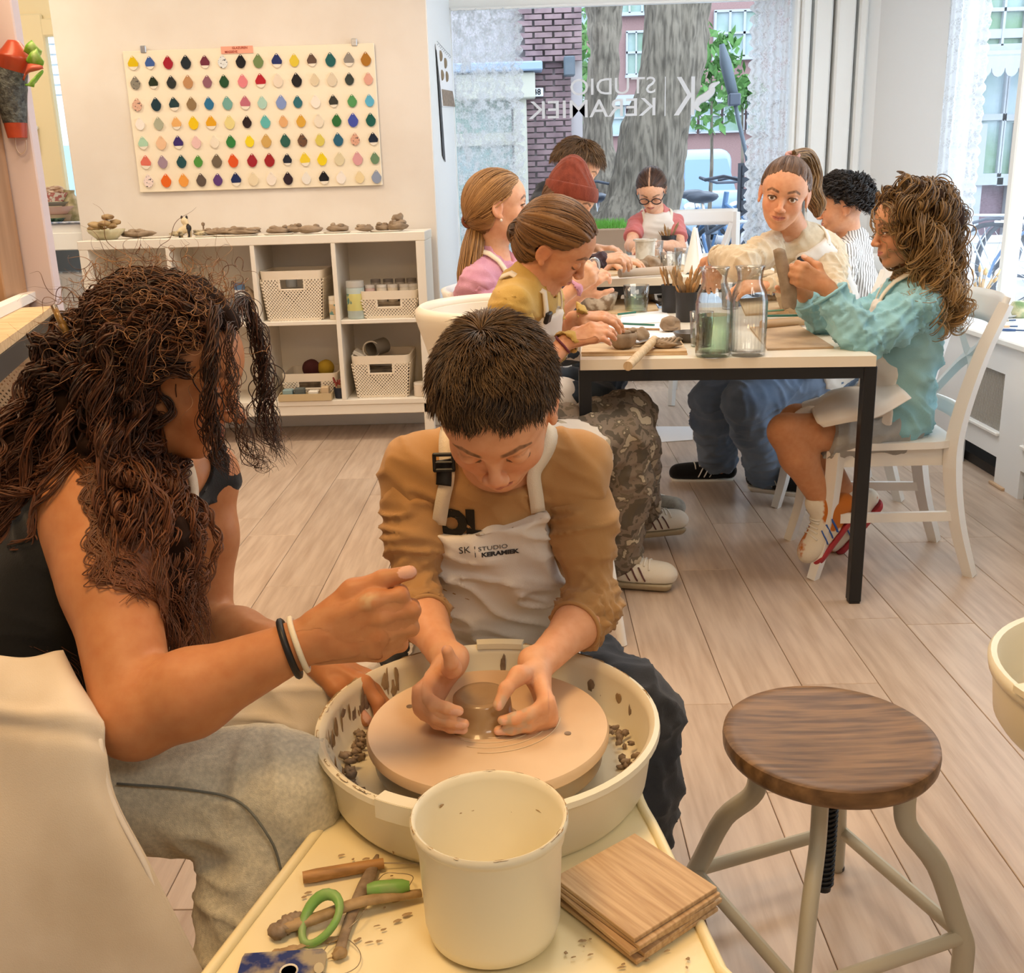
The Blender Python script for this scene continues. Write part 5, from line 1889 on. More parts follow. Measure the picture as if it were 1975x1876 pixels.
# printed letters on the shirt, half hidden by the bib
o_ = AY(888, 1012, 1.42)
decal('shirt_print', 'OL', .052, o_, (1, 0, -.05), (0, .25, 1), shirt_o, mat('print_black', '14130F', .6), boy.root, bold=.004, off=.0028)
# trousers
tr = Sdf()
limb(tr, hipR, kR, aR, (.082, .062, .045), .012)
limb(tr, hipL, kL, aL, (.082, .062, .045), .012)
tr.ell(pel, (.15, .115, .10), TR, .05)
boy.cloth('jeans', tr, M_darkjean, .009, [((0, 0, .05), (0, 0, -1))], [((0, .4, 1), 40, 18, .006), ((1, 0, .3), 22, 22, .004)])
for a_, k_ in ((aR, kR), (aL, kL)):
 shoe(boy, V3(a_[0], a_[1], .075), (0, -1, 0), m=M_darkjean, sole=M_lace)
# apron
ap = Sdf()
ap.join(sh, .0135)
limb(ap, hipR, kR, aR, (.082, .062, .045), .027)
limb(ap, hipL, kL, aL, (.082, .062, .045), .027)
ap.ell(pel, (.15, .115, .10), TR, .05)
BL = np.linalg.norm(nb - pel)
def apron_region(pel, TR, top, half_top, half_bot, yb=-.01, drop=.0, skew=0.0):
 def f(X, Y, Z):
  x, y, z = X - pel[0], Y - pel[1], Z - pel[2]
  lx = x * TR[0, 0] + y * TR[1, 0] + z * TR[2, 0]
  ly = x * TR[0, 1] + y * TR[1, 1] + z * TR[2, 1]
  lz = x * TR[0, 2] + y * TR[1, 2] + z * TR[2, 2]
  t = np.clip(lz / top, 0, 1)
  hw = half_bot + (half_top - half_bot) * t ** 1.5
  return np.maximum(np.maximum(np.abs(lx) - hw, yb - ly), np.maximum(lz - (top + skew * lx + .25 * lx * lx), -lz - drop))
 return f
apron_o = boy.cloth('apron', ap, M_apron, .005, [apron_region(pel, TR, BL * .88, .080, .150, .0, .14, -.22), ((0, 0, .40), (0, 0, -1))],
   [((.15, .1, 1), 42, 12, .006), ((.5, 0, .8), 30, 9, .005)], label='white cotton apron with printed lettering')
M_strap = clothmat('apron_strap', 'E9DDC8')
tl, tr_ = AY(852, 1000, 1.42), AY(1050, 972, 1.42)
shp = Sdf().join(sh)
ribbon('apron_strap', [AY(846, 1010, 1.42), AY(858, 940, 1.40), AY(868, 880, 1.43), AY(880, 845, 1.46), AY(905, 830, 1.52)], .021, .0016, M_strap, boy.root, shp, .003)
ribbon('apron_strap', [AY(1037, 985, 1.42), AY(1033, 930, 1.40), AY(1026, 880, 1.43), AY(1015, 850, 1.46), AY(1000, 835, 1.52)], .021, .0016, M_strap, boy.root, shp, .003)
bkp = shp.snap(AY(862, 892, 1.42)[None], .008)[0]
bkl = MB()
for (dx, dz, w_, h_) in ((0, .0115, .032, .0055), (0, -.0115, .032, .0055), (-.0135, 0, .0055, .026), (.0135, 0, .0055, .026), (0, 0, .03, .004)):
 bkl.box(bkp + V3(dx, -.002, dz), (w_, .005, h_), .0015)
bo = bkl.build('strap_buckle', M_black, boy.root)
ribbon('buckle_webbing', [AY(856, 935, 1.41), AY(860, 912, 1.42), AY(864, 890, 1.43)], .022, .003, M_black, bo, shp, .004)
pr_ = mat('print_dark', '2B2B2E', .6)
X_, Y_ = V3(1, 0, .09), V3(-.03, .30, 1)
for t_, sz_, px_, py_, bo_, wd_ in (('STUDIO', .0086, 950, 1057, -.0001, 1.42), ('KERAMIEK', .0086, 963.5, 1067.5, .0004, 1.36), ('|', .018, 915.5, 1063, -.0001, 1), ('SK', .0140, 895, 1062, -.0001, 1.15)):
 decal('apron_print', t_, sz_, AY(px_, py_, 1.40), X_, Y_, apron_o, pr_, boy.root, .0008, bo_, wide=wd_)
# cropped hair
S_ = Sdf()
S_.ell(boy.L((0, -.03, .14)), np.array((.343, .445, .385)) * BHH, boy.h[1], .02)
S_.ell(boy.L((0, -.18, -.06)), np.array((.30, .275, .25)) * BHH, boy.h[1], .05)
def boyline(P):
 q = boy.loc(P)
 x, y, z = np.abs(q[..., 0]), q[..., 1], q[..., 2]
 front = y - (.335 - .5 * np.maximum(x - .16, 0)) + np.maximum(.335 - z, 0) * 1.8
 side = y - (.10 + 1.4 * (z - .08))
 f = np.where(z > .22, front, np.maximum(front, side))
 return np.maximum(f, np.where(x > .2, .15 - np.sqrt((y + .03) ** 2 + (z + .02) ** 2), -1))
def boyclip(X, Y, Z):
 P = np.stack(np.broadcast_arrays(X, Y, Z), -1)
 return boyline(P) * BHH
V, Q = S_.mesh(.003, clip=[boyclip])
V, Q = compact(V, Q)
hb = mk('hair', V, Q, hairmat('hair_core', .8), boy.root, True, np.tile(rgb('33241A'), (len(V), 1)))
rs = np.random.RandomState(3)
N = 15000
d = rs.randn(N * 2, 3)
d /= np.linalg.norm(d, axis=1, keepdims=True)
P = boy.L((0, -.08, .10)) + (d * np.array((.34, .42, .40))) @ boy.h[1].T * BHH
P = S_.snap(P, -.001, 6)
ok = (boyline(P) < -.01) & (boy.loc(P)[:, 2] > -.34)
P = P[ok][:N]
nrmv = S_.grad(P)
q = boy.loc(P)
wh = np.array((.05, -.22, .48))
tdir = q - wh
tdir = tdir / (np.linalg.norm(tdir, axis=1, keepdims=True) + 1e-6) + np.array((0, .55, .0)) * (q[:, 2:3] > .05)
tdir = tdir @ boy.h[1].T
tdir -= nrmv * (tdir * nrmv).sum(1)[:, None]
tdir /= np.linalg.norm(tdir, axis=1, keepdims=True) + 1e-6
cl_n = vnoise(P, 75, 3)[:, None]
tdir = tdir + np.cross(nrmv, tdir) * (.8 * cl_n + .22 * rs.randn(len(P), 1))
top = np.clip((q[:, 2] - .05) / .25, .25, 1)[:, None]
ln = (.016 + .013 * rs.rand(len(P), 1)) * (.25 + .85 * top) * (1 - .35 * np.clip((q[:, 1:2] - .1) / .25, 0, 1))
K = 5
tt = np.linspace(0, 1, K)
lift = .85 - .40 * np.clip((q[:, 1] - .0) / .3, 0, 1)[:, None]
pa = np.stack([P + ln * t_ * (nrmv * lift * (1 - .5 * t_) + tdir * (.75 + .3 * t_)) for t_ in tt], 1)
tc = np.clip(rs.rand(len(P), 1) * .9 + .35 * cl_n, 0, 1)
tubes('strands', pa, np.array([.00062, .0006, .0005, .00036, .0001]) * 1.25, hairmat(), hb, 3, rgb('2C1F16') * (1 - tc) + rgb('6E5335') * tc)
# ================================================================ the woman beside the wheel
M_tank = clothmat('jersey_black', '1A1B1D', '141416', bump=.15)
M_jeans = clothmat('denim_light', 'E6DFC8', 'B9B5A3', scale=170, bump=.45, bs=900, namt=(.25, .8))
wo = Person('woman with long dark curly hair in a black top leaning towards the wheel', (-.6, 1.3, 0), skin='C4875A', lip='B06A58', brow='2E2018')
wc = AY(333, 716, 1.40)
wo.head(wc, (.92, -.10, -.34), (.33, .0, .94), .222, lid=0.35, vox=.002, nose=1.4)
sr, sl = AY(190, 985, 1.28), AY(392, 915, 1.56)
nbw, pelw = AY(262, 905, 1.43), AY(-40, 1495, 1.24)
er, wr_ = AY(262, 1383, 1.08), AY(588, 1238, 1.10)
el, wl_ = AY(395, 1215, 1.5), AY(600, 1262, 1.36)
T2, TR2 = torso_sdf(pelw, nbw, sl, sr, 1.08, -.004, 1.12)
wo.body.join(T2, 0)
wo.body.cap(wo.L((0, -.08, -.15)), nbw, .052, .058, .035)
limb(wo.body, sr, er, wr_, (.056, .046, .027), 0, .03, 1.02)
limb(wo.body, sl, el, wl_, (.050, .042, .026), 0, .03, 1.0)
wo.body.cap(sr, sr + (er - sr) * .25, .060, .055, .04)
W_L = .182
wo.hand(wr_, (.98, -.05, .20), (-.05, -.97, .16), (-.15, .1, 1), W_L, tl=1.18, curls=[(.25, 1.55, .7), (.30, 1.5, .7), (.38, 1.45, .7), (.45, 1.4, .7)], spread=.02,
  thumb=((.86, .50, -.15), (.98, .16, -.12), (1.0, .02, -.08)), vox=.0017)
wo.hand(wl_, (.86, -.15, -.38), (.35, .25, .85), (.2, -1, -.1), W_L, curls=[(.45, .5, .25), (.55, .5, .25), (.65, .5, .3), (.7, .6, .3)], spread=.05,
  thumb=((.80, .35, -.25), (.92, .05, -.35), (.9, .0, -.4)), vox=.0017)
wo.smears += [(AY(700, 1146, 1.08), .020, rgb('D9C29A'), .0, 150), (AY(745, 1162, 1.08), .010, rgb('E2CDB4'), -.1, 170), (AY(690, 1310, 1.25), .045, rgb('C9AE8C'), .35, 90), (AY(740, 1330, 1.25), .05, rgb('C4A684'), .35, 90), (AY(730, 1270, 1.25), .04, rgb('C4A684'), .2, 90)]
wo.iris = '3A2818'
hr, hl = pelw + TR2 @ V3(.085, .02, -.0), pelw + TR2 @ V3(-.085, .02, .0)
kr, kl = AY(545, 1522, 1.13), AY(606, 1352, 1.40)
ar, al = AZ(445, 2150, .10), V3(-.36, 1.36, .10)
wo.finish(coarse=.0062, lo=(-3, 0, .42))
tk = Sdf().join(T2, .010)
def scoop(X, Y, Z):
 c1 = nbw + TR2 @ V3(0, .03, .05)
 a = .085 - np.sqrt((X - c1[0]) ** 2 + (Y - c1[1]) ** 2 + (Z - c1[2]) ** 2)
 b_ = .075 - np.sqrt((X - sr[0]) ** 2 + (Y - sr[1]) ** 2 + (Z - sr[2]) ** 2)
 c_ = .040 - np.sqrt((X - sl[0]) ** 2 + (Y - sl[1]) ** 2 + (Z - sl[2]) ** 2)
 return np.maximum(np.maximum(a, b_), c_)
wo.cloth('tank_top', tk, M_tank, .005, [scoop], [((.3, .2, 1), 35, 12, .003)])
jn = Sdf()
limb(jn, hr, kr, ar, (.098, .074, .070), .0, .04, 1.05)
limb(jn, hl, kl, al, (.092, .070, .060), .0, .04)
jn.ell(pelw, (.17, .12, .10), TR2, .06)
jd = nrm(ar - kr)
wo.cloth('jeans', jn, M_jeans, .007, [((0, 0, .05), (0, 0, -1))],
   [(nrm(ar - kr), 32, 10, .006, kr + (ar - kr) * .35, .16), ((.5, 0, .9), 26, 9, .006, kr + (-.05, -.03, -.06), .12), (nrm(kr - hr), 24, 7, .004)])
# outer seam
P = [AY(215, 1508, 1.05), AY(350, 1522, 1.05), AY(460, 1550, 1.05), AY(520, 1620, 1.04), AY(550, 1700, 1.03)]
q = jn.snap(crom(P, 6), .0015)
MB().tube(q, .0017, 5).build('seam', clothmat('denim_seam', '6F726C'), wo.root, smooth=True)
for a_ in (ar, al):
 shoe(wo, V3(a_[0], a_[1], .075), (.9, -.3, 0), .25, m=M_lace, sole=M_lace)
# apron: waist and far lap, then the panel hanging over the near thigh
la = Sdf()
la.join(T2, .024)
la.cap(hl, kl, .118, .100, .05)
la.cap(kl, kl + (-.02, -.03, -.24), .100, .095, .05)
la.cap(hl, hr, .12, .115, .05)
wz = AY(60, 1258, 1.1)
def wband(X, Y, Z):
 x, y, z = X - pelw[0], Y - pelw[1], Z - pelw[2]
 lz = x * TR2[0, 2] + y * TR2[1, 2] + z * TR2[2, 2]
 ly = x * TR2[0, 1] + y * TR2[1, 1] + z * TR2[2, 1]
 return np.where(ly < .17, lz - .142, -1.0)
wo.cloth('apron', la, M_apron, .008, [wband, ((0, 0, .30), (0, 0, -1))], [((.2, .3, 1), 30, 9, .006), ((1, 0, .4), 20, 7, .006)])
G = [[AY(-120, 1262, 1.13), AY(-40, 1264, 1.105), AY(40, 1268, 1.10), AY(100, 1262, 1.115), AY(118, 1258, 1.15)],
  [AY(-120, 1390, 1.06), AY(-20, 1385, 1.035), AY(70, 1385, 1.02), AY(140, 1380, 1.02), AY(192, 1388, 1.035)],
  [AY(-120, 1560, 1.02), AY(0, 1545, 1.0), AY(90, 1530, .985), AY(170, 1525, .985), AY(222, 1530, 1.0)],
  [AY(-120, 1720, .99), AY(0, 1710, .97), AY(120, 1700, .96), AY(225, 1690, .96), AY(302, 1690, .975)],
  [AY(-120, 1960, .95), AY(20, 1960, .935), AY(170, 1960, .93), AY(320, 1960, .935), AY(428, 1960, .95)],
  [AY(-120, 2250, .93), AY(30, 2250, .92), AY(190, 2250, .92), AY(360, 2250, .92), AY(490, 2250, .93)]]
sheet('apron_panel', G, clothmat('apron_shade_stain', 'E0D4C2', 'C6B59C', scale=4.5, bump=.15, bs=700, namt=(.42, .72)), wo.root, 14, .003, lambda u, v, B: .004 * np.sin(v * 9 + u * 3) * np.clip(1.2 - u * 2, .15, 1) + .007 * (vnoise(B * (1, 1, .5), 14, 2)) + .005 * np.exp(-((u - .16 - .06 * v) / .02) ** 2) - .004 * np.exp(-((u - .20 - .07 * v) / .02) ** 2))  # darker blotches in the colour stand for shading as well as faint stains
P = [g[4] + V3(-.004, -.003, 0) for g in G]
MB().tube(crom(P, 8), .0035, 6, flat=.6).build('apron_hem', M_apron, wo.root, smooth=True)
ribbon('apron_strap', [AY(330, 905, 1.42), AY(345, 985, 1.40), AY(352, 1060, 1.38), AY(362, 1150, 1.36), AY(368, 1230, 1.34)], .024, .0022, M_strap, wo.root, tk, .006)
# bracelets
for nm, off_, c_, r_ in (('bracelet', -.018, M_black, .0042), ('bracelet', -.006, clothmat('cord_cream', 'E6DCC4'), .0036)):
 d_ = nrm(wr_ - er)
 c0 = wr_ + d_ * (off_ - .002)
 u_ = nrm(np.cross(d_, (0, 1, 0)))
 v_ = np.cross(d_, u_)
 P = [c0 + (u_ * cos(a) + v_ * sin(a)) * .031 + d_ * (.007 * sin(a + .6)) for a in np.linspace(0, 2 * pi, 33)[:-1]]
 P = wo.body.snap(np.array(P), r_ * .8)
 MB().tube(P, r_, 7, closed=True).build(nm, c_, wo.root, smooth=True)
# hair: dark core, then curls
core = Sdf()
core.ell(wo.L((0, -.06, .16)), np.array((.39, .48, .43)) * .222, wo.h[1], .02)
core.ell(wo.L((0, -.30, -.10)), np.array((.36, .34, .40)) * .222, wo.h[1], .06)
bk = [AY(215, 760, 1.42), AY(130, 880, 1.42), AY(55, 1010, 1.40), AY(10, 1120, 1.36), AY(0, 1200, 1.33)]
fr_ = [AY(205, 790, 1.37), AY(245, 930, 1.30), AY(285, 1040, 1.26), AY(308, 1130, 1.25), AY(325, 1200, 1.25)]
core.chain(bk, [.085, .075, .065, .055, .03], .05)
core.chain(fr_, [.06, .050, .042, .030, .012], .04)
def wline(X, Y, Z):
 P = np.stack(np.broadcast_arrays(X, Y, Z), -1)
 q = wo.loc(P)
 x, y, z = np.abs(q[..., 0]), q[..., 1], q[..., 2]
 f = y - np.interp(z, (-.7, -.3, -.05, .12, .24, .33, .40, .5), (-.16, -.10, .0, .06, .12, .20, .34, .6))
 return np.where(z > -.75, f * .2, -1)
V, Q = core.mesh(.008, clip=[wline])
V, Q = compact(V, Q)
Nn = vnormals(V, Q)
V = V + Nn * (.012 * vnoise(V, 28, 4) + .006 * vnoise(V, 70, 6))[:, None]
hw = mk('hair', V, Q, hairmat('hair_core', .8), wo.root, True, rgb('24160F') * (1 + .3 * vnoise(V, 40, 2)[:, None]))
solid = Sdf().join(core, -.012)
skinonly = Sdf().join(wo.body)
rs = np.random.RandomState(8)
def scalp(n, xr, yr, zr):
 out_ = []
 while len(out_) < n:
  v = rs.randn(3)
  v /= np.linalg.norm(v)
  q = v * (.36, .45, .40) + (0, -.04, .13)
  if xr[0] <= q[0] <= xr[1] and yr[0] <= q[1] <= yr[1] and zr[0] <= q[2] <= zr[1]:
   out_.append(wo.L(q))
 return np.array(out_)
def jit(p, n, s):
 return np.asarray(p) + rs.randn(n, 3) * s
CA, CB, CT = '1D110B', '5A3622', '7A4A2E'
# back curtain
n = 250
R0 = scalp(n, (-.3, .4), (-.5, .0), (-.15, .5))
u = rs.rand(n, 1)
g1 = R0 + (AY(150, 770, 1.40) - R0) * .55 + rs.randn(n, 3) * (.028, .03, .025) + np.array((-.02, 0, .0))
g2 = AY(205, 870, 1.33) * (1 - u) + AY(10, 880, 1.43) * u + rs.randn(n, 3) * (.020, .035, .025)
g3 = AY(85, 1030, 1.31) * (1 - u) + AY(-60, 1040, 1.42) * u + rs.randn(n, 3) * (.020, .04, .03)
g4 = AY(30, 1215, 1.26) * (1 - u) + AY(-110, 1180, 1.38) * u + rs.randn(n, 3) * (.025, .03, .035)
curls('curls', R0, np.stack([g1, g2, g3, g4], 1), CA, CB, hw, .00105, 7.5, coil=.0082, seed=1, tipcol=CT, sdf=skinonly, margin=.005, clump=13, cr=.0040, K=36, ns=3)
# curtain over the chest, in front of the shoulder
n = 250
R0 = scalp(n, (.08, .4), (-.42, -.10), (-.25, .36))
u = rs.rand(n, 1)
g1 = R0 * .5 + AY(225, 800, 1.32) * .5 + rs.randn(n, 3) * (.020, .025, .025)
g2 = AY(205, 910, 1.27) * (1 - u) + AY(300, 905, 1.36) * u + rs.randn(n, 3) * (.012, .025, .022)
g3 = AY(245, 1035, 1.21) * (1 - u) + AY(352, 1030, 1.32) * u + rs.randn(n, 3) * (.012, .025, .028)
g4 = AY(300, 1190, 1.20) * (1 - u) + AY(366, 1150, 1.30) * u + rs.randn(n, 3) * (.014, .025, .038)
curls('curls', R0, np.stack([g1, g2, g3, g4], 1), CA, CB, hw, .00105, 7.5, coil=.0082, seed=2, tipcol=CT, sdf=skinonly, margin=.004, clump=13, cr=.0040, K=36, ns=3)
# waves over the crown
n = 480
R0 = scalp(n, (-.38, .38), (-.5, .27), (.08, .56))
q0 = wo.loc(R0)
dn = np.stack([q0[:, 0] * .7 + .10 * np.sign(q0[:, 0] + .05), -.50 - .2 * rs.rand(n), -.28 - .3 * rs.rand(n)], 1)
q1 = q0 + dn * .33 + np.array((0, 0, .07))
q2 = q0 + dn * .75 + np.array((0, 0, .02))
q3 = q0 + dn * 1.15 - np.array((0, 0, .14))
sh_ = lambda a: (0, -.05, .12) + (a - (0, -.05, .12)) / np.maximum(np.linalg.norm((a - (0, -.05, .12)) / (.44, .54, .48), axis=1, keepdims=True), .75)
gg = [np.array([wo.L(p) for p in sh_(a)]) for a in (q1, q2, q3)]
curls('waves', R0, np.stack(gg, 1), CA, '6A4229', hw, .0009, 2.3, coil=.0045, seed=3, K=26, clump=14, cr=.0055, ns=3)
# frizz
n = 260
R0 = scalp(n, (-.4, .4), (-.5, .2), (.1, .56))
dd = R0 - wo.L((0, -.05, .1))
dd /= np.linalg.norm(dd, axis=1, keepdims=True)
g1 = R0 + dd * .035 + rs.randn(n, 3) * .012
g2 = g1 + dd * .02 + rs.randn(n, 3) * .022 - np.array((.015, 0, .01))
curls('frizz', R0, np.stack([g1, g2], 1), CB, 'A97E55', hw, .0004, 2.5, coil=.006, seed=5, K=20, ns=3)
# locks about the face
def face_locks(name, n, root, pts, s, coil, seed, turns=5, rad=.0011):
 R_ = np.array([wo.L(np.array(root) + rs.randn(3) * (.05, .04, .03)) for _ in range(n)])
 g = np.stack([jit(p, n, s * (.5 + .8 * i / len(pts))) for i, p in enumerate(pts)], 1)
 curls(name, R_, g, CA, CB, hw, rad, turns, coil=coil, seed=seed, K=54, start=.3)
face_locks('face_curls', 60, (.12, .24, .42), [AY(415, 600, 1.34), AY(408, 690, 1.30), AY(404, 780, 1.29), AY(412, 850, 1.29), AY(440, 905, 1.29)], .007, .005, 11, 4.0, .0007)
face_locks('face_curls', 26, (.05, .28, .40), [AY(446, 640, 1.32), AY(445, 740, 1.30), AY(460, 810, 1.29), AY(492, 880, 1.29), AY(512, 900, 1.29)], .007, .006, 12, 4.5, .0005)
face_locks('face_curls', 70, (-.16, .22, .42), [AY(470, 580, 1.50), AY(500, 660, 1.50), AY(512, 740, 1.49), AY(515, 810, 1.48), AY(540, 875, 1.47)], .009, .006, 13, 4.5, .0006)
face_locks('face_curls', 60, (.26, .02, .30), [AY(310, 620, 1.31), AY(272, 700, 1.29), AY(255, 780, 1.29)], .010, .003, 14, 2.5, .0007)
# hair slide
t = MB()
cl = AY(118, 640, 1.36)
for k in range(5):
 t.tube([cl + V3(.003 * k, -.01, .035 - .012 * k), cl + V3(.010 + .003 * k, -.022, .02 - .01 * k), cl + V3(.02, -.012, -.004 - .008 * k)], .0042, 6)
t.build('hair_claw', mat('tortoiseshell', '8C6A35', .25, col2='2A1C10', nscale=40), wo.root, smooth=True)
# ================================================================ shelf unit, baskets, glaze board, left corner
M_top = mat('table_white', 'EFE6D4', 0.28, bump=0.02)
M_steel = M_black
M_chair = mat('chair_white', 'ECEBE7', 0.35, bump=0.02)
M_pot = mat('pot_black', '2A2A2C', 0.45, bump=0.1, bscale=120)
M_glass = glassy('drinking_glass', (.975, .985, .98), .10, .02, 2.2, .75, .55)
M_water = glassy('water_green', (.74, .90, .78), .10, .02, 2.5, .6, .3)
M_dowel = mat('wood_pale', 'D8BE98', 0.55, col2='C4A57C', nscale=6, stretch=(14, 14, 3))
M_board = mat('board_pale', 'D9BD94', 0.6, col2='C3A278', nscale=6, stretch=(2, 16, 6), bump=.08)
M_brushg = mat('brush_green', '2F6E5C', 0.35)
M_paper = mat('paper', 'F2F3F5', 0.8)
M_bristle = mat('bristle', 'D9B98A', 0.8)
M_plastic = mat('basket_plastic', 'EFE3CE', 0.45)
M_metal = mat('metal_grey', 'B9BCC0', 0.3, metal=.8)
M_bisque = mat('bisque', 'E6DCCB', 0.8)
M_shelf = mat('shelf_white', 'EFE8DA', 0.45, bump=.02)
SY0, SY1 = 5.10, 5.47
xs_ = [AY(165, 600, SY0)[0] + .03, 0, AY(497, 600, SY0)[0], AY(651, 600, SY0)[0], AY(817, 600, SY0)[0]]
xs_[1] = (xs_[0] + xs_[2]) / 2
zt0, zb0, zm0 = 1.035, .215, .607
su = thing('shelf_unit', ((xs_[0] + xs_[4]) / 2, 5.28, 0), 'white open cube shelf unit under the glaze sample board', 'shelf')
yc_, dp = (SY0 + SY1) / 2, SY1 - SY0
MB().box(((xs_[0] + xs_[4]) / 2, yc_, zt0 - .022), (xs_[4] - xs_[0] + .05, dp, .044), .003).build('top_panel', M_shelf, su)
MB().box(((xs_[0] + xs_[4]) / 2, yc_, zb0 - .012), (xs_[4] - xs_[0], dp, .026), .002).build('bottom_panel', M_shelf, su)
MB().box(((xs_[0] + xs_[4]) / 2, SY0 + .03, zb0 - .05), (xs_[4] - xs_[0] + .04, .05, .05), .003).build('base_rail', M_shelf, su)
MB().box(((xs_[0] + xs_[4]) / 2, SY1 - .005, (zt0 + zb0) / 2), (xs_[4] - xs_[0], .008, zt0 - zb0)).build('back_panel', M_shelf, su)
for k, x in enumerate(xs_):
 w = .044 if k in (0, 4) else .022
 MB().box((x, yc_, (zt0 - .044 + zb0) / 2), (w, dp - .002, zt0 - .044 - zb0), .002).build('side_panel' if k in (0, 4) else 'divider', M_shelf, su)
for k in range(4):
 MB().box(((xs_[k] + xs_[k + 1]) / 2, yc_ + .003, zm0), (xs_[k + 1] - xs_[k] - .022, dp - .01, .02), .002).build('shelf_board', M_shelf, su)
for x in (xs_[0], xs_[4]):
 for y in (SY0 + .03, SY1 - .03):
  MB().box((x, y, zb0 / 2 - .01), (.05, .05, zb0 - .02), .003).build('leg', M_shelf, su)
def basket(x0, x1, z0, h, label, y=SY0 + .03, d=.30, taper=.88, m=None, ry=None):
 t = thing('basket', ((x0 + x1) / 2, y + d / 2, z0), label, 'basket', 'perforated plastic baskets')
 cx, cy = (x0 + x1) / 2, y + d / 2
 W, D_ = (x1 - x0) / 2, d / 2
 m = m or M_plastic
 def ringp(f, z):
  a = []
  r = .03
  for k, (sx, sy) in enumerate(((-1, -1), (1, -1), (1, 1), (-1, 1))):
   for j in range(4):
    an = pi + k * pi / 2 + j * pi / 6
    a.append((cx + sx * (W * f - r) + r * cos(an), cy + sy * (D_ * f - r) + r * sin(an), z))
  return a
 b = MB()
 def band(f0, za, f1, zb, th):
  A, B = ringp(f0, za), ringp(f1, zb)
  A2 = [(cx + (p[0] - cx) * th, cy + (p[1] - cy) * th, p[2]) for p in A]
  B2 = [(cx + (p[0] - cx) * th, cy + (p[1] - cy) * th, p[2]) for p in B]
  n = len(A)
  V = A + B + B2 + A2
  F = []
  for r0 in range(4):
   r1 = (r0 + 1) % 4
   for k in range(n):
    k2 = (k + 1) % n
    F.append((r0 * n + k, r0 * n + k2, r1 * n + k2, r1 * n + k))
  b.add(V, F)
 band(1.0, z0 + h - .042, 1.02, z0 + h, .95)
 b.build('rim', m, t, auto=40)
 b = MB()
 band(taper, z0, taper, z0 + .012, .9)
 b.add(ringp(taper * .98, z0 + .004), [tuple(range(16))])
 b.build('base', m, t)
 # lattice walls: crossing diagonal bars, a hand hole in the front
 b = MB()
 p = .0165
 hz = z0 + h - .042
 hh = min(.05, h * .3)
 for (ax, sgn) in ((0, -1), (1, 1), (1, -1)):
  half = (W if ax == 0 else D_)
  n = int(half * 2 / p)
  H_ = hz - z0
  def pt(u, v):
   f = taper + (1 - taper) * v
   if ax == 0:
    return V3(cx + u * f, cy + sgn * D_ * f, z0 + H_ * v)
   return V3(cx + sgn * W * f, cy + u * f, z0 + H_ * v)
  for k in range(-int(H_ / p) - 1, n + int(H_ / p) + 2):
   for s_ in (1, -1):
    u0 = -half + k * p
    # clip the diagonal to the wall
    v0, v1 = 0.0, 1.0
    a0, a1 = u0, u0 + s_ * H_
    lim = half * .97
    def cut(a, b_, va, vb):
     if abs(a1 - a0) < 1e-9:
      return va, vb
     ta, tb = (-lim - a0) / (a1 - a0), (lim - a0) / (a1 - a0)
     lo_, hi_ = min(ta, tb), max(ta, tb)
     return max(va, lo_), min(vb, hi_)
    v0, v1 = cut(a0, a1, v0, v1)
    if v1 - v0 < .03:
     continue
    segs = [(v0, v1)]
    if ax == 0:
     # leave the hole free
     t0, t1 = (-.058 - a0) / (a1 - a0), (.058 - a0) / (a1 - a0)
     lo_, hi_ = max(min(t0, t1), (H_ - hh) / H_), max(t0, t1)
     if hi_ > lo_ and lo_ < 1:
      segs = [(v0, min(v1, lo_)), (max(v0, hi_), v1)]
    for (q0, q1) in segs:
     if q1 - q0 > .02:
      A, B = pt(a0 + (a1 - a0) * q0, q0), pt(a0 + (a1 - a0) * q1, q1)
      b.bar(A, B, .0058, .004, up=(0, 1, 0) if ax == 0 else (1, 0, 0))
 tag(b.build('lattice', m, t), kind='stuff')
 fr_ = MB()
 y0 = cy - D_ * .985 - .002
 for (u, v, su_, sv) in ((-.062, hz - hh / 2, .010, hh), (.062, hz - hh / 2, .010, hh), (0, hz - hh, .134, .010)):
  fr_.box((cx + u, y0 + (hz - v) * (1 - taper) * D_ / (hz - z0), v), (su_, .006, sv), .002)
 fr_.build('handle_frame', m, t)
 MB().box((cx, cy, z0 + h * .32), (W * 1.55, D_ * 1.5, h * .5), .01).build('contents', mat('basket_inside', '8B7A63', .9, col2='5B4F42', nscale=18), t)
 return t
def atx_(px_, z=.6):
 return AY(px_, 600, SY0 + .03)[0]
basket(atx_(507), atx_(627), zm0 + .011, .245, 'tall lattice basket in the upper row, third cube of the shelf')
basket(atx_(696), atx_(806), zm0 + .011, .135, 'low lattice basket full of jars in the upper right cube')
basket(AY(677, 720, SY0)[0], AY(790, 720, SY0)[0], zb0 + .002, .215, 'tall lattice basket in the lower right cube')
basket(AY(535, 720, SY0)[0], AY(644, 720, SY0)[0], zb0 + .002, .125, 'low lattice basket with dark red and yellow balls, lower row', y=SY0 + .08, d=.27)
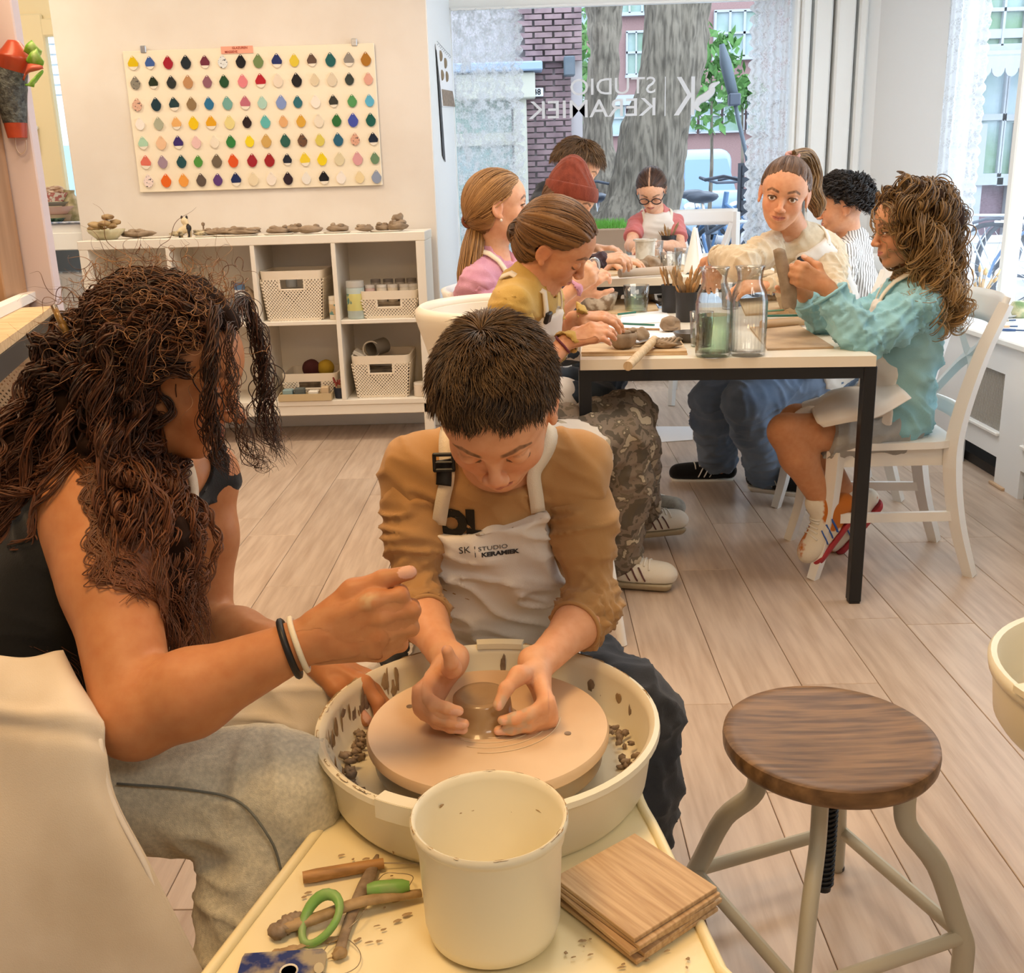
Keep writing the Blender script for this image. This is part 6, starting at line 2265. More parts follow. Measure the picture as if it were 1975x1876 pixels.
def jar(px_, z, r, h, c_, lid, label, y=SY0 + .09, group=None, kind='paint_jar', band=None):
 p = AY(px_, 600, y)
 p[2] = z
 t = thing(kind, p, label, 'jar', group)
 MB().lathe([(0, 0), (r * .95, 0), (r, .004), (r, h * .80), (r * .92, h * .84), (0, h * .84)], p, 24).build('body', mat('jar_' + c_, c_, .35), t, auto=40)
 MB().lathe([(0, h * .83), (r * .98, h * .83), (r * 1.0, h * .85), (r * .98, h), (0, h)], p, 24).build('lid', mat('lid_' + lid, lid, .35), t, auto=40)
 if band:
  MB().lathe([(r * 1.005, h * .22), (r * 1.012, h * .23), (r * 1.012, h * .66), (r * 1.005, h * .67)], p, 24).build('paper_band', mat('band_' + band, band, .6, col2='5E8A86', nscale=18, namt=(.56, .6)), t, auto=40)
 return t
zz = zm0 + .011
jar(647, zz, .030, .115, 'D8CDB9', 'E4DCCB', 'cream jar with brown marks right of the tall upper basket', y=SY0 + .05, band='C9B08A')
jar(688, zz, .045, .185, 'B9C6C0', 'C8C6BF', 'tall pale tin with a yellow green label in the upper right cube', y=SY0 + .07, band='D5CF83')
jar(704, zz, .03, .15, 'C4C2BB', '8C8A84', 'grey jar behind the tall pale tin', y=SY0 + .17)
for k, px_ in enumerate((716, 739, 760, 783, 800)):
 nm = ['leftmost', 'second', 'third', 'fourth', 'rightmost'][k]
 jar(px_, zz + .075, .026, .085, ['C9A9A0', 'D8CCB8', 'D2C2A8', 'CFC6B6', 'B7AE9F'][k], ['D8CFC6', 'E4DED4', 'DDD5CA', 'D4CEC4', 'C9C1B5'][k], nm + ' of the front jars sticking out of the low upper basket', y=SY0 + .10)
for k, px_ in enumerate((728, 752, 775, 797)):
 nm = ['leftmost', 'second', 'third', 'rightmost'][k]
 jar(px_, zz + .085, .026, .095, 'A79C8C', ['8C8178', '7C746B', '857A6E', '8D847A'][k], nm + ' of the dark lidded jars at the back of the low upper basket', y=SY0 + .20)
jar(803, zb0 + .002, .034, .07, 'E3D6C6', 'EDE6DA', 'small white lidded tub right of the lower tall basket', y=SY0 + .06)
jar(567, zz + .16, .028, .07, 'BFC4C4', 'C9CCCB', 'pale jar inside the tall upper basket', y=SY0 + .12)
jar(466, zz, .028, .19, 'DDE0E2', '5F7FA8', 'white bottle with a blue band in the second upper cube', y=SY0 + .08, kind='bottle')
for k, (px_, h) in enumerate(((480, .16), (490, .14), (447, .13))):
 p = AY(px_, 600, SY0 + .12)
 o = MB().blob((p[0], p[1], zz + h / 2), (.05, .06, h / 2), 10, k + 60, .15).build('paper_bag', mat('bag_grey', 'A8937A', .8), None, smooth=True)
 tag(o, ['crumpled brown bag', 'creased pale brown bag right of the bottle', 'slumped brown bag left of the bottle'][k] + ' in the second upper cube', 'bag')
# lower third cube
for (px_, r, c_, lb) in ((600, .047, '4A1E1C', 'dark red ball in the low lower basket'), (628, .043, 'B7952A', 'mustard yellow ball in the low lower basket')):
 p = AY(px_, 700, SY0 + .2)
 o = MB().blob((p[0], p[1], zb0 + .135), (r, r, r), 14, 5, .03).build('wool_ball', mat('wool_' + c_, c_, .9, bump=.4, bscale=80), None, smooth=True)
 tag(o, lb, 'wool')
p = AY(590, 755, SY0 + .03)
t = thing('tray', (p[0], p[1], zb0 + .002), 'shallow wooden tray of small things before the low lower basket', 'tray')
for (dx, dy, sx, sy, sz, dz) in ((0, 0, .27, .07, .006, .003), (0, -.034, .27, .006, .035, .018), (0, .034, .27, .006, .03, .018), (-.133, 0, .006, .07, .035, .018), (.133, 0, .006, .07, .035, .018)):
 MB().box((p[0] + dx, p[1] + dy, zb0 + .002 + dz), (sx, sy, sz)).build('tray_side' if sz > .01 else 'tray_base', mat('tray_wood', 'C9B48C', .6), t)
for k, (dx, w, h, c_) in enumerate(((-.09, .05, .05, '8CA4A4'), (-.03, .05, .055, '59605E'), (.04, .05, .04, 'E7E0D2'), (.10, .04, .06, 'C9B08C'))):
 tag(MB().box((p[0] + dx, p[1], zb0 + .009 + h / 2), (w, .045, h), .004).build('small_box', mat('box_' + c_, c_, .6)), ['blue grey', 'charcoal', 'white', 'tan'][k] + ' little box standing in the shallow wooden tray', 'box')
p = AY(656, 755, SY0 + .06)
t = thing('brush_cup', (p[0], p[1], zb0 + .002), 'navy cup of red tipped brushes beside the lower divider', 'cup')
MB().lathe([(0, 0), (.026, 0), (.033, .055), (.030, .055), (.024, .006), (0, .006)], (p[0], p[1], zb0 + .002), 24).build('cup', mat('cup_navy', '232B3A', .4), t, auto=40)
ob = []
for k in range(9):
 a = k * .7
 tp = V3(p[0] + .03 * cos(a), p[1] + .03 * sin(a), zb0 + .09 + .01 * (k % 3))
 bo = V3(p[0] + .01 * cos(a), p[1] + .01 * sin(a), zb0 + .012)
 o = thing('brush', bo, 'red tipped brush in the navy cup on the lower shelf', 'brush', 'brushes in the navy cup')
 MB().tube([bo, bo * .3 + tp * .7], .003, 6).build('handle', M_dowel, o)
 MB().tube([bo * .3 + tp * .7, tp], [.005, .004], 6).build('tip', mat('tip_red', '8C3A32', .7), o)
 ob.append((o, tp))
rank(ob, '%s red tipped brush from the left in the navy cup')
p = AY(722, 655, SY0 + .16)
o = thing('tape_roll', (p[0], p[1], zb0 + .2), 'grey roll lying on top of the lower tall basket', 'roll')
MB().tube([V3(p[0] - .015, p[1] - .03, zb0 + .235), V3(p[0] + .045, p[1] + .05, zb0 + .245)], .040, 22, caps=False).build('tube', mat('roll_grey', '7C7468', .6), o, auto=40)
MB().tube([V3(p[0] - .015 + .041 * cos(a), p[1] - .032, zb0 + .235 + .041 * sin(a)) for a in np.linspace(0, 6.28, 24)[:-1]], .0045, 6, closed=True).build('rim', mat('roll_rim', 'CFC3AE', .6), o, smooth=True)
p = AY(690, 660, SY0 + .1)
tag(MB().box((p[0], p[1] + .04, zb0 + .215), (.06, .10, .02), .004, np.array([[cos(.5), 0, sin(.5)], [0, 1, 0], [-sin(.5), 0, cos(.5)]])).build('white_box', mat('box_white', 'E6DECF', .6)), 'small white box tilted out of the lower tall basket', 'box')
# clay pieces drying along the top of the shelf unit
rs = np.random.RandomState(21)
def top_at(px_, y):
 p = AY(px_, 445, y)
 return V3(p[0], p[1], zt0)
def plate(px_, y, w, d, label, m=None, h=.008):
 p = top_at(px_, y)
 o = MB().lathe([(0, 0), (.86, 0), (1, h * .8), (.97, h), (.8, h * .5), (0, h * .5)], (0, 0, 0), 28).build('plaster_board', m or mat('board_white', 'E6DFD2', .7), None, auto=40)
 o.location, o.scale = p, (w, d, 1)
 return tag(o, label, 'board')
def flatclay(name, px_, y, r, label, seed, n=4, m=None, up=.0, cat='clay'):
 p = top_at(px_, y) + V3(0, 0, .008 + up)
 t = thing(name, p, label, cat)
 rr_ = np.random.RandomState(seed)
 b = MB()
 b.blob(p + V3(0, 0, r[2] * .8), r, 10, seed, .16)
 b.build('body', m or M_clay, t, smooth=True)
 for k in range(n):
  q = p + V3(rr_.uniform(-.7, .7) * r[0], rr_.uniform(-.5, .5) * r[1], r[2] * (1.3 + .5 * rr_.rand()))
  MB().blob(q, (r[0] * rr_.uniform(.2, .42), r[1] * .4, r[2] * .6), 7, seed + k, .2).build('lump', m or M_clay, t, smooth=True)
 return t
t = thing('shell_bowl', top_at(205, 5.2), 'glazed fluted bowl filled with brown mushroom pieces at the left end of the shelf', 'bowl')
p = top_at(205, 5.2)
MB().lathe([(0, 0), (.045, 0), (.08, .035), (.088, .05), (.083, .05), (.07, .03), (0, .012)], p, 48, fn=lambda r, z, a: r * (1 + .05 * cos(12 * a) * min(1, z / .03))).build('bowl', mat('shell_glaze', 'CFC5A2', .3, col2='B5AE86', nscale=14), t, smooth=True)
ob = []
for k in range(8):
 q = p + V3(rs.uniform(-.055, .055), rs.uniform(-.04, .04), .055 + .028 * rs.rand() + (.03 if k > 6 else 0))
 o = thing('clay_mushroom', q, 'brown glazed mushroom piece heaped in the fluted bowl', 'clay', 'mushroom pieces in the fluted bowl')
 MB().blob(q, (.030, .027, .014), 9, k, .15).build('cap', mat('mushroom', 'B79A6C', .5, col2='7E5F3C', nscale=30), o, smooth=True)
 MB().cyl(q - V3(0, 0, .02), q, .008, n=8).build('stalk', M_bisque, o, auto=50)
 ob.append((o, q))
rank(ob, '%s brown mushroom piece from the left in the fluted bowl')
flatclay('drying_leaf', 265, 5.28, (.085, .06, .018), 'folded grey clay piece right of the fluted bowl', 51, 5, M_clay)
plate(300, 5.2, .075, .06, 'pale plaster board right of the fluted bowl')
t = thing('dog_figure', top_at(358, 5.22), 'black and cream little clay dog in the middle of the shelf top', 'figure')
p = top_at(358, 5.22)
s = Sdf().cap(p + V3(-.02, 0, .03), p + V3(.012, 0, .045), .018, .020, .01).ell(p + V3(.0, -.0, .078), (.018, .016, .018), k=.012)
for dx in (-.025, .018):
 for dy in (-.012, .012):
  s.cap(p + V3(dx, dy, .03), p + V3(dx, dy - .004, .004), .008, .007, .008)
s.cap(p + V3(.01, -.004, .072), p + V3(.018, -.014, .066), .008, .006, .006)
V, Q = s.mesh(.003)
c_ = np.where((vnoise(V, 45, 3) > .05)[:, None], rgb('2B2724'), rgb('E0CDA8'))
mk('body', V, Q, hairmat('painted_clay', .4), t, True, c_)
for dx in (-.012, .012):
 MB().blob(p + V3(dx, 0, .095), (.006, .004, .010), 6, 1, .05).build('ear', mat('dog_black', '2B2724', .5), t, smooth=True)
for k, (px_, w, lb) in enumerate(((340, .05, 'left of the clay dog'), (385, .05, 'right of the clay dog'))):
 flatclay('clay_rosette', px_, 5.2, (w * .7, .03, .012), 'small cream and black clay scrap ' + lb, 61 + k, 3, mat('scrap_cream', 'CDBB95', .6, col2='39332C', nscale=40))
plate(398, 5.19, .06, .05, 'thin pale board right of the clay dog')
flatclay('leaf_plate', 415, 5.26, (.075, .05, .014), 'grey leaf shaped clay plate with a little knob', 71, 4)
tag(MB().lathe([(.004, 0), (.004, .03), (.009, .034), (.009, .044), (0, .05)], top_at(393, 5.30) + V3(0, 0, .02), 12).build('clay_pin', M_clay, None, auto=40), 'small knobbed clay pin standing behind the leaf plate', 'clay')
plate(455, 5.18, .11, .07, 'long pale board under the broad grey clay relief')
flatclay('clay_relief', 470, 5.18, (.085, .05, .015), 'broad grey clay relief with raised lumps in front', 81, 7)
flatclay('clay_relief', 435, 5.27, (.07, .05, .016), 'grey clay relief behind the broad one', 84, 5)
plate(537, 5.2, .075, .06, 'white board under the two toned clay leaves')
flatclay('clay_leaf', 535, 5.2, (.06, .045, .016), 'grey clay leaf left of the smooth stone shaped piece', 91, 4)
flatclay('clay_leaf', 565, 5.27, (.05, .04, .018), 'small grey clay leaf lying at the wall behind', 94, 3)
flatclay('clay_stone', 597, 5.18, (.062, .045, .018), 'smooth stone shaped grey clay piece', 97, 1)
plate(650, 5.2, .07, .055, 'white board under the layered clay slab')
flatclay('clay_slab', 652, 5.22, (.055, .045, .017), 'layered grey clay slab with a curl on top', 101, 4)
flatclay('clay_flower', 703, 5.17, (.048, .035, .014), 'flat clay flower of several lobes on the shelf', 105, 7)
plate(745, 5.19, .085, .06, 'white board under the tall clay sculpture at the right')
flatclay('clay_sculpture', 768, 5.2, (.05, .045, .02), 'piled grey clay sculpture at the right end of the shelf', 111, 6)
flatclay('clay_sculpture', 740, 5.22, (.038, .035, .016), 'low knotted clay piece left of the piled sculpture', 115, 5)
flatclay('clay_sculpture', 768, 5.26, (.03, .03, .02), 'topmost clay curl on the piled sculpture', 118, 3, up=.035)
# ---- glaze sample board
by = 5.492
c4 = [AY(235, 97, by), AY(718, 86, by), AY(742, 358, by), AY(273, 370, by)]
gb = thing('sample_board', np.mean(c4, 0), 'white board of teardrop glaze samples hanging on the back wall', 'board')
bw = MB()
z0, z1 = (c4[2][2] + c4[3][2]) / 2, (c4[0][2] + c4[1][2]) / 2
x0, x1 = (c4[0][0] + c4[3][0]) / 2, (c4[1][0] + c4[2][0]) / 2
bw.box(((x0 + x1) / 2, by - .004, (z0 + z1) / 2), (x1 - x0, .010, z1 - z0), .002).build('panel', mat('board_cream', 'EFE3CB', .4), gb)
for px_ in (276, 684):
 q = AY(px_, 92, by - .01)
 b = MB()
 b.box((q[0], by - .010, z1 + .006), (.028, .012, .034), .003)
 b.cyl((q[0], by - .018, z1 + .01), (q[0], by - .016, z1 + .01), .006, n=10)
 b.build('wall_clip', M_metal, gb)
q = AY(457, 96, by - .012)
lb_ = MB().box((q[0], by - .0115, q[2]), (.16, .002, .034)).build('paper_label', mat('label_salmon', 'E8A48C', .8), gb)
for txt, dz, dx in (('GLAZUREN', .008, .015), ('MASSIEVE', -.009, -.03)):
 V, F = text_mesh(txt, .015, .0003, .0003)
 MB().add(np.stack([V[:, 0] + q[0] + dx, V[:, 2] + by - .0130, V[:, 1] + q[2] + dz], 1), F).build('handwriting', mat('ink_red', '9C3A2C', .8), lb_)
ROWS = ['D9B80Ff 3F5E9Cf A01F2E 1E2A2E 6E2F3Ff DDE0E0s 15181A 6F8554 1F2F66f D8BF3C 5E4A40f 1B5C5C 8C8680f A8712A',
  '8A8476s 25301Ff 2A2F2Cs B8895E 8A5C6A 1E4A2A DC8088 B0202Ef E2D3C0 14161A D8C8AA D9CBB4 39413E DBA493',
  'D9AE97s 173540 1E3A3Ef 8B7250 2A6E96 6FA39B B9697Af A8CBBE 7D92C4 2B6873 EDE2D6 3A3A36f 55955C 5FB0D0',
  'EDE5DC A8AA93 E2AC6Af E6C012 DBA01Ef DFD08C 241617 5DB0AE D9A672 D2A13C E4D8C4 2F6B3A 4553A8 1F5B50',
  'A9CDB2f E4BC98 3B2A6Bf E3BDB9 E8DCC8 2E7A3C E8D021 C9A25A 265A4E 6A4C36s D2C25C 2D5F78 D8A58Cs 202A3Cf',
  'D9705Ff 9D8696 1C4A4E 4E8F3C 6B5E4C D8531E 9C1E2A 9A1E22 17202Ef E5C836f E8CC20 D8CBA8 D59CA0 6B8A6A',
  'EBD8D2s E0661C E69A44 5C5048 5B3A78 182A5Af E4D4B4 EBE0D4 2A1C26 E5E0D8 12141Af EEE6DE E4CFA2 8D98B0']
NTH = ['first', 'second', 'third', 'fourth', 'fifth', 'sixth', 'seventh', 'eighth', 'ninth', 'tenth', 'eleventh', 'twelfth', 'thirteenth', 'last']
RN = ['top', 'second', 'third', 'fourth', 'fifth', 'sixth', 'bottom']
def cname(h):
 r, g, b_ = [int(h[i:i + 2], 16) for i in (0, 2, 4)]
 mx, mn = max(r, g, b_), min(r, g, b_)
 if mx < 52:
  return 'black'
 if mx - mn < 26 or (mn > 185 and mx - mn < 46):
  return 'white' if mn > 205 else ('cream' if mn > 170 else 'grey')
 hue = 0
 if mx == r:
  hue = 60 * (((g - b_) / (mx - mn)) % 6)
 elif mx == g:
  hue = 60 * ((b_ - r) / (mx - mn) + 2)
 else:
  hue = 60 * ((r - g) / (mx - mn) + 4)
 dk = 'dark ' if mx < 110 else ('pale ' if mn > 130 else '')
 if hue < 14 or hue > 335:
  n = 'red' if mn < 90 else 'pink'
 elif hue < 42:
  n = 'brown' if mx < 190 else 'orange'
  if mn > 120:
   n = 'peach'
   dk = ''
 elif hue < 66:
  n = 'yellow' if mx > 150 else 'olive'
 elif hue < 160:
  n = 'green'
 elif hue < 198:
  n = 'teal'
 elif hue < 255:
  n = 'blue'
 else:
  n = 'purple'
 return dk + n
drop = [(.0245 * sin(a) * (1 - .62 * max(0, cos(a)) ** .9), .032 * cos(a) - .002) for a in np.linspace(0, 2 * pi, 21)[:-1]]
for r, row in enumerate(ROWS):
 for c, h in enumerate(row.split()):
  px_ = 255.5 + r * 5.15 + c * (34.7 - .14 * r)
  py_ = (121, 159, 201, 238, 275, 312, 348)[r] - c * .62
  p = AY(px_, py_, by - .010)
  b = MB()
  foot = h.endswith('f')
  jx = rs.uniform(-.004, .004)
  sc = rs.uniform(.92, 1.08)
  pts = [(x * sc, z * sc) for x, z in drop]
  top = [q for q in pts]
  if foot:
   zc_ = -.019
   up_ = [(x, max(z, zc_)) for x, z in pts]
   lo_ = [(x * .98, min(z, zc_ + .0005)) for x, z in pts]
   b.prism(up_, .0072, (0, 0, 0), (1, 0, 0), (0, 0, 1))
   b.cur = 1
   b.prism(lo_, .0066, (0, 0, 0), (1, 0, 0), (0, 0, 1))
  else:
   b.prism(pts, .0072, (0, 0, 0), (1, 0, 0), (0, 0, 1))
  b.cur = 1
  b.cyl((0, .001, .024 * sc), (0, -.010, .024 * sc), .0030, n=8)
  k6 = h[:6]
  spk = h.endswith('s')
  o = b.build('glaze_sample', None, None, mats=[mat('glaze_%s%s' % (k6, 's' if spk else ''), k6, .18, col2=('3A3A40' if spk else None), nscale=110, namt=(.55, .62)), M_bisque])
  o.location = (p[0] + jx, by - .0095, p[2])
  o.rotation_euler = (0, rs.uniform(-.06, .06), 0)
  tag(o, '%s teardrop glaze sample%s, %s in the %s row' % (cname(k6), ' with a bare foot' if foot else (' with speckles' if spk else ''), NTH[c], RN[r]), 'glaze sample', 'glaze samples on the board')
# ---- left edge: bench, baskets, wall vase, window sill pots
bz = .93
A_ = [AZ(-60, 640, bz), AZ(101, 592, bz)]
t = thing('work_bench', (-1.75, 2.9, 0), 'wooden bench top on a black steel frame at the left edge', 'bench')
far, near = AZ(101, 590, bz), AZ(-40, 690, bz)
d = nrm(far - near)
w_ = V3(-d[1], d[0], 0)
MB().prism([tuple((near)[:2]), tuple(far[:2]), tuple((far + w_ * .7)[:2]), tuple((near + w_ * .7)[:2])], .022, (0, 0, bz - .022)).build('bench_top', M_board, t)
a_, b_ = near + w_ * .012 - V3(0, 0, .048), far + w_ * .012 - V3(0, 0, .048)
MB().bar(a_, b_, .03, .05).build('frame_rail', M_black, t)
MB().bar(b_, b_ + w_ * .65, .03, .05).build('frame_rail', M_black, t)
for q in (b_ - d * .02, a_ + d * .02, b_ + w_ * .63):
 MB().box((q[0], q[1], bz / 2 - .03), (.035, .035, bz - .06)).build('leg', M_black, t)
p0, p1 = AZ(-30, 628, bz), AZ(76, 566, bz)
tag(MB().bar(AZ(-30, 630, bz) + w_ * .02 + V3(0, 0, .014), AZ(74, 578, bz) + w_ * .02 + V3(0, 0, .014), .035, .026).build('plaster_bat', mat('plaster_white', 'EFE9E2', .8)), 'white plaster strip lying on the edge of the wooden bench', 'slab')
MB().prism([tuple((near + w_ * .1)[:2]), tuple((far + w_ * .1)[:2]), tuple((far + w_ * .65)[:2]), tuple((near + w_ * .65)[:2])], .02, (0, 0, .45)).build('lower_shelf', M_board, t)
q = AY(45, 700, 2.95)
basket(q[0] - .20, q[0] + .12, .472, AY(45, 645, 2.95)[2] - .472, 'white lattice basket under the wooden bench at the left', y=2.92, d=.3)
q = AY(-2, 705, 2.75)
tag(MB().lathe([(0, 0), (.05, 0), (.055, .18), (.058, .185), (.058, .20), (0, .20)], (q[0], q[1], .473), 24).build('pink_tub', mat('tub_pink', 'DDB9C4', .4), None, auto=40), 'pink tub with a pale lid at the left edge below the bench', 'tub')
# vase on the lilac wall
vy = 3.185
t = thing('wall_vase', AY(24, 170, vy), 'red and black textured ceramic wall pocket hanging on the lilac wall', 'vase')
P = [AY(26, 78, vy), AY(28, 110, vy), AY(22, 135, vy), AY(20, 170, vy), AY(27, 220, vy), AY(34, 266, vy)]
R_ = [.016, .052, .044, .046, .036, .027]
sp = crom(P, 8)
rr_ = np.interp(np.linspace(0, 1, len(sp)), np.linspace(0, 1, 6), R_)
red, blk = mat('glaze_terracotta', 'B2492C', .3, col2='943A24', nscale=14), mat('glaze_black_rough', '34383A', .4, col2='5F6665', nscale=60, bump=1.6, bscale=130)
i1, i2 = int(len(sp) * .40), int(len(sp) * .86)
MB().tube(sp[:i1 + 1], rr_[:i1 + 1], 18).build('neck', red, t, auto=60)
b = MB()
b.tube(sp[i1:i2 + 1], rr_[i1:i2 + 1] * 1.02, 18)
b.build('textured_body', blk, t, auto=60)
MB().tube(sp[i2:], rr_[i2:], 18).build('tip', red, t, auto=60)
q = AY(40, 282, vy)
MB().tube(crom([AY(29, 262, vy), AY(31, 285, vy), AY(40, 297, vy), AY(50, 288, vy), AY(50, 270, vy)], 5), .0016, 5).build('hanging_loop', mat('cord', 'C9B7AA', .7), t, smooth=True)
for k, (pa, pb_, pc) in enumerate((((46, 98), (62, 78), (80, 104)), ((50, 118), (72, 92), (84, 124)), ((48, 164), (66, 168), (82, 140)))):
 a_, b_, c_ = AY(*pa, vy - .02), AY(*pb_, vy - .03), AY(*pc, vy - .02)
 G = [[a_, (a_ + b_) / 2 + V3(0, -.01, .0), b_], [(a_ + c_) / 2 - V3(0, 0, .012), (a_ + b_ + c_) / 3 + V3(0, -.015, 0), (b_ + c_) / 2 + V3(0, -.01, .008)], [c_ - V3(.01, 0, .01), c_, c_ + V3(.004, -.004, .006)]]
 sheet('leaf', G, mat('glaze_leaf', '74B03A', .35, col2='C4DB9A', nscale=16, namt=(.55, .7)), t, 4, .005)
a_, b_, c_ = AY(45, 155, vy - .02), AY(55, 124, vy - .02), AY(83, 130, vy - .03)
sheet('red_petal', [[a_, (a_ + b_) / 2, b_], [AY(52, 140, vy - .03), AY(58, 132, vy - .04), AY(62, 124, vy - .03)], [c_ - V3(0, 0, .004), c_, c_ + V3(0, 0, .004)]], mat('glaze_petal', 'B85A48', .35), t, 4, .006)
# pots on the niche sill
def nich(px_, y):
 p = AY(px_, 436, y)
 return V3(p[0], p[1], 1.112)
for k, (px_, y, r, z, h, c_, lb) in enumerate([(113, 5.72, .115, 0, .045, 'CDB394', 'tan'), (112, 5.72, .125, .047, .04, 'E3BFB4', 'pink'), (110, 5.72, .11, .089, .022, '9DAAA6', 'grey blue'), (110, 5.72, .10, .113, .045, 'C97C78', 'red checked')]):
 p = nich(px_, y) + V3(0, 0, z)
 tag(MB().lathe([(0, 0), (r * .8, 0), (r, h), (r * .95, h), (r * .76, .008), (0, .008)], p, 36).build('stacked_bowl', mat('bowl_' + c_, c_, .35, col2=('EFE6DC' if k == 3 else None), nscale=60, namt=(.48, .52)), None, auto=50),
  '%s bowl in the stack on the timber window sill' % lb, 'bowl', 'stacked bowls on the timber window sill')
ob = []
for k in range(5):
 p = nich(105 + 5 * k, 5.72) + V3(0, 0, .165 + .012 * (k % 2))
 ob.append((tag(MB().blob(p, (.035, .03, .016), 8, k, .2).build('clay_scrap', mat('scrap_brown', 'A3836A', .6, col2='E3D6C6', nscale=25)), 'brown and white clay scrap heaped in the red checked bowl', 'clay', 'clay scraps in the red checked bowl'), p))
rank(ob, '%s clay scrap from the left in the red checked bowl')
p = nich(100, 5.60)
tag(MB().lathe([(0, 0), (.045, 0), (.075, .028), (.07, .029), (.045, .008), (0, .008)], p, 28).build('green_dish', mat('dish_bottle_green', '2E4A36', .2, col2='7E9A72', nscale=30), None, auto=50), 'dark green glazed dish in front of the stacked bowls', 'dish')
p = nich(143, 5.72)
tag(MB().lathe([(0, 0), (.04, 0), (.055, .05), (.04, .12), (.025, .15), (.03, .17), (0, .17)], p, 28).build('small_vase', mat('vase_green', '8A8458', .4, col2='D9C9A8', nscale=18), None, auto=50), 'mottled green vase at the right of the timber window sill', 'vase')
p = nich(135, 5.60)
tag(MB().box((p[0], p[1], p[2] + .005), (.22, .13, .01), .003).build('blue_tile', mat('tile_blue_white', '6C82AA', .2, col2='D4D8E0', nscale=35)), 'blue and white patterned tile lying on the timber window sill', 'tile')
# ================================================================ tables, chairs and everything on them
def rect_table(name, P, z, leg, label, th=.03):
 """P: four corners (front left, front right, back right, back left)"""
 P = [np.asarray(p, float)[:2] for p in P]
 c = np.mean(P, 0)
 t = thing(name, (c[0], c[1], 0), label, 'table')
 MB().prism([tuple(p) for p in P], th, (0, 0, z - th)).build('table_top', M_top, t)
 zz = z - th
 Q = [c + (p - c) * (1 - .024 / np.linalg.norm(p - c)) for p in P]
 for q in Q:
  l = MB().box((q[0], q[1], (zz + .006) / 2), (leg, leg, zz - .006), .002).build('leg', M_steel, t)
  MB().box((q[0], q[1], .004), (leg * .85, leg * .85, .008)).build('glide', M_pot, l)
 for i in range(4):
  a, b = Q[i], Q[(i + 1) % 4]
  d = nrm(b - a)
  a, b = a + d * leg * .5, b - d * leg * .5
  MB().bar((a[0], a[1], zz - .017), (b[0], b[1], zz - .017), leg * .9, .033).build('apron_rail', M_steel, t)
 return t
T1, T2 = .745, .86
fl_, fr2 = AZ(1119, 694, T1), AZ(1691, 686, T1)
dv = V3(.07, 1.24, 0)
rect_table('work_table', [fl_, fr2, fr2 + dv, fl_ + dv], T1, .036, 'white topped work table with black steel legs nearest the camera')
f2l, f2r = AZ(1150, 539, T2), AZ(1150, 539, T2) + V3(.80, -.02, 0)
dv2 = V3(.04, 1.45, 0)
rect_table('work_table', [f2l, f2r, f2r + dv2, f2l + dv2], T2, .036, 'second higher white work table behind the first, towards the shop window')
# ---- chairs
def cross_chair(label, loc, rz, group=None, top=.88):
 """white chair with a crossed back; faces local +y"""
 t = thing('dining_chair', (0, 0, 0), label, 'chair', group)
 sh = .445
 prof = []
 for k in range(28):
  a = 2 * pi * k / 28
  ca, sa = cos(a), sin(a)
  x = .205 * np.sign(ca) * abs(ca) ** .35
  y = .195 * np.sign(sa) * abs(sa) ** .35
  prof.append((x * (1 + .06 * y / .2), y))
 MB().prism(prof, .022, (0, 0, sh - .022)).build('seat', M_chair, t)
 b = MB()
 for (p, q) in (((-.165, .165), (.165, .165)), ((-.15, -.165), (.15, -.165)), ((-.165, .165), (-.15, -.165)), ((.165, .165), (.15, -.165))):
  b.bar((*p, sh - .052), (*q, sh - .052), .02, .06)
 b.build('seat_rail', M_chair, t)
 for sx in (-1, 1):
  P = [(sx * .175, .172, sh - .03), (sx * .180, .178, .30), (sx * .184, .192, .14), (sx * .190, .225, .0)]
  MB().tube(crom(P, 4), np.interp(np.linspace(0, 1, 13), (0, 1), (.029, .020)), 4, up=(sx, 0, 0)).build('leg', M_chair, t)
  P = [(sx * .168, -.270, .0), (sx * .166, -.215, .18), (sx * .166, -.185, .36), (sx * .170, -.190, .50), (sx * .176, -.235, .70), (sx * .180, -.29, top - .02)]
  MB().tube(crom(P, 4), np.interp(np.linspace(0, 1, 21), (0, .4, 1), (.022, .030, .023)), 4, up=(sx, 0, 0)).build('leg', M_chair, t)
  MB().bar((sx * .184, .188, .20), (sx * .165, -.21, .20), .016, .03).build('stretcher', M_chair, t)
 def arc(x, z, dy):
  y = np.interp(z, (.45, .70, top), (-.187, -.235, -.292))
  return (x, y - dy * (1 - (x / .18) ** 2), z)
 G = [[arc(x, z, .035) for x in np.linspace(-.185, .185, 7)] for z in (top, top - .045, top - .09)]
 sheet('top_rail', G, M_chair, t, 2, .02)
 G = [[arc(x, z, .03) for x in np.linspace(-.17, .17, 7)] for z in (.53, .51, .485)]
 sheet('lower_rail', G, M_chair, t, 2, .02)
 for s_ in (-1, 1):
  P = [arc(s_ * .155, .52, .02), arc(s_ * .05, .645, .035), arc(-s_ * .05, .70 if top > .85 else .68, .035), arc(-s_ * .160, top - .085, .02)]
  MB().tube(crom(P, 4), .022, 4, flat=.45, up=(0, 1, 0)).build('cross_slat', M_chair, t)
 t.location = loc
 t.rotation_euler = (0, 0, rz)
 return t
fa_, fb_, ba_, bb_ = AZ(1592, 1114, 0), AZ(1552, 1045, 0), AZ(1815, 1103, 0), AZ(1770, 1045, 0)
cch = np.mean([fa_, fb_, ba_, bb_], 0)
cross_chair('white cross back chair under the child in the light blue sweatshirt', (cch[0] - .01, cch[1], 0), pi / 2 - .05, top=.875)
cross_chair('white chair under the girl in the cream jumper', (1.16, 4.02, 0), pi / 2 + .05)
cross_chair('white chair under the child in the striped shirt', (1.32, 4.80, 0), pi / 2 + .1)
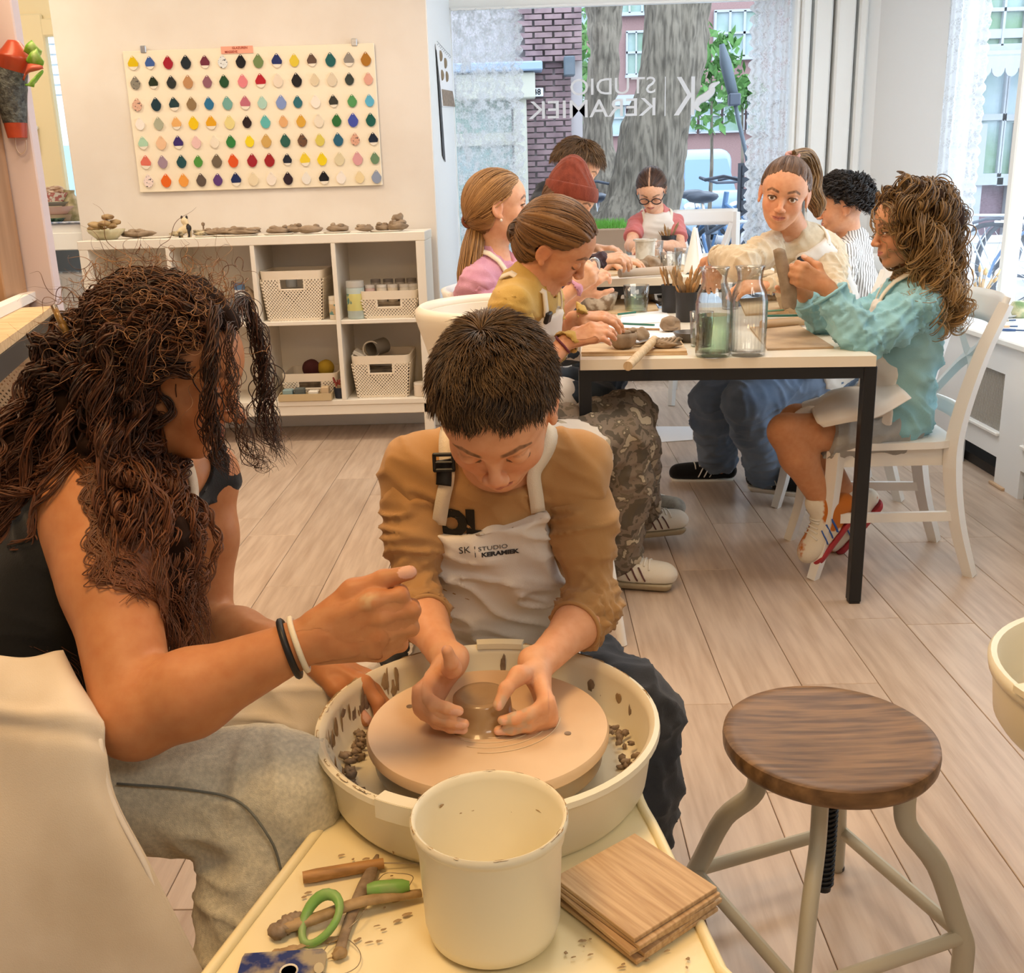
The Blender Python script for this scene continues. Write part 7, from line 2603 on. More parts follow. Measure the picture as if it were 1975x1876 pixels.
cross_chair('empty white cross back chair by the shop window', (AY(1352, 430, 6.2)[0], 5.98, 0), pi - .12, top=AY(1360, 404, 6.2)[2])
cross_chair('white chair behind the girl in the pink jumper', (.04, 3.55, 0), -pi / 2, top=.90)
# rounded tub chair of the girl in the ochre cardigan
t = thing('tub_chair', (0, 2.82, 0), 'cream chair with a curved solid back and round tapered legs behind the boy', 'chair')
cx_, cy_ = .0, 2.80
MB().lathe([(0, .425), (.19, .425), (.205, .435), (.21, .45), (.20, .462), (0, .468)], (cx_, cy_, 0), 36).build('seat', M_chair, t, auto=50)
G = []
for z, r in ((.912, .285), (.90, .292), (.82, .268), (.76, .252), (.70, .244)):
 G.append([(cx_ + r * cos(a), cy_ + r * sin(a), z) for a in np.linspace(1.75, 4.55, 13)])
sheet('backrest', G, mat('chair_cream', 'EDE6D6', .35), t, 3, .03)
for a in (2.3, 3.14, 3.98):
 MB().cyl((cx_ + .19 * cos(a), cy_ + .19 * sin(a), .44), (cx_ + .245 * cos(a), cy_ + .245 * sin(a), .72), .011, n=8).build('back_spindle', M_chair, t, auto=40)
ft = AZ(1183, 1157, 0)
for (dx, dy) in ((ft[0] - cx_, ft[1] - cy_), (ft[0] - cx_, -.20), (-.2, .22), (-.2, -.22)):
 MB().cyl((cx_ + dx * .7, cy_ + dy * .7, .43), (cx_ + dx, cy_ + dy, 0), .022, .012, 12).build('leg', M_chair, t, auto=40)
# low stools under the boy and the woman
for (x, y, lb) in ((-.06, 1.66, 'low wooden stool under the boy at the wheel'), (-.80, 1.25, 'low wooden stool under the curly haired woman')):
 t = thing('low_stool', (x, y, 0), lb, 'stool')
 MB().lathe([(0, .33), (.15, .33), (.155, .345), (.15, .36), (0, .36)], (x, y, 0), 28).build('seat', M_board, t, auto=40)
 for a in (.8, 2.4, 3.9, 5.5):
  MB().cyl((x + .10 * cos(a), y + .10 * sin(a), .335), (x + .14 * cos(a), y + .14 * sin(a), 0), .015, n=8).build('leg', M_board, t)
# ---- glasses, pots, brushes
def carafe(px_, py_, label, water=None):
 c = AZ(px_, py_, T1)
 c[1] += .045
 t = thing('carafe', c, label, 'carafe')
 k = 36
 def rib(r, z, a):
  w = np.interp(z, (0, .02, .03, .15, .165, .3), (0, 0, 1, 1, 0, 0))
  return r + .0012 * w * cos(26 * a)
 o = [(0, .0), (.044, .0), (.0485, .004), (.0500, .012), (.0505, .15), (.047, .178), (.036, .202), (.0335, .215), (.037, .238), (.042, .250)]
 i_ = [(.0395, .250), (.0345, .238), (.031, .215), (.0335, .202), (.0445, .178), (.0478, .15), (.0478, .013), (.0, .011)]
 MB().lathe(o + i_, c, 104, fn=rib).build('glass', M_glass, t, smooth=True)
 if water:
  MB().lathe([(0, .0115), (.047, .0135), (.0472, water), (0, water)], c, 40).build('water', M_water, t, auto=40)
 return t
carafe(1380, 692, 'ribbed glass carafe half full of greenish water', .118)
carafe(1448, 690, 'empty ribbed glass carafe right of the filled one')
def tumbler(p, r, h, label, water=0, cat='glass', m=None, wm=None, group=None):
 t = thing('tumbler', p, label, cat, group)
 MB().lathe([(0, 0), (r * .82, 0), (r * .86, .004), (r, h), (r - .0022, h), (r * .86 - .003, .008), (0, .007)], p, 32).build('glass', m or M_glass, t, smooth=True)
 if water:
  rt = r * (.86 + .14 * water)
  MB().lathe([(0, .0075), (r * .86 - .0035, .0085), (rt - .0035, h * water), (0, h * water)], p, 32).build('water', wm or M_water, t, auto=40)
 return t
tumbler(AZ(1227, 602, T1), .050, .105, 'glass of pale green water beside the clay caked bowl', .62)
tumbler(AZ(1352, 668, T1), .036, .105, 'small glass of green water half hidden behind the full carafe', .5)
tumbler(AZ(1408, 596, T1), .036, .10, 'clear glass holding a thin stick behind the empty carafe')
tumbler(AZ(1294, 525, T2), .047, .085, 'empty glass jar in front of the far black brush pot')
tumbler(AZ(1318, 515, T2), .042, .085, 'empty glass jar standing beside the white cloth', group=None)
tumbler(AZ(1262, 500, T2), .045, .09, 'glass of clear water right of the grey cup', .6, wm=M_glass)
def pot_of_tools(p, r, h, label, short, n, lens, seed, brush=False, m=None, cols=None):
 t = thing('tool_pot', p, label, 'pot')
 MB().lathe([(0, 0), (r * .9, 0), (r * .94, .004), (r * .96, h * .8), (r * 1.02, h * .96), (r * 1.02, h), (r * .95, h), (r * .9, h * .8), (r * .86, .01), (0, .01)], p, 32).build('pot', m or M_pot, t, auto=50)
 rs_ = np.random.RandomState(seed)
 ob = []
 for k in range(n):
  a = rs_.rand() * 6.28
  rr_ = r * .7 * sqrt(rs_.rand())
  b0 = p + V3(-rr_ * .6 * cos(a), -rr_ * .6 * sin(a), .014)
  L_ = lens[0] + (lens[1] - lens[0]) * rs_.rand()
  top = p + V3(rr_ * cos(a) * 1.0, rr_ * sin(a), h)
  d = nrm(top - b0 + V3(rs_.randn() * .012, rs_.randn() * .012, 0))
  tip = b0 + d * L_
  o = thing('brush' if brush else 'modelling_tool', b0, None, None)
  ob.append((o, tip))
  if brush:
   tag(o, 'brush', 'brush', 'brushes in the ' + short)
   MB().tube([b0, b0 + d * L_ * .72], [.002, .0045], 7).build('handle', cols[k % len(cols)] if cols else M_dowel, o, smooth=True)
   MB().cyl(b0 + d * L_ * .72, b0 + d * L_ * .82, .0048, n=8).build('ferrule', M_metal, o)
   MB().tube([b0 + d * L_ * .82, b0 + d * L_ * .90, tip], [.005, .008, .0015], 8).build('bristles', M_paper if k % 2 else M_bristle, o, smooth=True)
  else:
   tag(o, 'tool', 'tool', 'modelling tools in the ' + short)
   w = .004 + .004 * rs_.rand()
   MB().tube([b0, b0 + d * L_ * .7, b0 + d * L_ * .86, tip], [.004, .0045, w + .002, .0012], 8, flat=.5).build('shaft', mat('wood_clay', 'A6855A', .65, col2='7E6446', nscale=30) if k % 3 else M_wood, o, smooth=True)
 rank(ob, '%s ' + ('brush' if brush else 'wooden tool') + ' from the left in the ' + short)
 return t
def pos(px_, py_, z, dy=.04):
 p = AZ(px_, py_, z)
 p[1] += dy
 return p
pot_of_tools(pos(1328, 622, T1), .042, .105, 'black pot of wooden tools behind the small glass of green water', 'right black pot on the near table', 15, (.13, .19), 1)
pot_of_tools(pos(1300, 606, T1, .07), .040, .105, 'left black pot of wooden tools behind another black pot', 'left black pot on the near table', 9, (.14, .20), 2)
pot_of_tools(pos(1291, 486, T2, .03), .042, .088, 'black pot of thin tools before the girl with glasses', 'black pot on the far table', 12, (.11, .16), 3)
pot_of_tools(AX(1890, 556, 2.16) * (1, 1, 0) + V3(0, 0, SZ + .003), .052, .10, 'dark blue pot with white brushes on the window sill', 'dark blue pot on the sill', 14, (.15, .21), 4, True, mat('pot_blue_black', '2E3647', .35))
t = thing('clay_cup', pos(1246, 508, T2), 'ribbed pale grey cup by the reaching hand', 'cup')
MB().lathe([(0, 0), (.040, 0), (.044, .004), (.047, .10), (.056, .104), (.056, .112), (.048, .113), (.043, .10), (.040, .008), (0, .007)], pos(1246, 508, T2), 36, fn=lambda r, z, a: r + .0008 * cos(18 * a)).build('body', mat('cup_grey', 'D8D3C8', .5, col2='B9AE9C', nscale=30), t, auto=50)
t = thing('glass_bowl', pos(1155, 604, T1), 'clear bowl smeared inside with wet clay near the busy hands', 'bowl')
pb = pos(1155, 604, T1)
MB().lathe([(0, 0), (.045, 0), (.055, .006), (.073, .05), (.078, .075), (.075, .076), (.068, .05), (.05, .012), (0, .010)], pb, 40).build('bowl', mat('bowl_clayed', 'C9BFB0', .3, col2='8A7763', nscale=26, namt=(.42, .55)), t, smooth=True)
def lump(name, p, r, label, seed, m=None, amp=.2, cat='clay', group=None, n=14):
 o = MB().blob(p + V3(0, 0, r[2] * .85), r, n, seed, amp).build(name, m or M_clay, None, smooth=True)
 return tag(o, label, cat, group)
# wooden boards, rolling pins and clay on the near table
def slab(name, pts, z, th, m, label, cat='board', group=None):
 b = MB()
 P = [AZ(x, y, z + th)[:2] for x, y in pts]
 b.prism([tuple(p) for p in P][::-1] if np.cross(P[1] - P[0], P[2] - P[1]) < 0 else [tuple(p) for p in P], th, (0, 0, z))
 return tag(b.build(name, m), label, cat, group)
slab('work_board', [(1122, 684), (1326, 681), (1300, 634), (1134, 642)], T1 + .0005, .005, M_board, 'lower of two pale boards under the clay bowl at the left table corner')
slab('work_board', [(1121, 679), (1325, 676), (1298, 630), (1132, 637)], T1 + .006, .006, M_board, 'upper pale board carrying the clay bowl at the left table corner')
slab('work_board', [(1150, 660), (1320, 652), (1296, 622), (1160, 628)], T1 + .0125, .003, M_paper, 'thin pale sheet under the folded clay')
slab('work_board', [(1480, 672), (1608, 668), (1540, 626), (1446, 630)], T1 + .0005, .006, mat('board_stained', 'C2A683', .6, col2='9E8468', nscale=7), 'clay stained board in front of the blue sleeve')
slab('work_board', [(1438, 605), (1530, 600), (1500, 570), (1425, 576)], T1 + .0005, .008, M_board, 'pale board under the hanging clay strip')
slab('work_board', [(1168, 604), (1270, 596), (1258, 572), (1172, 578)], T1 + .0005, .008, M_board, 'pale board beneath the glass of green water')
slab('paper_sheet', [(1195, 625), (1300, 620), (1282, 598), (1200, 602)], T1 + .0005, .001, M_paper, 'white paper on the near table before the black pots', 'paper')
slab('paper_sheet', [(1270, 590), (1315, 588), (1312, 568), (1268, 570)], T1 + .0005, .001, M_paper, 'white paper at the far end of the near table', 'paper')
def rod(name, a, b, r, m, label, cat='rolling pin', n=14):
 return tag(MB().tube(np.linspace(a, b, 6), r, n).build(name, m, None, auto=40), label, cat)
rod('rolling_pin', AZ(1211, 706, T1 + .02), AZ(1262, 655, T1 + .034), .0125, M_dowel, 'pale dowel rolling pin pointing at the camera on the left board')
rod('rolling_pin', AZ(1470, 626, T1 + .018), AZ(1553, 618, T1 + .018), .0155, mat('wood_brown', 'B9956B', .55), 'thick brown rolling pin beside the empty carafe')
rod('rolling_pin', AZ(1195, 527, T2 + .022), AZ(1300, 520, T2 + .022), .017, mat('wood_grey', 'BBA893', .6), 'grey brown rolling pin on the front edge of the far table')
rod('rolling_pin', AZ(1472, 576, T1 + .015), AZ(1512, 574, T1 + .015), .0155, M_dowel, 'short pale rolling pin near the hanging clay strip')
rod('paint_brush', AZ(1196, 624, T1 + .018), AZ(1262, 627, T1 + .018), .0042, M_brushg, 'green handled brush lying by the kneading hands', 'brush', 8)
rod('paint_brush', AZ(1480, 609, T1 + .012), AZ(1542, 608, T1 + .012), .0042, M_brushg, 'green brush beside the brown rolling pin', 'brush', 8)
rod('paint_brush', AZ(1192, 606, T1 + .012), AZ(1226, 602, T1 + .012), .004, M_brushg, 'dark green brush left of the glass of green water', 'brush', 8)
rod('wooden_skewer', AZ(1200, 634, T1 + .02), AZ(1272, 635, T1 + .02), .0035, M_wood, 'thin wooden stick below the green brush', 'stick', 8)
rod('paint_brush', AZ(1476, 600, T1 + .012), AZ(1520, 597, T1 + .012), .0032, mat('brush_mint', '8FC9B2', .4), 'mint green brush under the hanging clay strip', 'brush', 8)
t = thing('kitchen_knife', AZ(1240, 655, T1 + .02), 'small knife with a white grip behind the clay bowl', 'knife')
MB().bar(AZ(1228, 661, T1 + .026), AZ(1265, 650, T1 + .026), .016, .002).build('blade', M_metal, t)
MB().bar(AZ(1200, 650, T1 + .028), AZ(1230, 660, T1 + .026), .014, .009, ch=.003).build('handle', mat('knife_grip', 'E8E8EA', .4), t)
bp_ = pos(1203, 676, T1 + .012)
t = thing('pinch_bowl', bp_, 'rough pinched grey clay bowl on the left board', 'clay bowl')
MB().lathe([(0, 0), (.022, .0), (.034, .012), (.041, .034), (.040, .048), (.036, .047), (.034, .034), (.024, .014), (0, .012)], bp_, 32, fn=lambda r, z, a: r * (1 + .07 * sin(3 * a + 1) + .04 * sin(7 * a + z * 90))).build('bowl', M_clay, t, smooth=True)
for k in range(4):
 MB().blob(bp_ + V3(-.03 + .02 * k, .012 * (k % 2), .047 + .004 * (k % 2)), (.015, .011, .008), 7, k, .3).build('rim_lump', M_clay, t, smooth=True)
lump('clay_lump', pos(1236, 664, T1 + .012, .01), (.026, .022, .026), 'grey clay lump leaning on the pinched bowl', 3)
o = MB()
p = pos(1285, 672, T1 + .012, .012)
o.blob(p + V3(0, 0, .013), (.046, .024, .014), 14, 8, .22)
for k in range(6):
 o.tube(crom([p + V3(-.04 + .012 * k, -.018, .015), p + V3(-.025 + .012 * k, -.006, .028), p + V3(-.015 + .012 * k, .01, .024)], 4), .004, 6)
tag(o.build('clay_slab', M_clay, None, smooth=True), 'flattened crumpled piece of clay right of the rolling pin', 'clay')
p = pos(1293, 640, T1 + .015, .012)
t = thing('folded_clay', p, 'folded roll of smooth clay in front of the black pots', 'clay')
MB().blob(p + V3(0, 0, .024), (.032, .026, .026), 14, 5, .08).build('roll', M_clay, t, smooth=True)
G = [[p + V3(x, -.022 - .006 * cos(u * 3), .006 + .030 * u) for x in np.linspace(-.026, .03, 5)] for u in np.linspace(0, 1, 5)]
sheet('flap', G, M_clay, t, 4, .006)
MB().tube([p + V3(-.02, -.026, .014), p + V3(.01, -.031, .013), p + V3(.028, -.024, .015)], .0035, 6).build('fold_edge', M_slipd, t, smooth=True)
p = pos(1330, 660, T1 + .001, .02)
MB().lathe([(0, 0), (.028, 0), (.050, .030), (.047, .031), (.027, .006), (0, .006)], p, 28).build('dark_dish', mat('dish_dark', '5B5550', .35), None, auto=50)
tag(bpy.data.objects['dark_dish'], 'small dark dish left of the small green glass', 'dish')
lump('clay_ball', pos(1185, 580, T1, .0), (.03, .028, .03), 'round brown clay ball behind the clayed bowl', 12, m=mat('clay_brown', '8F7453', .8))
lump('clay_ball', pos(1252, 585, T1, .0), (.022, .022, .024), 'brown clay ball right of the glass of green water', 13, m=mat('clay_brown', '8F7453', .8))
tag(MB().lathe([(0, 0), (.036, 0), (.038, .010), (0, .012)], pos(1286, 575, T1 + .002), 24).build('black_disc', M_pot, None, auto=40), 'round black lid lying at the far end of the near table', 'lid')
tag(MB().bar(AZ(1255, 578, T1 + .014), AZ(1276, 586, T1 + .012), .02, .008, ch=.003).build('black_scraper', M_pot), 'black scraper beside the brown clay ball', 'scraper')
# far table
for k, (x, y, r, lb) in enumerate([(1257, 521, .040, 'left of two round clay balls on the far table'), (1280, 519, .038, 'right of two round clay balls on the far table'), (1240, 522, .03, 'small clay piece left of the two round balls')]):
 lump('clay_ball', pos(x, y, T2, 0), (r, r * .9, r * .85), lb, 30 + k)
slab('work_board', [(1160, 530), (1330, 520), (1310, 504), (1168, 512)], T2 + .0005, .008, M_board, 'pale board under the reaching hand on the far table')
slab('work_board', [(1410, 532), (1500, 526), (1470, 512), (1400, 516)], T2 + .0005, .008, M_board, 'pale board under the cream sleeve on the far table')
lump('clay_slab', pos(1182, 520, T2 + .008, 0), (.06, .04, .010), 'flat dark clay slab below the reaching hand', 41, m=M_slipd)
lump('clay_lump', pos(1206, 517, T2 + .008, 0), (.022, .02, .028), 'pale clay lump being shaped by the reaching hand', 42, m=mat('clay_pale', 'C4B7A8', .7))
lump('clay_slab', pos(1420, 522, T2 + .008, 0), (.05, .03, .010), 'flat clay piece beside the hand with the wristwatch', 43)
p = pos(1340, 528, T2, .02)
t = thing('cloth', p, 'white cloth pulled up into a peak beside the glass jars', 'cloth')
G = [[p + V3(.045 * cos(a) * w + .008 * sin(3 * a), .045 * sin(a) * w, .19 * (1 - w) + .012 * sin(5 * a)) for a in np.linspace(0, 2 * pi, 13)] for w in (.06, .22, .40, .65, 1.0)]
sheet('folds', G, mat('cloth_white', 'F0F0EC', .85, bump=.15), t, 3, .002)
rod('thin_stick', AZ(1400, 590, T1 + .01), AZ(1412, 505, T1 + .16), .003, M_dowel, 'thin wooden stick leaning in the clear glass behind the empty carafe', 'stick', 6)
# strip of clay held up by the child in blue
G = [[AY(1492, 482, 3.06), AY(1502, 478, 3.05), AY(1512, 482, 3.06)], [AY(1499, 520, 3.06), AY(1509, 520, 3.05), AY(1522, 518, 3.06)], [AY(1506, 556, 3.06), AY(1518, 556, 3.05), AY(1534, 552, 3.06)],
  [AY(1509, 588, 3.06), AY(1521, 590, 3.05), AY(1535, 584, 3.06)], [AY(1514, 597, 3.06), AY(1522, 592, 3.05), AY(1530, 597, 3.06)]]
tag(sheet('clay_strip', G, M_clay, None, 5, .008), 'limp strip of grey clay hanging from the fist of the child in blue', 'clay')
# paper on the floor
slab('paper_sheet', [(1264, 822), (1336, 822), (1336, 848), (1276, 852)], .001, .0012, M_paper, 'white paper lying on the floor under the tables', 'paper')
# ---- window sill things on the right
def onsill(px_, x, py_=0):
 p = AX(px_, 640, x)
 return V3(x, p[1], SZ + .003)
def sillp(px_, py_):
 return AZ(px_, py_, SZ + .003)
p = sillp(1966, 612)
t = thing('glazed_cup', p, 'green and cream glazed cup on the right window sill', 'cup')
MB().lathe([(0, 0), (.028, 0), (.040, .03), (.043, .055), (.036, .07), (.02, .075), (0, .076)], p, 28).build('cup', mat('glaze_green', '7F9A6A', .25, col2='E3D9B4', nscale=18), t, smooth=True)
for k, (x, y, w, c_, lb) in enumerate([(1935, 576, .07, '3F62B0', 'blue oval glaze dish near the window glass'), (1930, 588, .08, '8CCBC6', 'aqua oval glaze dish behind the white ones'), (1945, 590, .05, '9CC7A0', 'green oval dish beside the glazed cup'),
          (1925, 602, .08, 'E8E6E0', 'white oval dish behind the brushes'), (1935, 612, .09, 'DAD9D4', 'pale grey oval dish nearest the brushes')]):
 q = sillp(x, y)
 o = MB().lathe([(0, 0), (w * .8, 0), (w, .010), (w * .95, .011), (w * .76, .004), (0, .004)], (0, 0, 0), 24).build('oval_dish', mat('glaze_' + c_, c_, .2), None, auto=50)
 o.location, o.scale = q + V3(0, 0, .001 * k), (.8, .55, 1)
 tag(o, lb, 'dish')
for k, (a, b_, c_, lb) in enumerate([((1905, 622), (1958, 620), 'B9A78C', 'grey brush lying on the sill'), ((1902, 632), (1962, 632), 'D8B088', 'tan handled brush with blue ferrule on the sill'), ((1910, 638), (1975, 640), '3F5C8C', 'blue handled brush nearest the sill edge')]):
 t = thing('paint_brush', sillp(*a), lb, 'brush')
 A_, B_ = sillp(*a) + V3(0, 0, .006), sillp(*b_) + V3(0, 0, .006)
 MB().tube(np.linspace(A_, A_ * .25 + B_ * .75, 4), [.003, .005, .006, .005], 8).build('handle', mat('brush_' + c_, c_, .4), t, smooth=True)
 MB().tube([A_ * .25 + B_ * .75, B_], [.006, .007], 8, flat=.5).build('bristles', mat('bristle_blue', '40587E', .7), t, smooth=True)
# ---- lace curtains
def lace(name, dens=.5):
 m = bpy.data.materials.new(name)
 m.use_nodes = True
 N, L = m.node_tree.nodes, m.node_tree.links
 N.remove(N['Principled BSDF'])
 tr, tl, df, a1, a2 = N.new('ShaderNodeBsdfTransparent'), N.new('ShaderNodeBsdfTranslucent'), N.new('ShaderNodeBsdfDiffuse'), N.new('ShaderNodeAddShader'), N.new('ShaderNodeMixShader')
 for q in (tl, df):
  q.inputs[0].default_value = (.74, .77, .80, 1)
 mx = N.new('ShaderNodeMixShader')
 mx.inputs[0].default_value = .5
 L.new(tl.outputs[0], mx.inputs[1])
 L.new(df.outputs[0], mx.inputs[2])
 tc, v1, n1 = N.new('ShaderNodeTexCoord'), N.new('ShaderNodeTexVoronoi'), N.new('ShaderNodeTexNoise')
 v1.inputs['Scale'].default_value = 55
 v1.feature = 'DISTANCE_TO_EDGE'
 n1.inputs['Scale'].default_value = 22
 n1.inputs['Detail'].default_value = 5
 L.new(tc.outputs['Object'], v1.inputs['Vector'])
 L.new(tc.outputs['Object'], n1.inputs['Vector'])
 r1, r2, mt = N.new('ShaderNodeMapRange'), N.new('ShaderNodeMapRange'), N.new('ShaderNodeMath')
 r1.inputs['From Min'].default_value, r1.inputs['From Max'].default_value, r1.inputs['To Min'].default_value, r1.inputs['To Max'].default_value = .0, .16, .35, 0
 r2.inputs['From Min'].default_value, r2.inputs['From Max'].default_value, r2.inputs['To Min'].default_value, r2.inputs['To Max'].default_value = .42, .58, dens - .25, dens + .3
 mt.operation = 'ADD'
 mt.use_clamp = True
 L.new(v1.outputs['Distance'], r1.inputs['Value'])
 L.new(n1.outputs['Fac'], r2.inputs['Value'])
 L.new(r1.outputs[0], mt.inputs[0])
 L.new(r2.outputs[0], mt.inputs[1])
 L.new(mt.outputs[0], a2.inputs[0])
 L.new(tr.outputs[0], a2.inputs[1])
 L.new(mx.outputs[0], a2.inputs[2])
 L.new(a2.outputs[0], N['Material Output'].inputs[0])
 return m
def curtain(name, p0, p1, z0, z1, folds, amp, m, label, scallop=0, nx=110, nz=90):
 """hangs from p0 to p1 (x,y); scallop: which vertical edge is scalloped (-1 start, 1 end)"""
 p0, p1 = np.asarray(p0, float), np.asarray(p1, float)
 d = p1 - p0
 n = nrm((-d[1], d[0]))
 t = thing(name, ((p0[0] + p1[0]) / 2, (p0[1] + p1[1]) / 2, z0), label, 'curtain')
 u, w = np.meshgrid(np.linspace(0, 1, nx), np.linspace(0, 1, nz), indexing='ij')
 Z = z0 + (z1 - z0) * w
 s_ = .045 * np.abs(np.sin((Z - z0) / .062 * pi / 1)) ** .6
 L_ = np.linalg.norm(d)
 if scallop > 0:
  uu = u * (1 + (s_ - .045) / L_)
 elif scallop < 0:
  uu = 1 - (1 - u) * (1 + (s_ - .045) / L_)
 else:
  uu = u
 off = amp * (np.sin(u * folds * 2 * pi + .6 * np.sin(w * 3)) + .4 * np.sin(u * folds * 5.1 * pi + 1.7)) * (.55 + .45 * (1 - w))
 X, Y = p0[0] + d[0] * uu + n[0] * off, p0[1] + d[1] * uu + n[1] * off
 V = np.stack([X, Y, Z], -1).reshape(-1, 3)
 I = np.arange(nx * nz).reshape(nx, nz)
 Q = np.stack([I[:-1, :-1], I[1:, :-1], I[1:, 1:], I[:-1, 1:]], -1).reshape(-1, 4)
 mk('lace', V, Q, m, t)
 MB().cyl((p0[0], p0[1], z1), (p1[0], p1[1], z1), .008, n=8).build('rod', M_trim, t)
 return t
M_lc, M_lc2 = lace('lace_white', .52), lace('lace_dense', .86)
yc = WY - .075
zt_ = AY(940, 16, yc)[2]
curtain('lace_curtain', (AY(871, 20, yc)[0], yc), (AY(1008, 20, yc)[0], yc), .55, zt_, 5, .012, M_lc, 'white lace curtain at the left side of the shop window', 1)
curtain('lace_curtain', (AY(1446, 20, yc)[0], yc), (AY(1528, 20, yc)[0], yc), .55, zt_, 4, .012, M_lc2, 'white lace curtain at the right side of the shop window', -1)
xw = XW - .08
curtain('lace_curtain', (xw - .02, AX(1828, 120, xw)[1]), (xw + .02, AX(1896, 120, xw)[1]), .62, 2.32, 4, .02, M_lc2, 'white lace curtain at the end of the right window', 1)
tag(MB().cyl((wl, WY - .06, zt_ + .005), (wr, WY - .06, zt_ + .005), .009, n=8).build('curtain_wire', M_trim), 'thin white rail across the top of the shop window', 'curtain rail')
# ---- mirrored lettering on the shop window, and the calendar on the reveal
ML = mat('vinyl_white', 'DDE0E4', .6)
yl = WY + .012
def vinyl(txt, x0, x1, y0, y1, bold, lb):
 V, F = text_mesh(txt, 1.0, .0006, bold)
 V[:, 0] *= -1
 lo, hi = V.min(0), V.max(0)
 A, B = AY(x0, (y0 + y1) / 2, yl), AY(x1, (y0 + y1) / 2, yl)
 z0, z1 = AY((x0 + x1) / 2, y1, yl)[2], AY((x0 + x1) / 2, y0, yl)[2]
 X = A[0] + (V[:, 0] - lo[0]) / (hi[0] - lo[0]) * (B[0] - A[0])
 Z = z0 + (V[:, 1] - lo[1]) / (hi[1] - lo[1]) * (z1 - z0)
 o = MB().add(np.stack([X, yl + V[:, 2], Z], 1), [f[::-1] for f in F]).build('window_lettering', ML)
 return tag(o, lb, 'lettering')
vinyl('STUDIO', 1100, 1264, 150, 182, 0, 'thin mirrored lettering in the upper line on the shop window')
vinyl('KERAMIEK', 1019, 1264, 192, 226, .004, 'bold mirrored lettering in the lower line on the shop window')
vinyl('K', 1300, 1340, 148, 222, .004, 'large mirrored letter right of the upright stroke')
tag(MB().box(AY(1283, 186, yl), (.006, .002, abs(AY(1283, 148, yl)[2] - AY(1283, 224, yl)[2]))).build('window_lettering', ML), 'thin upright vinyl stroke between the letters', 'lettering')
P = [AY(1388, 158, yl), AY(1374, 166, yl), AY(1372, 176, yl), AY(1362, 186, yl), AY(1348, 194, yl), AY(1343, 206, yl), AY(1352, 214, yl)]
tag(MB().tube(crom(P, 6), np.interp(np.linspace(0, 1, 37), (0, .2, .5, .8, 1), (.006, .02, .026, .02, .006)), 8, flat=.05, up=(0, 1, 0)).build('window_lettering', ML, None, smooth=True), 'large mirrored curved letter at the end of the lettering', 'lettering')
ra, rb = V3(-.466, 5.503, 0), V3(wl - .005, WY, 0)
rd = nrm(rb - ra)
rn = V3(rd[1], -rd[0], 0)
def onrev(px_, py_):
 d = ray(px_, py_)
 k = ((ra - CAM) @ rn) / (d @ rn)
 return CAM + d * k + rn * .004
t = thing('wall_calendar', onrev(855, 200), 'hanging calendar of dish pictures on the white window reveal', 'calendar')
def revquad(name, pts, m, th=.004):
 P = [onrev(*p) for p in pts]
 MB().add(P + [p + rn * th for p in P], [(3, 2, 1, 0), (4, 5, 6, 7), (0, 1, 5, 4), (1, 2, 6, 5), (2, 3, 7, 6), (3, 0, 4, 7)]).build(name, m, t)
revquad('sheet', [(838, 85), (866, 112), (875, 206), (851, 206)], M_paper)
revquad('photo_strip', [(849, 172), (870, 176), (875, 206), (852, 204)], mat('print_brown', 'A08A74', .6, col2='6C5A4C', nscale=60), .006)
revquad('dark_edge', [(839, 96), (842, 97), (857, 312), (852, 300)], M_black, .003)
for k, (x, y, w) in enumerate([(846, 108, 6), (855, 122, 4), (849, 145, 5), (858, 148, 4)]):
 q = onrev(x, y) + rn * .006
 MB().blob(q, (.012, .03, .028), 8, k, .05).build('printed_dish', mat('print_dish', '8E7D63', .6), t, smooth=True)
b = MB()
for k in range(9):
 q = onrev(840 + k * 3, 84 + k * 3.2) + rn * .004
 b.tube([q + V3(0, 0, .012), q + rn * .01, q - V3(0, 0, .008)], .002, 5)
b.build('spiral_binding', M_metal, t)
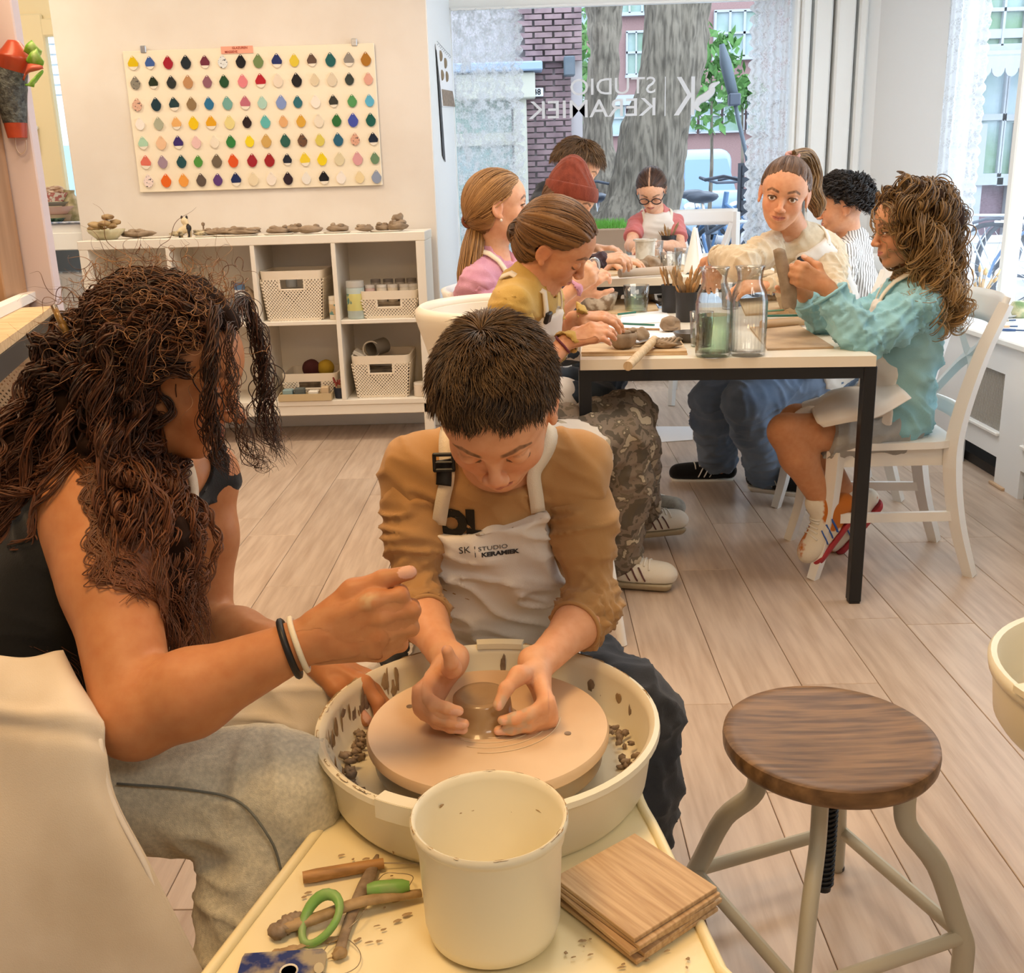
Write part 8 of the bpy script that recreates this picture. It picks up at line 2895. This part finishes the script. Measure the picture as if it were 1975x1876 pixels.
# ================================================================ the children at the tables
def PY(t):
 return AY(*t) if len(t) == 3 else np.asarray(t, float)
def kid(label, base, head, nb, sl, sr, pel, armL, armR, legL, legR, top, bottom, skin, sleeve=(.92, .92), s=.92, apron=True, bib=.80, shoes=None, lr=(.070, .052, .038), ar=(.038, .031, .0205), tg=.011, lg=.012,
  ankle_t=1.0, wr=True, vox=.0088, lip='C07468', brow='4A3626', hands=None, short=None, fold=.0045, lid=.8, lidless=False, headkw=None, necksize=(.044, .050), collar=.060):
 p = Person(label, base, skin, lip, brow)
 c, f, u, H = head
 p.head(PY(c), f, u, H, lid=0.0 if lidless else lid, vox=.0024, **{'nose': -.6, **(headkw or {})})
 nb, sl, sr, pel = PY(nb), PY(sl), PY(sr), PY(pel)
 T, R = torso_sdf(pel, nb, sl, sr, s, -.012)
 p.body.join(T)
 p.body.cap(p.L((0, -.09, -.16)), nb, necksize[0], necksize[1], .03)
 A = {}
 for nm, sh, arm in (('L', sl, armL), ('R', sr, armR)):
  e, w = PY(arm[0]), PY(arm[1])
  A[nm] = (sh, e, w)
  limb(p.body, sh, e, w, ar, 0)
  if len(arm) > 2:
   p.hand(w, *arm[2][:3], **arm[2][3])
 hipR, hipL = pel + R @ V3(.078 * s, .02, -.02), pel + R @ V3(-.078 * s, .02, -.02)
 LG = []
 for hip, lg_ in ((hipL, legL), (hipR, legR)):
  if lg_:
   k, a = PY(lg_[0]), PY(lg_[1])
   LG.append((hip, k, a))
   limb(p.body, hip, k, a, tuple(v * .92 for v in lr), 0)
 p.finish(coarse=.0075 if short else .011)
 g = Sdf().join(T, .012 + tg)
 g.cap(nb + (p.L((0, -.12, -.36)) - nb) * .25, nb, collar - .006, collar, .035)
 top_clip = [lambda X, Y, Z: .052 - np.sqrt((X - hc_[0]) ** 2 + (Y - hc_[1]) ** 2 + (Z - hc_[2]) ** 2)]
 hc_ = p.L((0, .02, -.50)) * .55 + nb * .45 + R @ V3(0, .03, .02)
 p.cloth('shirt', g, top, vox, top_clip + [(pel - R[:, 2] * .07, -R[:, 2])], [((.4, .3, .8), 32, 10, fold), (R[:, 2], 40, 9, fold * .7)])
 for i, nm in enumerate('LR'):
  sh, e, w = A[nm]
  S_ = Sdf()
  t_ = sleeve[i]
  if t_ <= 0:
   q = sh + (e - sh) * (1 + t_)
   S_.cap(sh, q, ar[0] + tg + .004, ar[1] + tg + .012, .02)
   d = nrm(e - sh)
   cl = [(q - d * .004, d)]
   p.cloth('sleeve', S_, top, vox * .8, cl, [(d, 40, 14, fold)])
  else:
   limb(S_, sh, e, w, ar, tg + .005)
   q = e + (w - e) * t_
   d = nrm(w - e)
   p.cloth('sleeve', S_, top, vox * .8, [cuff(q, d, .12)], [(d, 60, 16, fold * 1.1), (nrm(e - sh), 45, 14, fold)])
   u_ = nrm(np.cross(d, (.3, .2, 1)))
   v_ = np.cross(d, u_)
   r_ = ar[1] * (1 - t_) + ar[2] * t_ + tg + .004
   MB().tube([q - d * .006 + (u_ * cos(a) + v_ * sin(a)) * r_ for a in np.linspace(0, 2 * pi, 21)[:-1]], .0045, 6, closed=True).build('cuff', top, p.root, smooth=True)
 if bottom:
  b = Sdf()
  for (hip, k, a) in LG:
   if short:
    q = hip + (k - hip) * short
    b.cap(hip, q, lr[0] + lg + .004, lr[1] + lg + .016, .03)
   else:
    limb(b, hip, k, k + (a - k) * ankle_t, lr, lg)
  b.ell(pel, (.15 * s, .115, .10), R, .05)
  cl = [((0, 0, .03), (0, 0, -1))]
  if short:
   cl += [cuff(hip + (k - hip) * short, nrm(k - hip), .14) for (hip, k, a) in LG]
  p.cloth('shorts' if short else 'trousers', b, bottom, vox, cl, [(nrm(LG[0][2] - LG[0][1]), 30, 10, .008), (nrm(LG[0][1] - LG[0][0]), 30, 9, .005)] if LG else ())
 if shoes and LG:
  for (hip, k, a), sd in zip(LG, shoes[0]):
   shoe(p, a, sd[0], sd[1], sd[2] if len(sd) > 2 else (0, 0, 1), **shoes[1])
 if apron:
  ap = Sdf().join(T, .012 + tg + .0105)
  for (hip, k, a) in LG:
   ap.cap(hip, hip + (k - hip) * .75, lr[0] + lg + .010, lr[1] + lg + .010, .04)
  BL = np.linalg.norm(nb - pel)
  p.cloth('apron', ap, M_apron, vox, [apron_region(pel, R, BL * bib + .06, .075, .16, .02, .04)], [((.2, .2, 1), 30, 10, .004)])
  for sd in (-1, 1):
   q0 = pel + R @ V3(sd * .07, .12, BL * bib + .05)
   q1 = nb + R @ V3(sd * .055, .05, -.035)
   q2 = nb + R @ V3(sd * .052, -.03, .0)
   ribbon('apron_strap', [q0, (q0 + q1) / 2 + R @ V3(0, .02, 0), q1, q2], .018, .0022, M_strap, p.root, g, .0045)
   if sd == buckle_side.get(label, 9):
    qb = g.snap(((q0 * .4 + q1 * .6) + R @ V3(0, .02, 0))[None], .007)[0]
    MB().box(qb, (.03, .012, .03), .003, R).build('strap_buckle', M_black, p.root)
  p.ap = ap
 p.T, p.TR, p.g, p.A, p.LG, p.nb, p.pel = T, R, g, A, LG, nb, pel
 return p
buckle_side = {}
SK1, SK2, SK3 = 'E8B594', 'DDA27C', 'C68E66'
M_denim = clothmat('denim_blue', '7B8DA6', '62758E', scale=10, bump=.35, bs=800)
M_denimd = clothmat('denim_dark', '3A4653', '2C3642', scale=10, bump=.35, bs=800)
M_sneak = clothmat('sneaker_black', '1C1D20', '141416')
M_sole = mat('sole_white', 'E9E5DA', .6)
M_stripe = mat('stripe_white', 'F0F0EE', .5)
M_pinkk = clothmat('knit_pink', 'D9A2BC', 'CE94AF', scale=30, bump=.5, bs=500)
M_ochre = clothmat('cotton_ochre', 'CBA75C', 'BD994E', scale=12, bump=.2)
M_rust = clothmat('knit_rust', '8A4230', '743525', scale=60, bump=.6, bs=420, stretch=(1, 1, .3))
M_navy = clothmat('cotton_navy', '24282F', '1B1E24')
M_coral = clothmat('cotton_coral', 'D07C78', 'C46E6C')
M_creamk = clothmat('knit_cream', 'D9C6A8', 'CDB898', scale=40, bump=.35, bs=500)
M_sky = clothmat('sweat_blue', '9CCBD2', '86B9C4', scale=8, bump=.3, bs=500, namt=(.35, .7))
M_greysh = clothmat('shorts_grey', 'A9A9A6', '9A9A98', scale=20, bump=.3)
def camo():
 m = mat('camo', '7E7262', .85, bump=.2, bscale=400)
 N, L = m.node_tree.nodes, m.node_tree.links
 tc, n1, cr = N.new('ShaderNodeTexCoord'), N.new('ShaderNodeTexNoise'), N.new('ShaderNodeValToRGB')
 n1.inputs['Scale'].default_value, n1.inputs['Detail'].default_value = 20, 3
 n1.inputs['Distortion'].default_value = .3
 L.new(tc.outputs['Object'], n1.inputs['Vector'])
 L.new(n1.outputs['Fac'], cr.inputs['Fac'])
 cr.color_ramp.interpolation = 'CONSTANT'
 e = cr.color_ramp.elements
 e[0].position, e[0].color = 0, lin('5E564A')
 e[1].position, e[1].color = .44, lin('85786A')
 for p_, c_ in ((.54, '6E6455'), (.60, 'B9AD97')):
  q = e.new(p_)
  q.color = lin(c_)
 L.new(cr.outputs['Color'], N['Principled BSDF'].inputs['Base Color'])
 return m
def striped():
 m = mat('striped_cotton', 'ECE8E2', .85, bump=.15, bscale=500)
 N, L = m.node_tree.nodes, m.node_tree.links
 tc, w, cr = N.new('ShaderNodeTexCoord'), N.new('ShaderNodeTexWave'), N.new('ShaderNodeValToRGB')
 w.inputs['Scale'].default_value, w.inputs['Distortion'].default_value = 24, 1.2
 w.bands_direction = 'X'
 L.new(tc.outputs['Object'], w.inputs['Vector'])
 L.new(w.outputs['Fac'], cr.inputs['Fac'])
 e = cr.color_ramp.elements
 e[0].position, e[0].color, e[1].position, e[1].color = .55, lin('EEEAE4'), .75, lin('8E867E')
 L.new(cr.outputs['Color'], N['Principled BSDF'].inputs['Base Color'])
 return m
h_ = lambda d, n, t, L, **k: (d, n, t, dict(L=L, vox=.0024, **k))
# girl in the pink jumper
L1 = 'girl with a low blond ponytail in a pink jumper looking right'
buckle_side[L1] = 1
g1 = kid(L1, (-.1, 3.4, 0), ((959, 397, 3.36), (.97, .16, .0), (.0, .0, 1), .222),
   (952, 505, 3.38), (1000, 535, 3.52), (918, 548, 3.26), (905, 760, 3.36),
   [(1040, 640, 3.52), (1120, 566, 3.46), h_((.6, -.1, .7), (-.3, -.6, .5), (.5, -.5, .5), .15, curl=(.7, .9, .5))],
   [(985, 655, 3.22), (1102, 560, 3.27), h_((.75, .05, .65), (.1, -.95, .2), (-.3, .1, .9), .155, curl=(.8, 1.1, .6))],
   [(1110, 740, 3.5), (1190, 960, 3.78)], [(1150, 770, 3.28), (1240, 955, 3.68)], M_pinkk, M_denimd, SK1, sleeve=(.55, .55), lid=.75, wr=False,
   shoes=([((.9, -.2, -.05), .24), ((.75, -.6, .15), .25, (.55, .3, .8))], dict(m=clothmat('trainer_grey', 'A6A69E', '8B8B84', scale=40), sole=mat('sole_dark', '4A443F', .8))), bib=.8)
g1.iris = '5B7488'
S1, o1 = hair_cap(g1, '6B4A2C', 'B58A58', (0, -.40, -.18), strands=900, seed=3, grow=.022)
tail(g1, [g1.L((0, -.40, -.18)), AY(918, 440, 3.36), AY(912, 480, 3.32), AY(905, 530, 3.29), AY(900, 590, 3.27), AY(900, 620, 3.27)], [.018, .026, .036, .038, .026, .006], '5E4127', 'AE8350', n=650, seed=4, wave=.002)
MB().tube([g1.L((0, -.41, -.19)) + nrm(V3(cos(a), .3 * sin(a), sin(a))) * .02 for a in np.linspace(0, 6.28, 18)[:-1]], .006, 6, closed=True).build('hair_tie', mat('tie_rust', '7A4632', .7), g1.root, smooth=True)
MB().blob(g1.L((.36, .0, -.19)), (.004, .004, .005), 6, 1, 0).build('earring', mat('pearl', 'EDE6DA', .2), g1.root, smooth=True)
tag(MB().tube([AY(1146 + 9 * cos(a), 512 + 13 * sin(a), 3.38 + .02 * sin(a)) for a in np.linspace(0, 6.28, 18)[:-1]], .006, 6, closed=True).build('bracelet', M_metal, g1.root, smooth=True), 'bead bracelet')
# girl in the ochre cardigan
L2 = 'girl with brown hair in a bun and an ochre cardigan bent over her clay'
buckle_side[L2] = 1
g2 = kid(L2, (-.02, 2.8, 0), ((1071, 470, 2.68), (.80, -.06, -.60), (.52, -.34, .80), .222),
   (1018, 552, 2.70), (1050, 575, 2.84), (985, 592, 2.57), (938, 880, 2.80),
   [(1062, 672, 2.98), (1112, 612, 2.92), h_((.95, -.05, .02), (.0, -.3, .95), (.1, -.9, -.2), .152, curl=(.35, .5, .3))],
   [(1008, 745, 2.55), (1092, 660, 2.64), h_((.93, .1, .30), (-.25, -.55, .75), (.1, .8, .5), .152, curl=(.35, .5, .3))],
   [(1215, 800, 3.12), (1235, 985, 3.40)], [(1208, 838, 2.95), (1195, 1075, 3.04)], M_ochre, camo(), SK2, sleeve=(.30, .30), lidless=True, lr=(.082, .068, .058), lg=.016,
   shoes=([((.95, .2, 0), .23), ((.93, -.25, 0), .24)], dict(m=clothmat('trainer_white', 'E4DFD3', 'D4CEC0'), sole=mat('sole_sand', 'A99B80', .7), stripes=mat('stripe_maroon', '5B3230', .5))), bib=.8)
S2, o2 = hair_cap(g2, '3F2A1A', '8A6238', (0, -.48, -.02), strands=1000, seed=5, grow=.035, bump=.006)
bq = AY(1004, 447, 2.68)
s_ = np.random.RandomState(6)
nb_ = 90
a_ = s_.rand(nb_) * 6.28
pa = []
for k in range(nb_):
 ax = nrm(s_.randn(3))
 u_ = nrm(np.cross(ax, (.3, .5, .8)))
 v_ = np.cross(ax, u_)
 r_ = .024 + .014 * s_.rand()
 t_ = np.linspace(0, 4.4, 16) + s_.rand() * 6
 pa.append(bq + np.outer(np.cos(t_), u_) * r_ * .85 + np.outer(np.sin(t_), v_) * r_)
tt_ = s_.rand(nb_, 1)
bo = MB().blob(bq, (.03, .03, .032), 10, 3, .12).build('bun', mat('bun_core', '35241A', .6), o2, smooth=True)
tubes('strands', np.array(pa), .0026, hairmat(), bo, 4, rgb('3A2618') * (1 - tt_) + rgb('7A5632') * tt_)
tag(MB().tube(g2.body.snap(np.array([g2.A['R'][2] - nrm(g2.A['R'][2] - g2.A['R'][1]) * .012 + (nrm(np.cross(g2.A['R'][2] - g2.A['R'][1], (0, 1, 0))) * cos(a) + V3(0, 1, 0) * sin(a)) * .025 for a in np.linspace(0, 6.28, 20)[:-1]]), .002), .0035, 6, closed=True).build('bracelet', mat('cord_maroon', '6B2F3A', .7), g2.root, smooth=True), 'maroon cord bracelet')
# child in the rust beanie
g3 = kid('child in a rust red knitted beanie bent over the far table', (.3, 4.2, 0), ((1098, 385, 4.12), (.80, -.30, -.52), (.50, -.10, .86), .222),
   (1062, 452, 4.2), (1105, 470, 4.4), (1035, 478, 4.05), (1035, 660, 4.2),
   [(1130, 540, 4.5), (1180, 506, 4.55), h_((.9, -.2, .1), (0, -.2, 1), (.3, -.8, 0), .155)],
   [(1085, 560, 4.0), (1156, 502, 4.12), h_((.93, .05, .12), (-.1, -.35, .93), (0, .9, .3), .165, curls=[(.5, .5, .3), (.6, .6, .3), (.7, .6, .4), (.8, .7, .4)])],
   [(1190, 640, 4.45), (1180, 800, 4.6)], [(1180, 660, 4.15), (1170, 830, 4.25)], clothmat('cotton_plum', '4A3A40', '3D2F35'), M_denimd, SK1, sleeve=(.5, .35), lidless=True)
bn = Sdf()
bn.ell(g3.L((0, -.04, .17)), np.array((.385, .47, .36)) * .222, g3.h[1], .02)
bn.ell(g3.L((0, -.22, .50)), np.array((.17, .20, .20)) * .222, g3.h[1], .07)
g3.cloth('beanie', bn, M_rust, .004, [(g3.L((0, .25, .14)), g3.h[1] @ nrm((0, .35, -1)))], [(g3.h[1][:, 0], 70, 8, .002)])
bf = Sdf().ell(g3.L((0, -.04, .15)), np.array((.412, .497, .40)) * .222, g3.h[1], .02)
pA, pB = g3.L((0, .25, .12)), g3.L((0, .25, .38))
g3.cloth('beanie_cuff', bf, M_rust, .004, [(pA, g3.h[1] @ nrm((0, .35, -1))), (pB, -(g3.h[1] @ nrm((0, .35, -1))))])
hair_cap(g3, '4A3020', '6E4B30', (0, -.40, -.3), plane=((0, -.02, .2), (0, 1, 0)), strands=200, seed=8, grow=.012)
def mop(p, n, ln, col, col2, seed, fr=.34, whorl=(.05, -.2, .48), m=None, line=(.36, .22), curl=0, rad=.0011, lift=.7, grow=.02, low=-.36):
 """short hair: a cap and strands combed away from the whorl"""
 S_ = Sdf()
 H = p.h[2]
 S_.ell(p.L((0, -.035, .13)), np.array((.335 + grow, .435 + grow, .375 + grow)) * H, p.h[1], .02)
 S_.ell(p.L((0, -.18, -.08)), np.array((.30 + grow, .27 + grow, .26)) * H, p.h[1], .05)
 def ln_(P):
  q = p.loc(P)
  x, y, z = np.abs(q[..., 0]), q[..., 1], q[..., 2]
  f_ = y - fr + np.maximum(line[0] - z, 0) * 1.8
  return np.where(z > line[1], f_, np.maximum(f_, y - (.10 + 1.4 * (z - .06))))
 V, Q = S_.mesh(.004, clip=[lambda X, Y, Z: ln_(np.stack(np.broadcast_arrays(X, Y, Z), -1)) * H])
 V, Q = compact(V, Q)
 N_ = vnormals(V, Q)
 V = V + N_ * (.004 * vnoise(V, 60, seed))[:, None]
 o = mk('hair', V, Q, hairmat('hair_core', .8), p.root, True, np.tile(rgb(col) * .8, (len(V), 1)))
 r = np.random.RandomState(seed)
 d = r.randn(n * 3, 3)
 d /= np.linalg.norm(d, axis=1, keepdims=True)
 P = p.L((0, -.08, .1)) + (d * np.array((.34, .42, .40))) @ p.h[1].T * H
 P = S_.snap(P, -.001, 5)
 P = P[(ln_(P) < -.01) & (p.loc(P)[:, 2] > low)][:n]
 nv = S_.grad(P)
 q = p.loc(P)
 t = (q - np.array(whorl)) @ p.h[1].T
 t = t / (np.linalg.norm(t, axis=1, keepdims=True) + 1e-6) + np.array((0, 0, -.35))
 t -= nv * (t * nv).sum(1)[:, None]
 t /= np.linalg.norm(t, axis=1, keepdims=True) + 1e-6
 t = t + np.cross(nv, t) * (.7 * vnoise(P, 45, seed)[:, None] + .2 * r.randn(len(P), 1))
 L_ = ln * (.6 + .7 * r.rand(len(P), 1))
 c0 = r.rand(len(P), 1)
 if curl:
  G = np.stack([P + L_ * (nv * lift * .7 + t * .5), P + L_ * (nv * lift * .8 + t * 1.0) - np.array((0, 0, .004))], 1)
  curls('strands', P, G, col, col2, o, rad, curl, coil=.0085, seed=seed, K=18, ns=3, clump=4, cr=.0028)
 else:
  K = 5
  pa = np.stack([P + L_ * t_ * (nv * lift * (1 - .65 * t_) + t * (.7 + .35 * t_)) for t_ in np.linspace(0, 1, K)], 1)
  tubes('strands', pa, np.array([.8, .9, .8, .55, .15]) * rad, hairmat(), o, 3, rgb(col) * (1 - c0) + rgb(col2) * c0)
 return o
# boy behind the beanie
g4 = kid('boy with brown hair in a black shirt leaning over behind the beanie', (.2, 5.0, 0), ((1114, 322, 4.95), (.78, -.10, -.60), (.6, 0, .78), .225),
   (1062, 372, 5.0), (1082, 400, 5.18), (1038, 402, 4.85), (1010, 600, 5.1),
   [(1110, 500, 5.25), (1150, 478, 5.2), h_((.9, -.3, 0), (0, 0, 1), (.3, -.8, 0), .155)], [(1060, 490, 4.8), (1120, 498, 4.85), h_((.9, 0, .1), (0, -.2, 1), (0, .9, .2), .155)],
   [(1140, 610, 5.25), (1130, 760, 5.3)], [(1130, 620, 5.0), (1120, 770, 5.05)], M_navy, M_denimd, SK1, sleeve=(.5, .5), lidless=True, apron=False)
mop(g4, 4200, .040, '3E2C1E', '7E6040', 14, rad=.0014)
# girl with glasses
L5 = 'girl with dark parted hair and glasses in a coral shirt at the far table end'
g5 = kid(L5, (.9, 6.0, 0), ((1256, 364, 5.88), (-.14, -.72, -.68), (-.12, -.66, .74), .222),
   (1266, 416, 5.98), (1302, 432, 5.98), (1228, 432, 5.98), (1266, 560, 6.08),
   [(1312, 478, 5.82), (1262, 470, 5.66), h_((-.8, -.5, -.1), (0, -.3, .95), (-.3, .7, .2), .150)], [(1216, 474, 5.82), (1244, 478, 5.62), h_((.6, -.7, -.1), (0, -.3, .95), (.4, .6, .2), .150)],
   None, None, M_coral, None, SK1, sleeve=(-.35, -.35), lidless=True, bib=.93)
S5, o5 = hair_cap(g5, '2C1D16', '5A3D2C', (0, -.42, -.1), strands=500, seed=9, grow=.03,
     part=lambda q: np.clip(1.5 - np.abs(q[:, 0] - .02) / .014, 0, 1) * (q[:, 2] > .2) * (q[:, 1] > -.2))
gl = MB()
for sd in (-1, 1):
 gl.tube([g5.L((sd * .155 + .115 * cos(a), .425, -.015 + .09 * sin(a))) for a in np.linspace(0, 6.28, 20)[:-1]], .0028, 6, closed=True)
 gl.tube([g5.L((sd * .27, .42, .01)), g5.L((sd * .36, .2, .02)), g5.L((sd * .37, -.02, .02))], .0022, 6)
gl.tube([g5.L((-.045, .43, .0)), g5.L((0, .445, .01)), g5.L((.045, .43, .0))], .0022, 6)
gl.build('glasses', M_black, g5.root, smooth=True)
# girl in the cream jumper, looking at the camera
L6 = 'girl with a high ponytail in a cream jumper looking into the camera'
buckle_side[L6] = 1
g6 = kid(L6, (1.15, 4.0, 0), ((1513, 372, 3.72), (-.30, -.92, -.22), (.10, -.22, .97), .238),
   (1540, 462, 3.86), (1592, 482, 3.90), (1490, 476, 3.82), (1610, 690, 4.0),
   [(1612, 572, 3.66), (1490, 549, 3.50), h_((-.95, .1, -.05), (0, -.3, .95), (.1, .9, .3), .165)],
   [(1430, 510, 3.62), (1382, 492, 3.84), h_((-.15, .2, -.95), (-.5, -.85, .0), (-.8, .4, 0), .165, curl=(.3, .3, .2))],
   [(1440, 775, 3.72), (1478, 905, 3.92)], [(1372, 768, 4.02), (1385, 890, 4.24)], M_creamk, M_denim, SK2, sleeve=(.62, .93), lid=1.05, s=1.0, lr=(.085, .070, .066), lg=.018, ar=(.042, .035, .022), bib=.86, headkw=dict(look=(.06, .10)), fold=.0055,
   shoes=([((.85, -.5, .0), .27), ((-.97, .05, 0), .27)], dict(m=M_sneak, sole=M_sole, stripes=M_stripe)))
S6, o6 = hair_cap(g6, '3B281B', '74543A', (0, -.28, .47), line=-.01, clipx=[((0, 0, -.12), (0, -.25, -1))], strands=1100, seed=11, grow=.018)
tail(g6, [g6.L((0, -.26, .49)), AY(1556, 300, 3.80), AY(1568, 330, 3.84), AY(1566, 365, 3.84), AY(1576, 395, 3.82), AY(1577, 418, 3.80)], [.014, .022, .028, .032, .030, .006], '4A3422', 'B08A5C', n=520, seed=12, wave=.004)
MB().tube([g6.L((0, -.27, .485)) + g6.h[1] @ V3(cos(a), .4 * sin(a), -.3 * sin(a)) * .020 for a in np.linspace(0, 6.28, 18)[:-1]], .0075, 7, closed=True).build('scrunchie', mat('tie_rose', 'C99A92', .7), g6.root, smooth=True)
wt = g6.A['R'][2]
wd = nrm(wt - g6.A['R'][1])
wp = g6.body.snap(np.array([wt + wd * .006 + (nrm(np.cross(wd, (0, 1, 0))) * cos(a) + np.cross(wd, nrm(np.cross(wd, (0, 1, 0)))) * sin(a)) * .026 for a in np.linspace(0, 6.28, 22)[:-1]]), .002)
tag(MB().tube(wp, .0055, 6, closed=True, flat=.5).build('wristwatch', M_metal, g6.root, smooth=True), 'thin metal wristwatch')
MB().blob(g6.L((-.36, .0, -.20)), (.005, .004, .008), 6, 1, 0).build('earring', M_metal, g6.root, smooth=True)
# child with dark curls in the striped shirt
g7 = kid('child with short dark curls in a striped shirt seen from the side', (1.35, 4.7, 0), ((1624, 397, 4.62), (-.96, .20, -.16), (-.1, 0, .99), .228),
   (1640, 462, 4.66), (1632, 492, 4.50), (1652, 486, 4.84), (1655, 660, 4.72),
   [(1622, 566, 4.42), (1540, 540, 4.46), h_((-.95, 0, -.1), (0, -.2, .95), (0, .9, .2), .155)], [(1640, 560, 4.9), (1560, 530, 4.86), h_((-.95, 0, -.1), (0, -.2, .95), (0, -.9, .2), .155)],
   [(1500, 660, 4.55), (1510, 790, 4.6)], [(1500, 650, 4.85), (1510, 780, 4.9)], striped(), M_denimd, SK2, sleeve=(.9, .9), lid=.6, apron=False, s=.95)
mop(g7, 900, .034, '16120F', '3A302A', 15, curl=2.2, rad=.0013, grow=.03, low=-.30)
# child in the light blue sweatshirt with long curls
L8 = 'child with long brown blond curls in a light blue sweatshirt holding up clay'
g8 = kid(L8, (1.15, 3.2, 0), ((1749, 440, 3.16), (-.985, -.03, -.13), (-.12, .0, .99), .222),
   (1768, 548, 3.20), (1772, 592, 3.06), (1752, 580, 3.34), (1722, 815, 3.20),
   [(1662, 660, 2.99), (1592, 552, 3.02), h_((-.86, .05, .42), (-.1, -.95, .15), (-.3, .1, .95), .160, curl=(.9, 1.2, .6), thumb=((.6, .7, -.4), (.85, .2, -.5)))],
   [(1612, 640, 3.36), (1545, 560, 3.22), h_((-.55, -.25, .75), (-.2, .9, .1), (-.7, -.1, .5), .155, curl=(.9, 1.1, .6))],
   [(1516, 832, 3.08), (1592, 980, 3.10)], [(1536, 812, 3.32), (1640, 968, 3.32)], M_sky, M_greysh, SK3, sleeve=(.90, .90), lid=.5, short=.62, lr=(.074, .058, .034), lg=.012, tg=.020, ar=(.042, .036, .024), fold=.0075, bib=.74,
   shoes=([((-.60, -.15, -.78), .235, (-.75, -.1, .65)), ((-.62, -.05, -.78), .235, (-.75, .0, .65))], dict(m=clothmat('trainer_orange', 'C0702C', 'E4DCCB', scale=9, namt=(.50, .54)), sole=mat('sole_red', 'A8323A', .6), high=True, stripes=mat('patch_blue', '2F5FB8', .5))))
for (hip, k, a) in g8.LG:
 s_ = Sdf().cap(k + (a - k) * .60, a, .037, .034, .01)
 g8.cloth('sock', s_, clothmat('sock_white', 'E6E4DC', 'DAD8D0', bump=.5), .004, [(k + (a - k) * .74, k - a)])
c8 = Sdf()
c8.ell(g8.L((0, -.08, .13)), np.array((.40, .48, .43)) * .222, g8.h[1], .02)
c8.chain([g8.L((0, -.30, .05)), AY(1790, 500, 3.17), AY(1810, 570, 3.20), AY(1822, 600, 3.20)], [.095, .085, .055, .03], .05)
def l8(X, Y, Z):
 q = g8.loc(np.stack(np.broadcast_arrays(X, Y, Z), -1))
 z, y = q[..., 2], q[..., 1]
 return (y - np.interp(z, (-.5, -.05, .12, .24, .33, .40, .5), (-.12, .0, .07, .13, .20, .34, .6))) * .2
V, Q = c8.mesh(.0055, clip=[l8])
V, Q = compact(V, Q)
V = V + vnormals(V, Q) * (.012 * vnoise(V, 30, 4))[:, None]
h8 = mk('hair', V, Q, hairmat('hair_core', .8), g8.root, True, np.tile(rgb('3A271A'), (len(V), 1)))
rs = np.random.RandomState(17)
n = 210
R0 = []
while len(R0) < n:
 v = rs.randn(3)
 v /= np.linalg.norm(v)
 q = v * (.37, .46, .41) + (0, -.05, .12)
 if q[1] < .15 and q[2] > -.15:
  R0.append(g8.L(q))
R0 = np.array(R0)
u = rs.rand(n, 1)
q0 = np.array([g8.loc(p) for p in R0])
out_ = np.stack([q0[:, 0], q0[:, 1] * .8, q0[:, 2] * 0 + .1], 1) @ g8.h[1].T
out_ /= np.linalg.norm(out_, axis=1, keepdims=True)
ft_ = np.clip((q0[:, 1:2] + .1) / .3, 0, 1)
g_1 = R0 + out_ * .035 + np.array((0, 0, -.02))
end = AY(1784, 515, 3.06) * ft_ + (AY(1830, 560, 3.16) * u + AY(1780, 545, 3.14) * (1 - u)) * (1 - ft_)
g_2 = R0 * .40 + end * .60 + out_ * .030 + rs.randn(n, 3) * (.010, .03, .018)
g_3 = end + np.array((0, 0, -.03)) + out_ * .012 + rs.randn(n, 3) * (.018, .035, .04)
back = rs.rand(n, 1) < .30
g_4 = g_3 + np.array((.004, 0, -.035)) + np.where(back * (1 - ft_) > .5, 1, 0) * (AY(1830, 605, 3.18) - g_3) * .7 + rs.randn(n, 3) * .012
curls('curls', R0, np.stack([g_1, g_2, g_3, g_4], 1), '43301F', '94703F', h8, .0013, 4.6, coil=.019, seed=18, K=46, ns=3, clump=9, cr=.0036, tipcol='C9A067', sdf=Sdf().join(g8.body), margin=.010)
# the loose apron tail over the lap and the blue hem
G = [[AY(1720, 725, 3.22), AY(1660, 742, 3.22), AY(1610, 752, 3.24), AY(1562, 775, 3.26)], [AY(1728, 738, 3.10), AY(1668, 755, 3.08), AY(1615, 766, 3.08), AY(1565, 790, 3.10)],
  [AY(1742, 752, 3.02), AY(1685, 783, 2.985), AY(1630, 798, 2.98), AY(1574, 812, 2.985)], [AY(1758, 768, 3.0), AY(1694, 804, 2.97), AY(1640, 814, 2.965), AY(1588, 824, 2.975)]]
sheet('apron_lap', G, M_apron, g8.root, 8, .003, lambda u_, v_, B: .004 * vnoise(B, 25, 3))
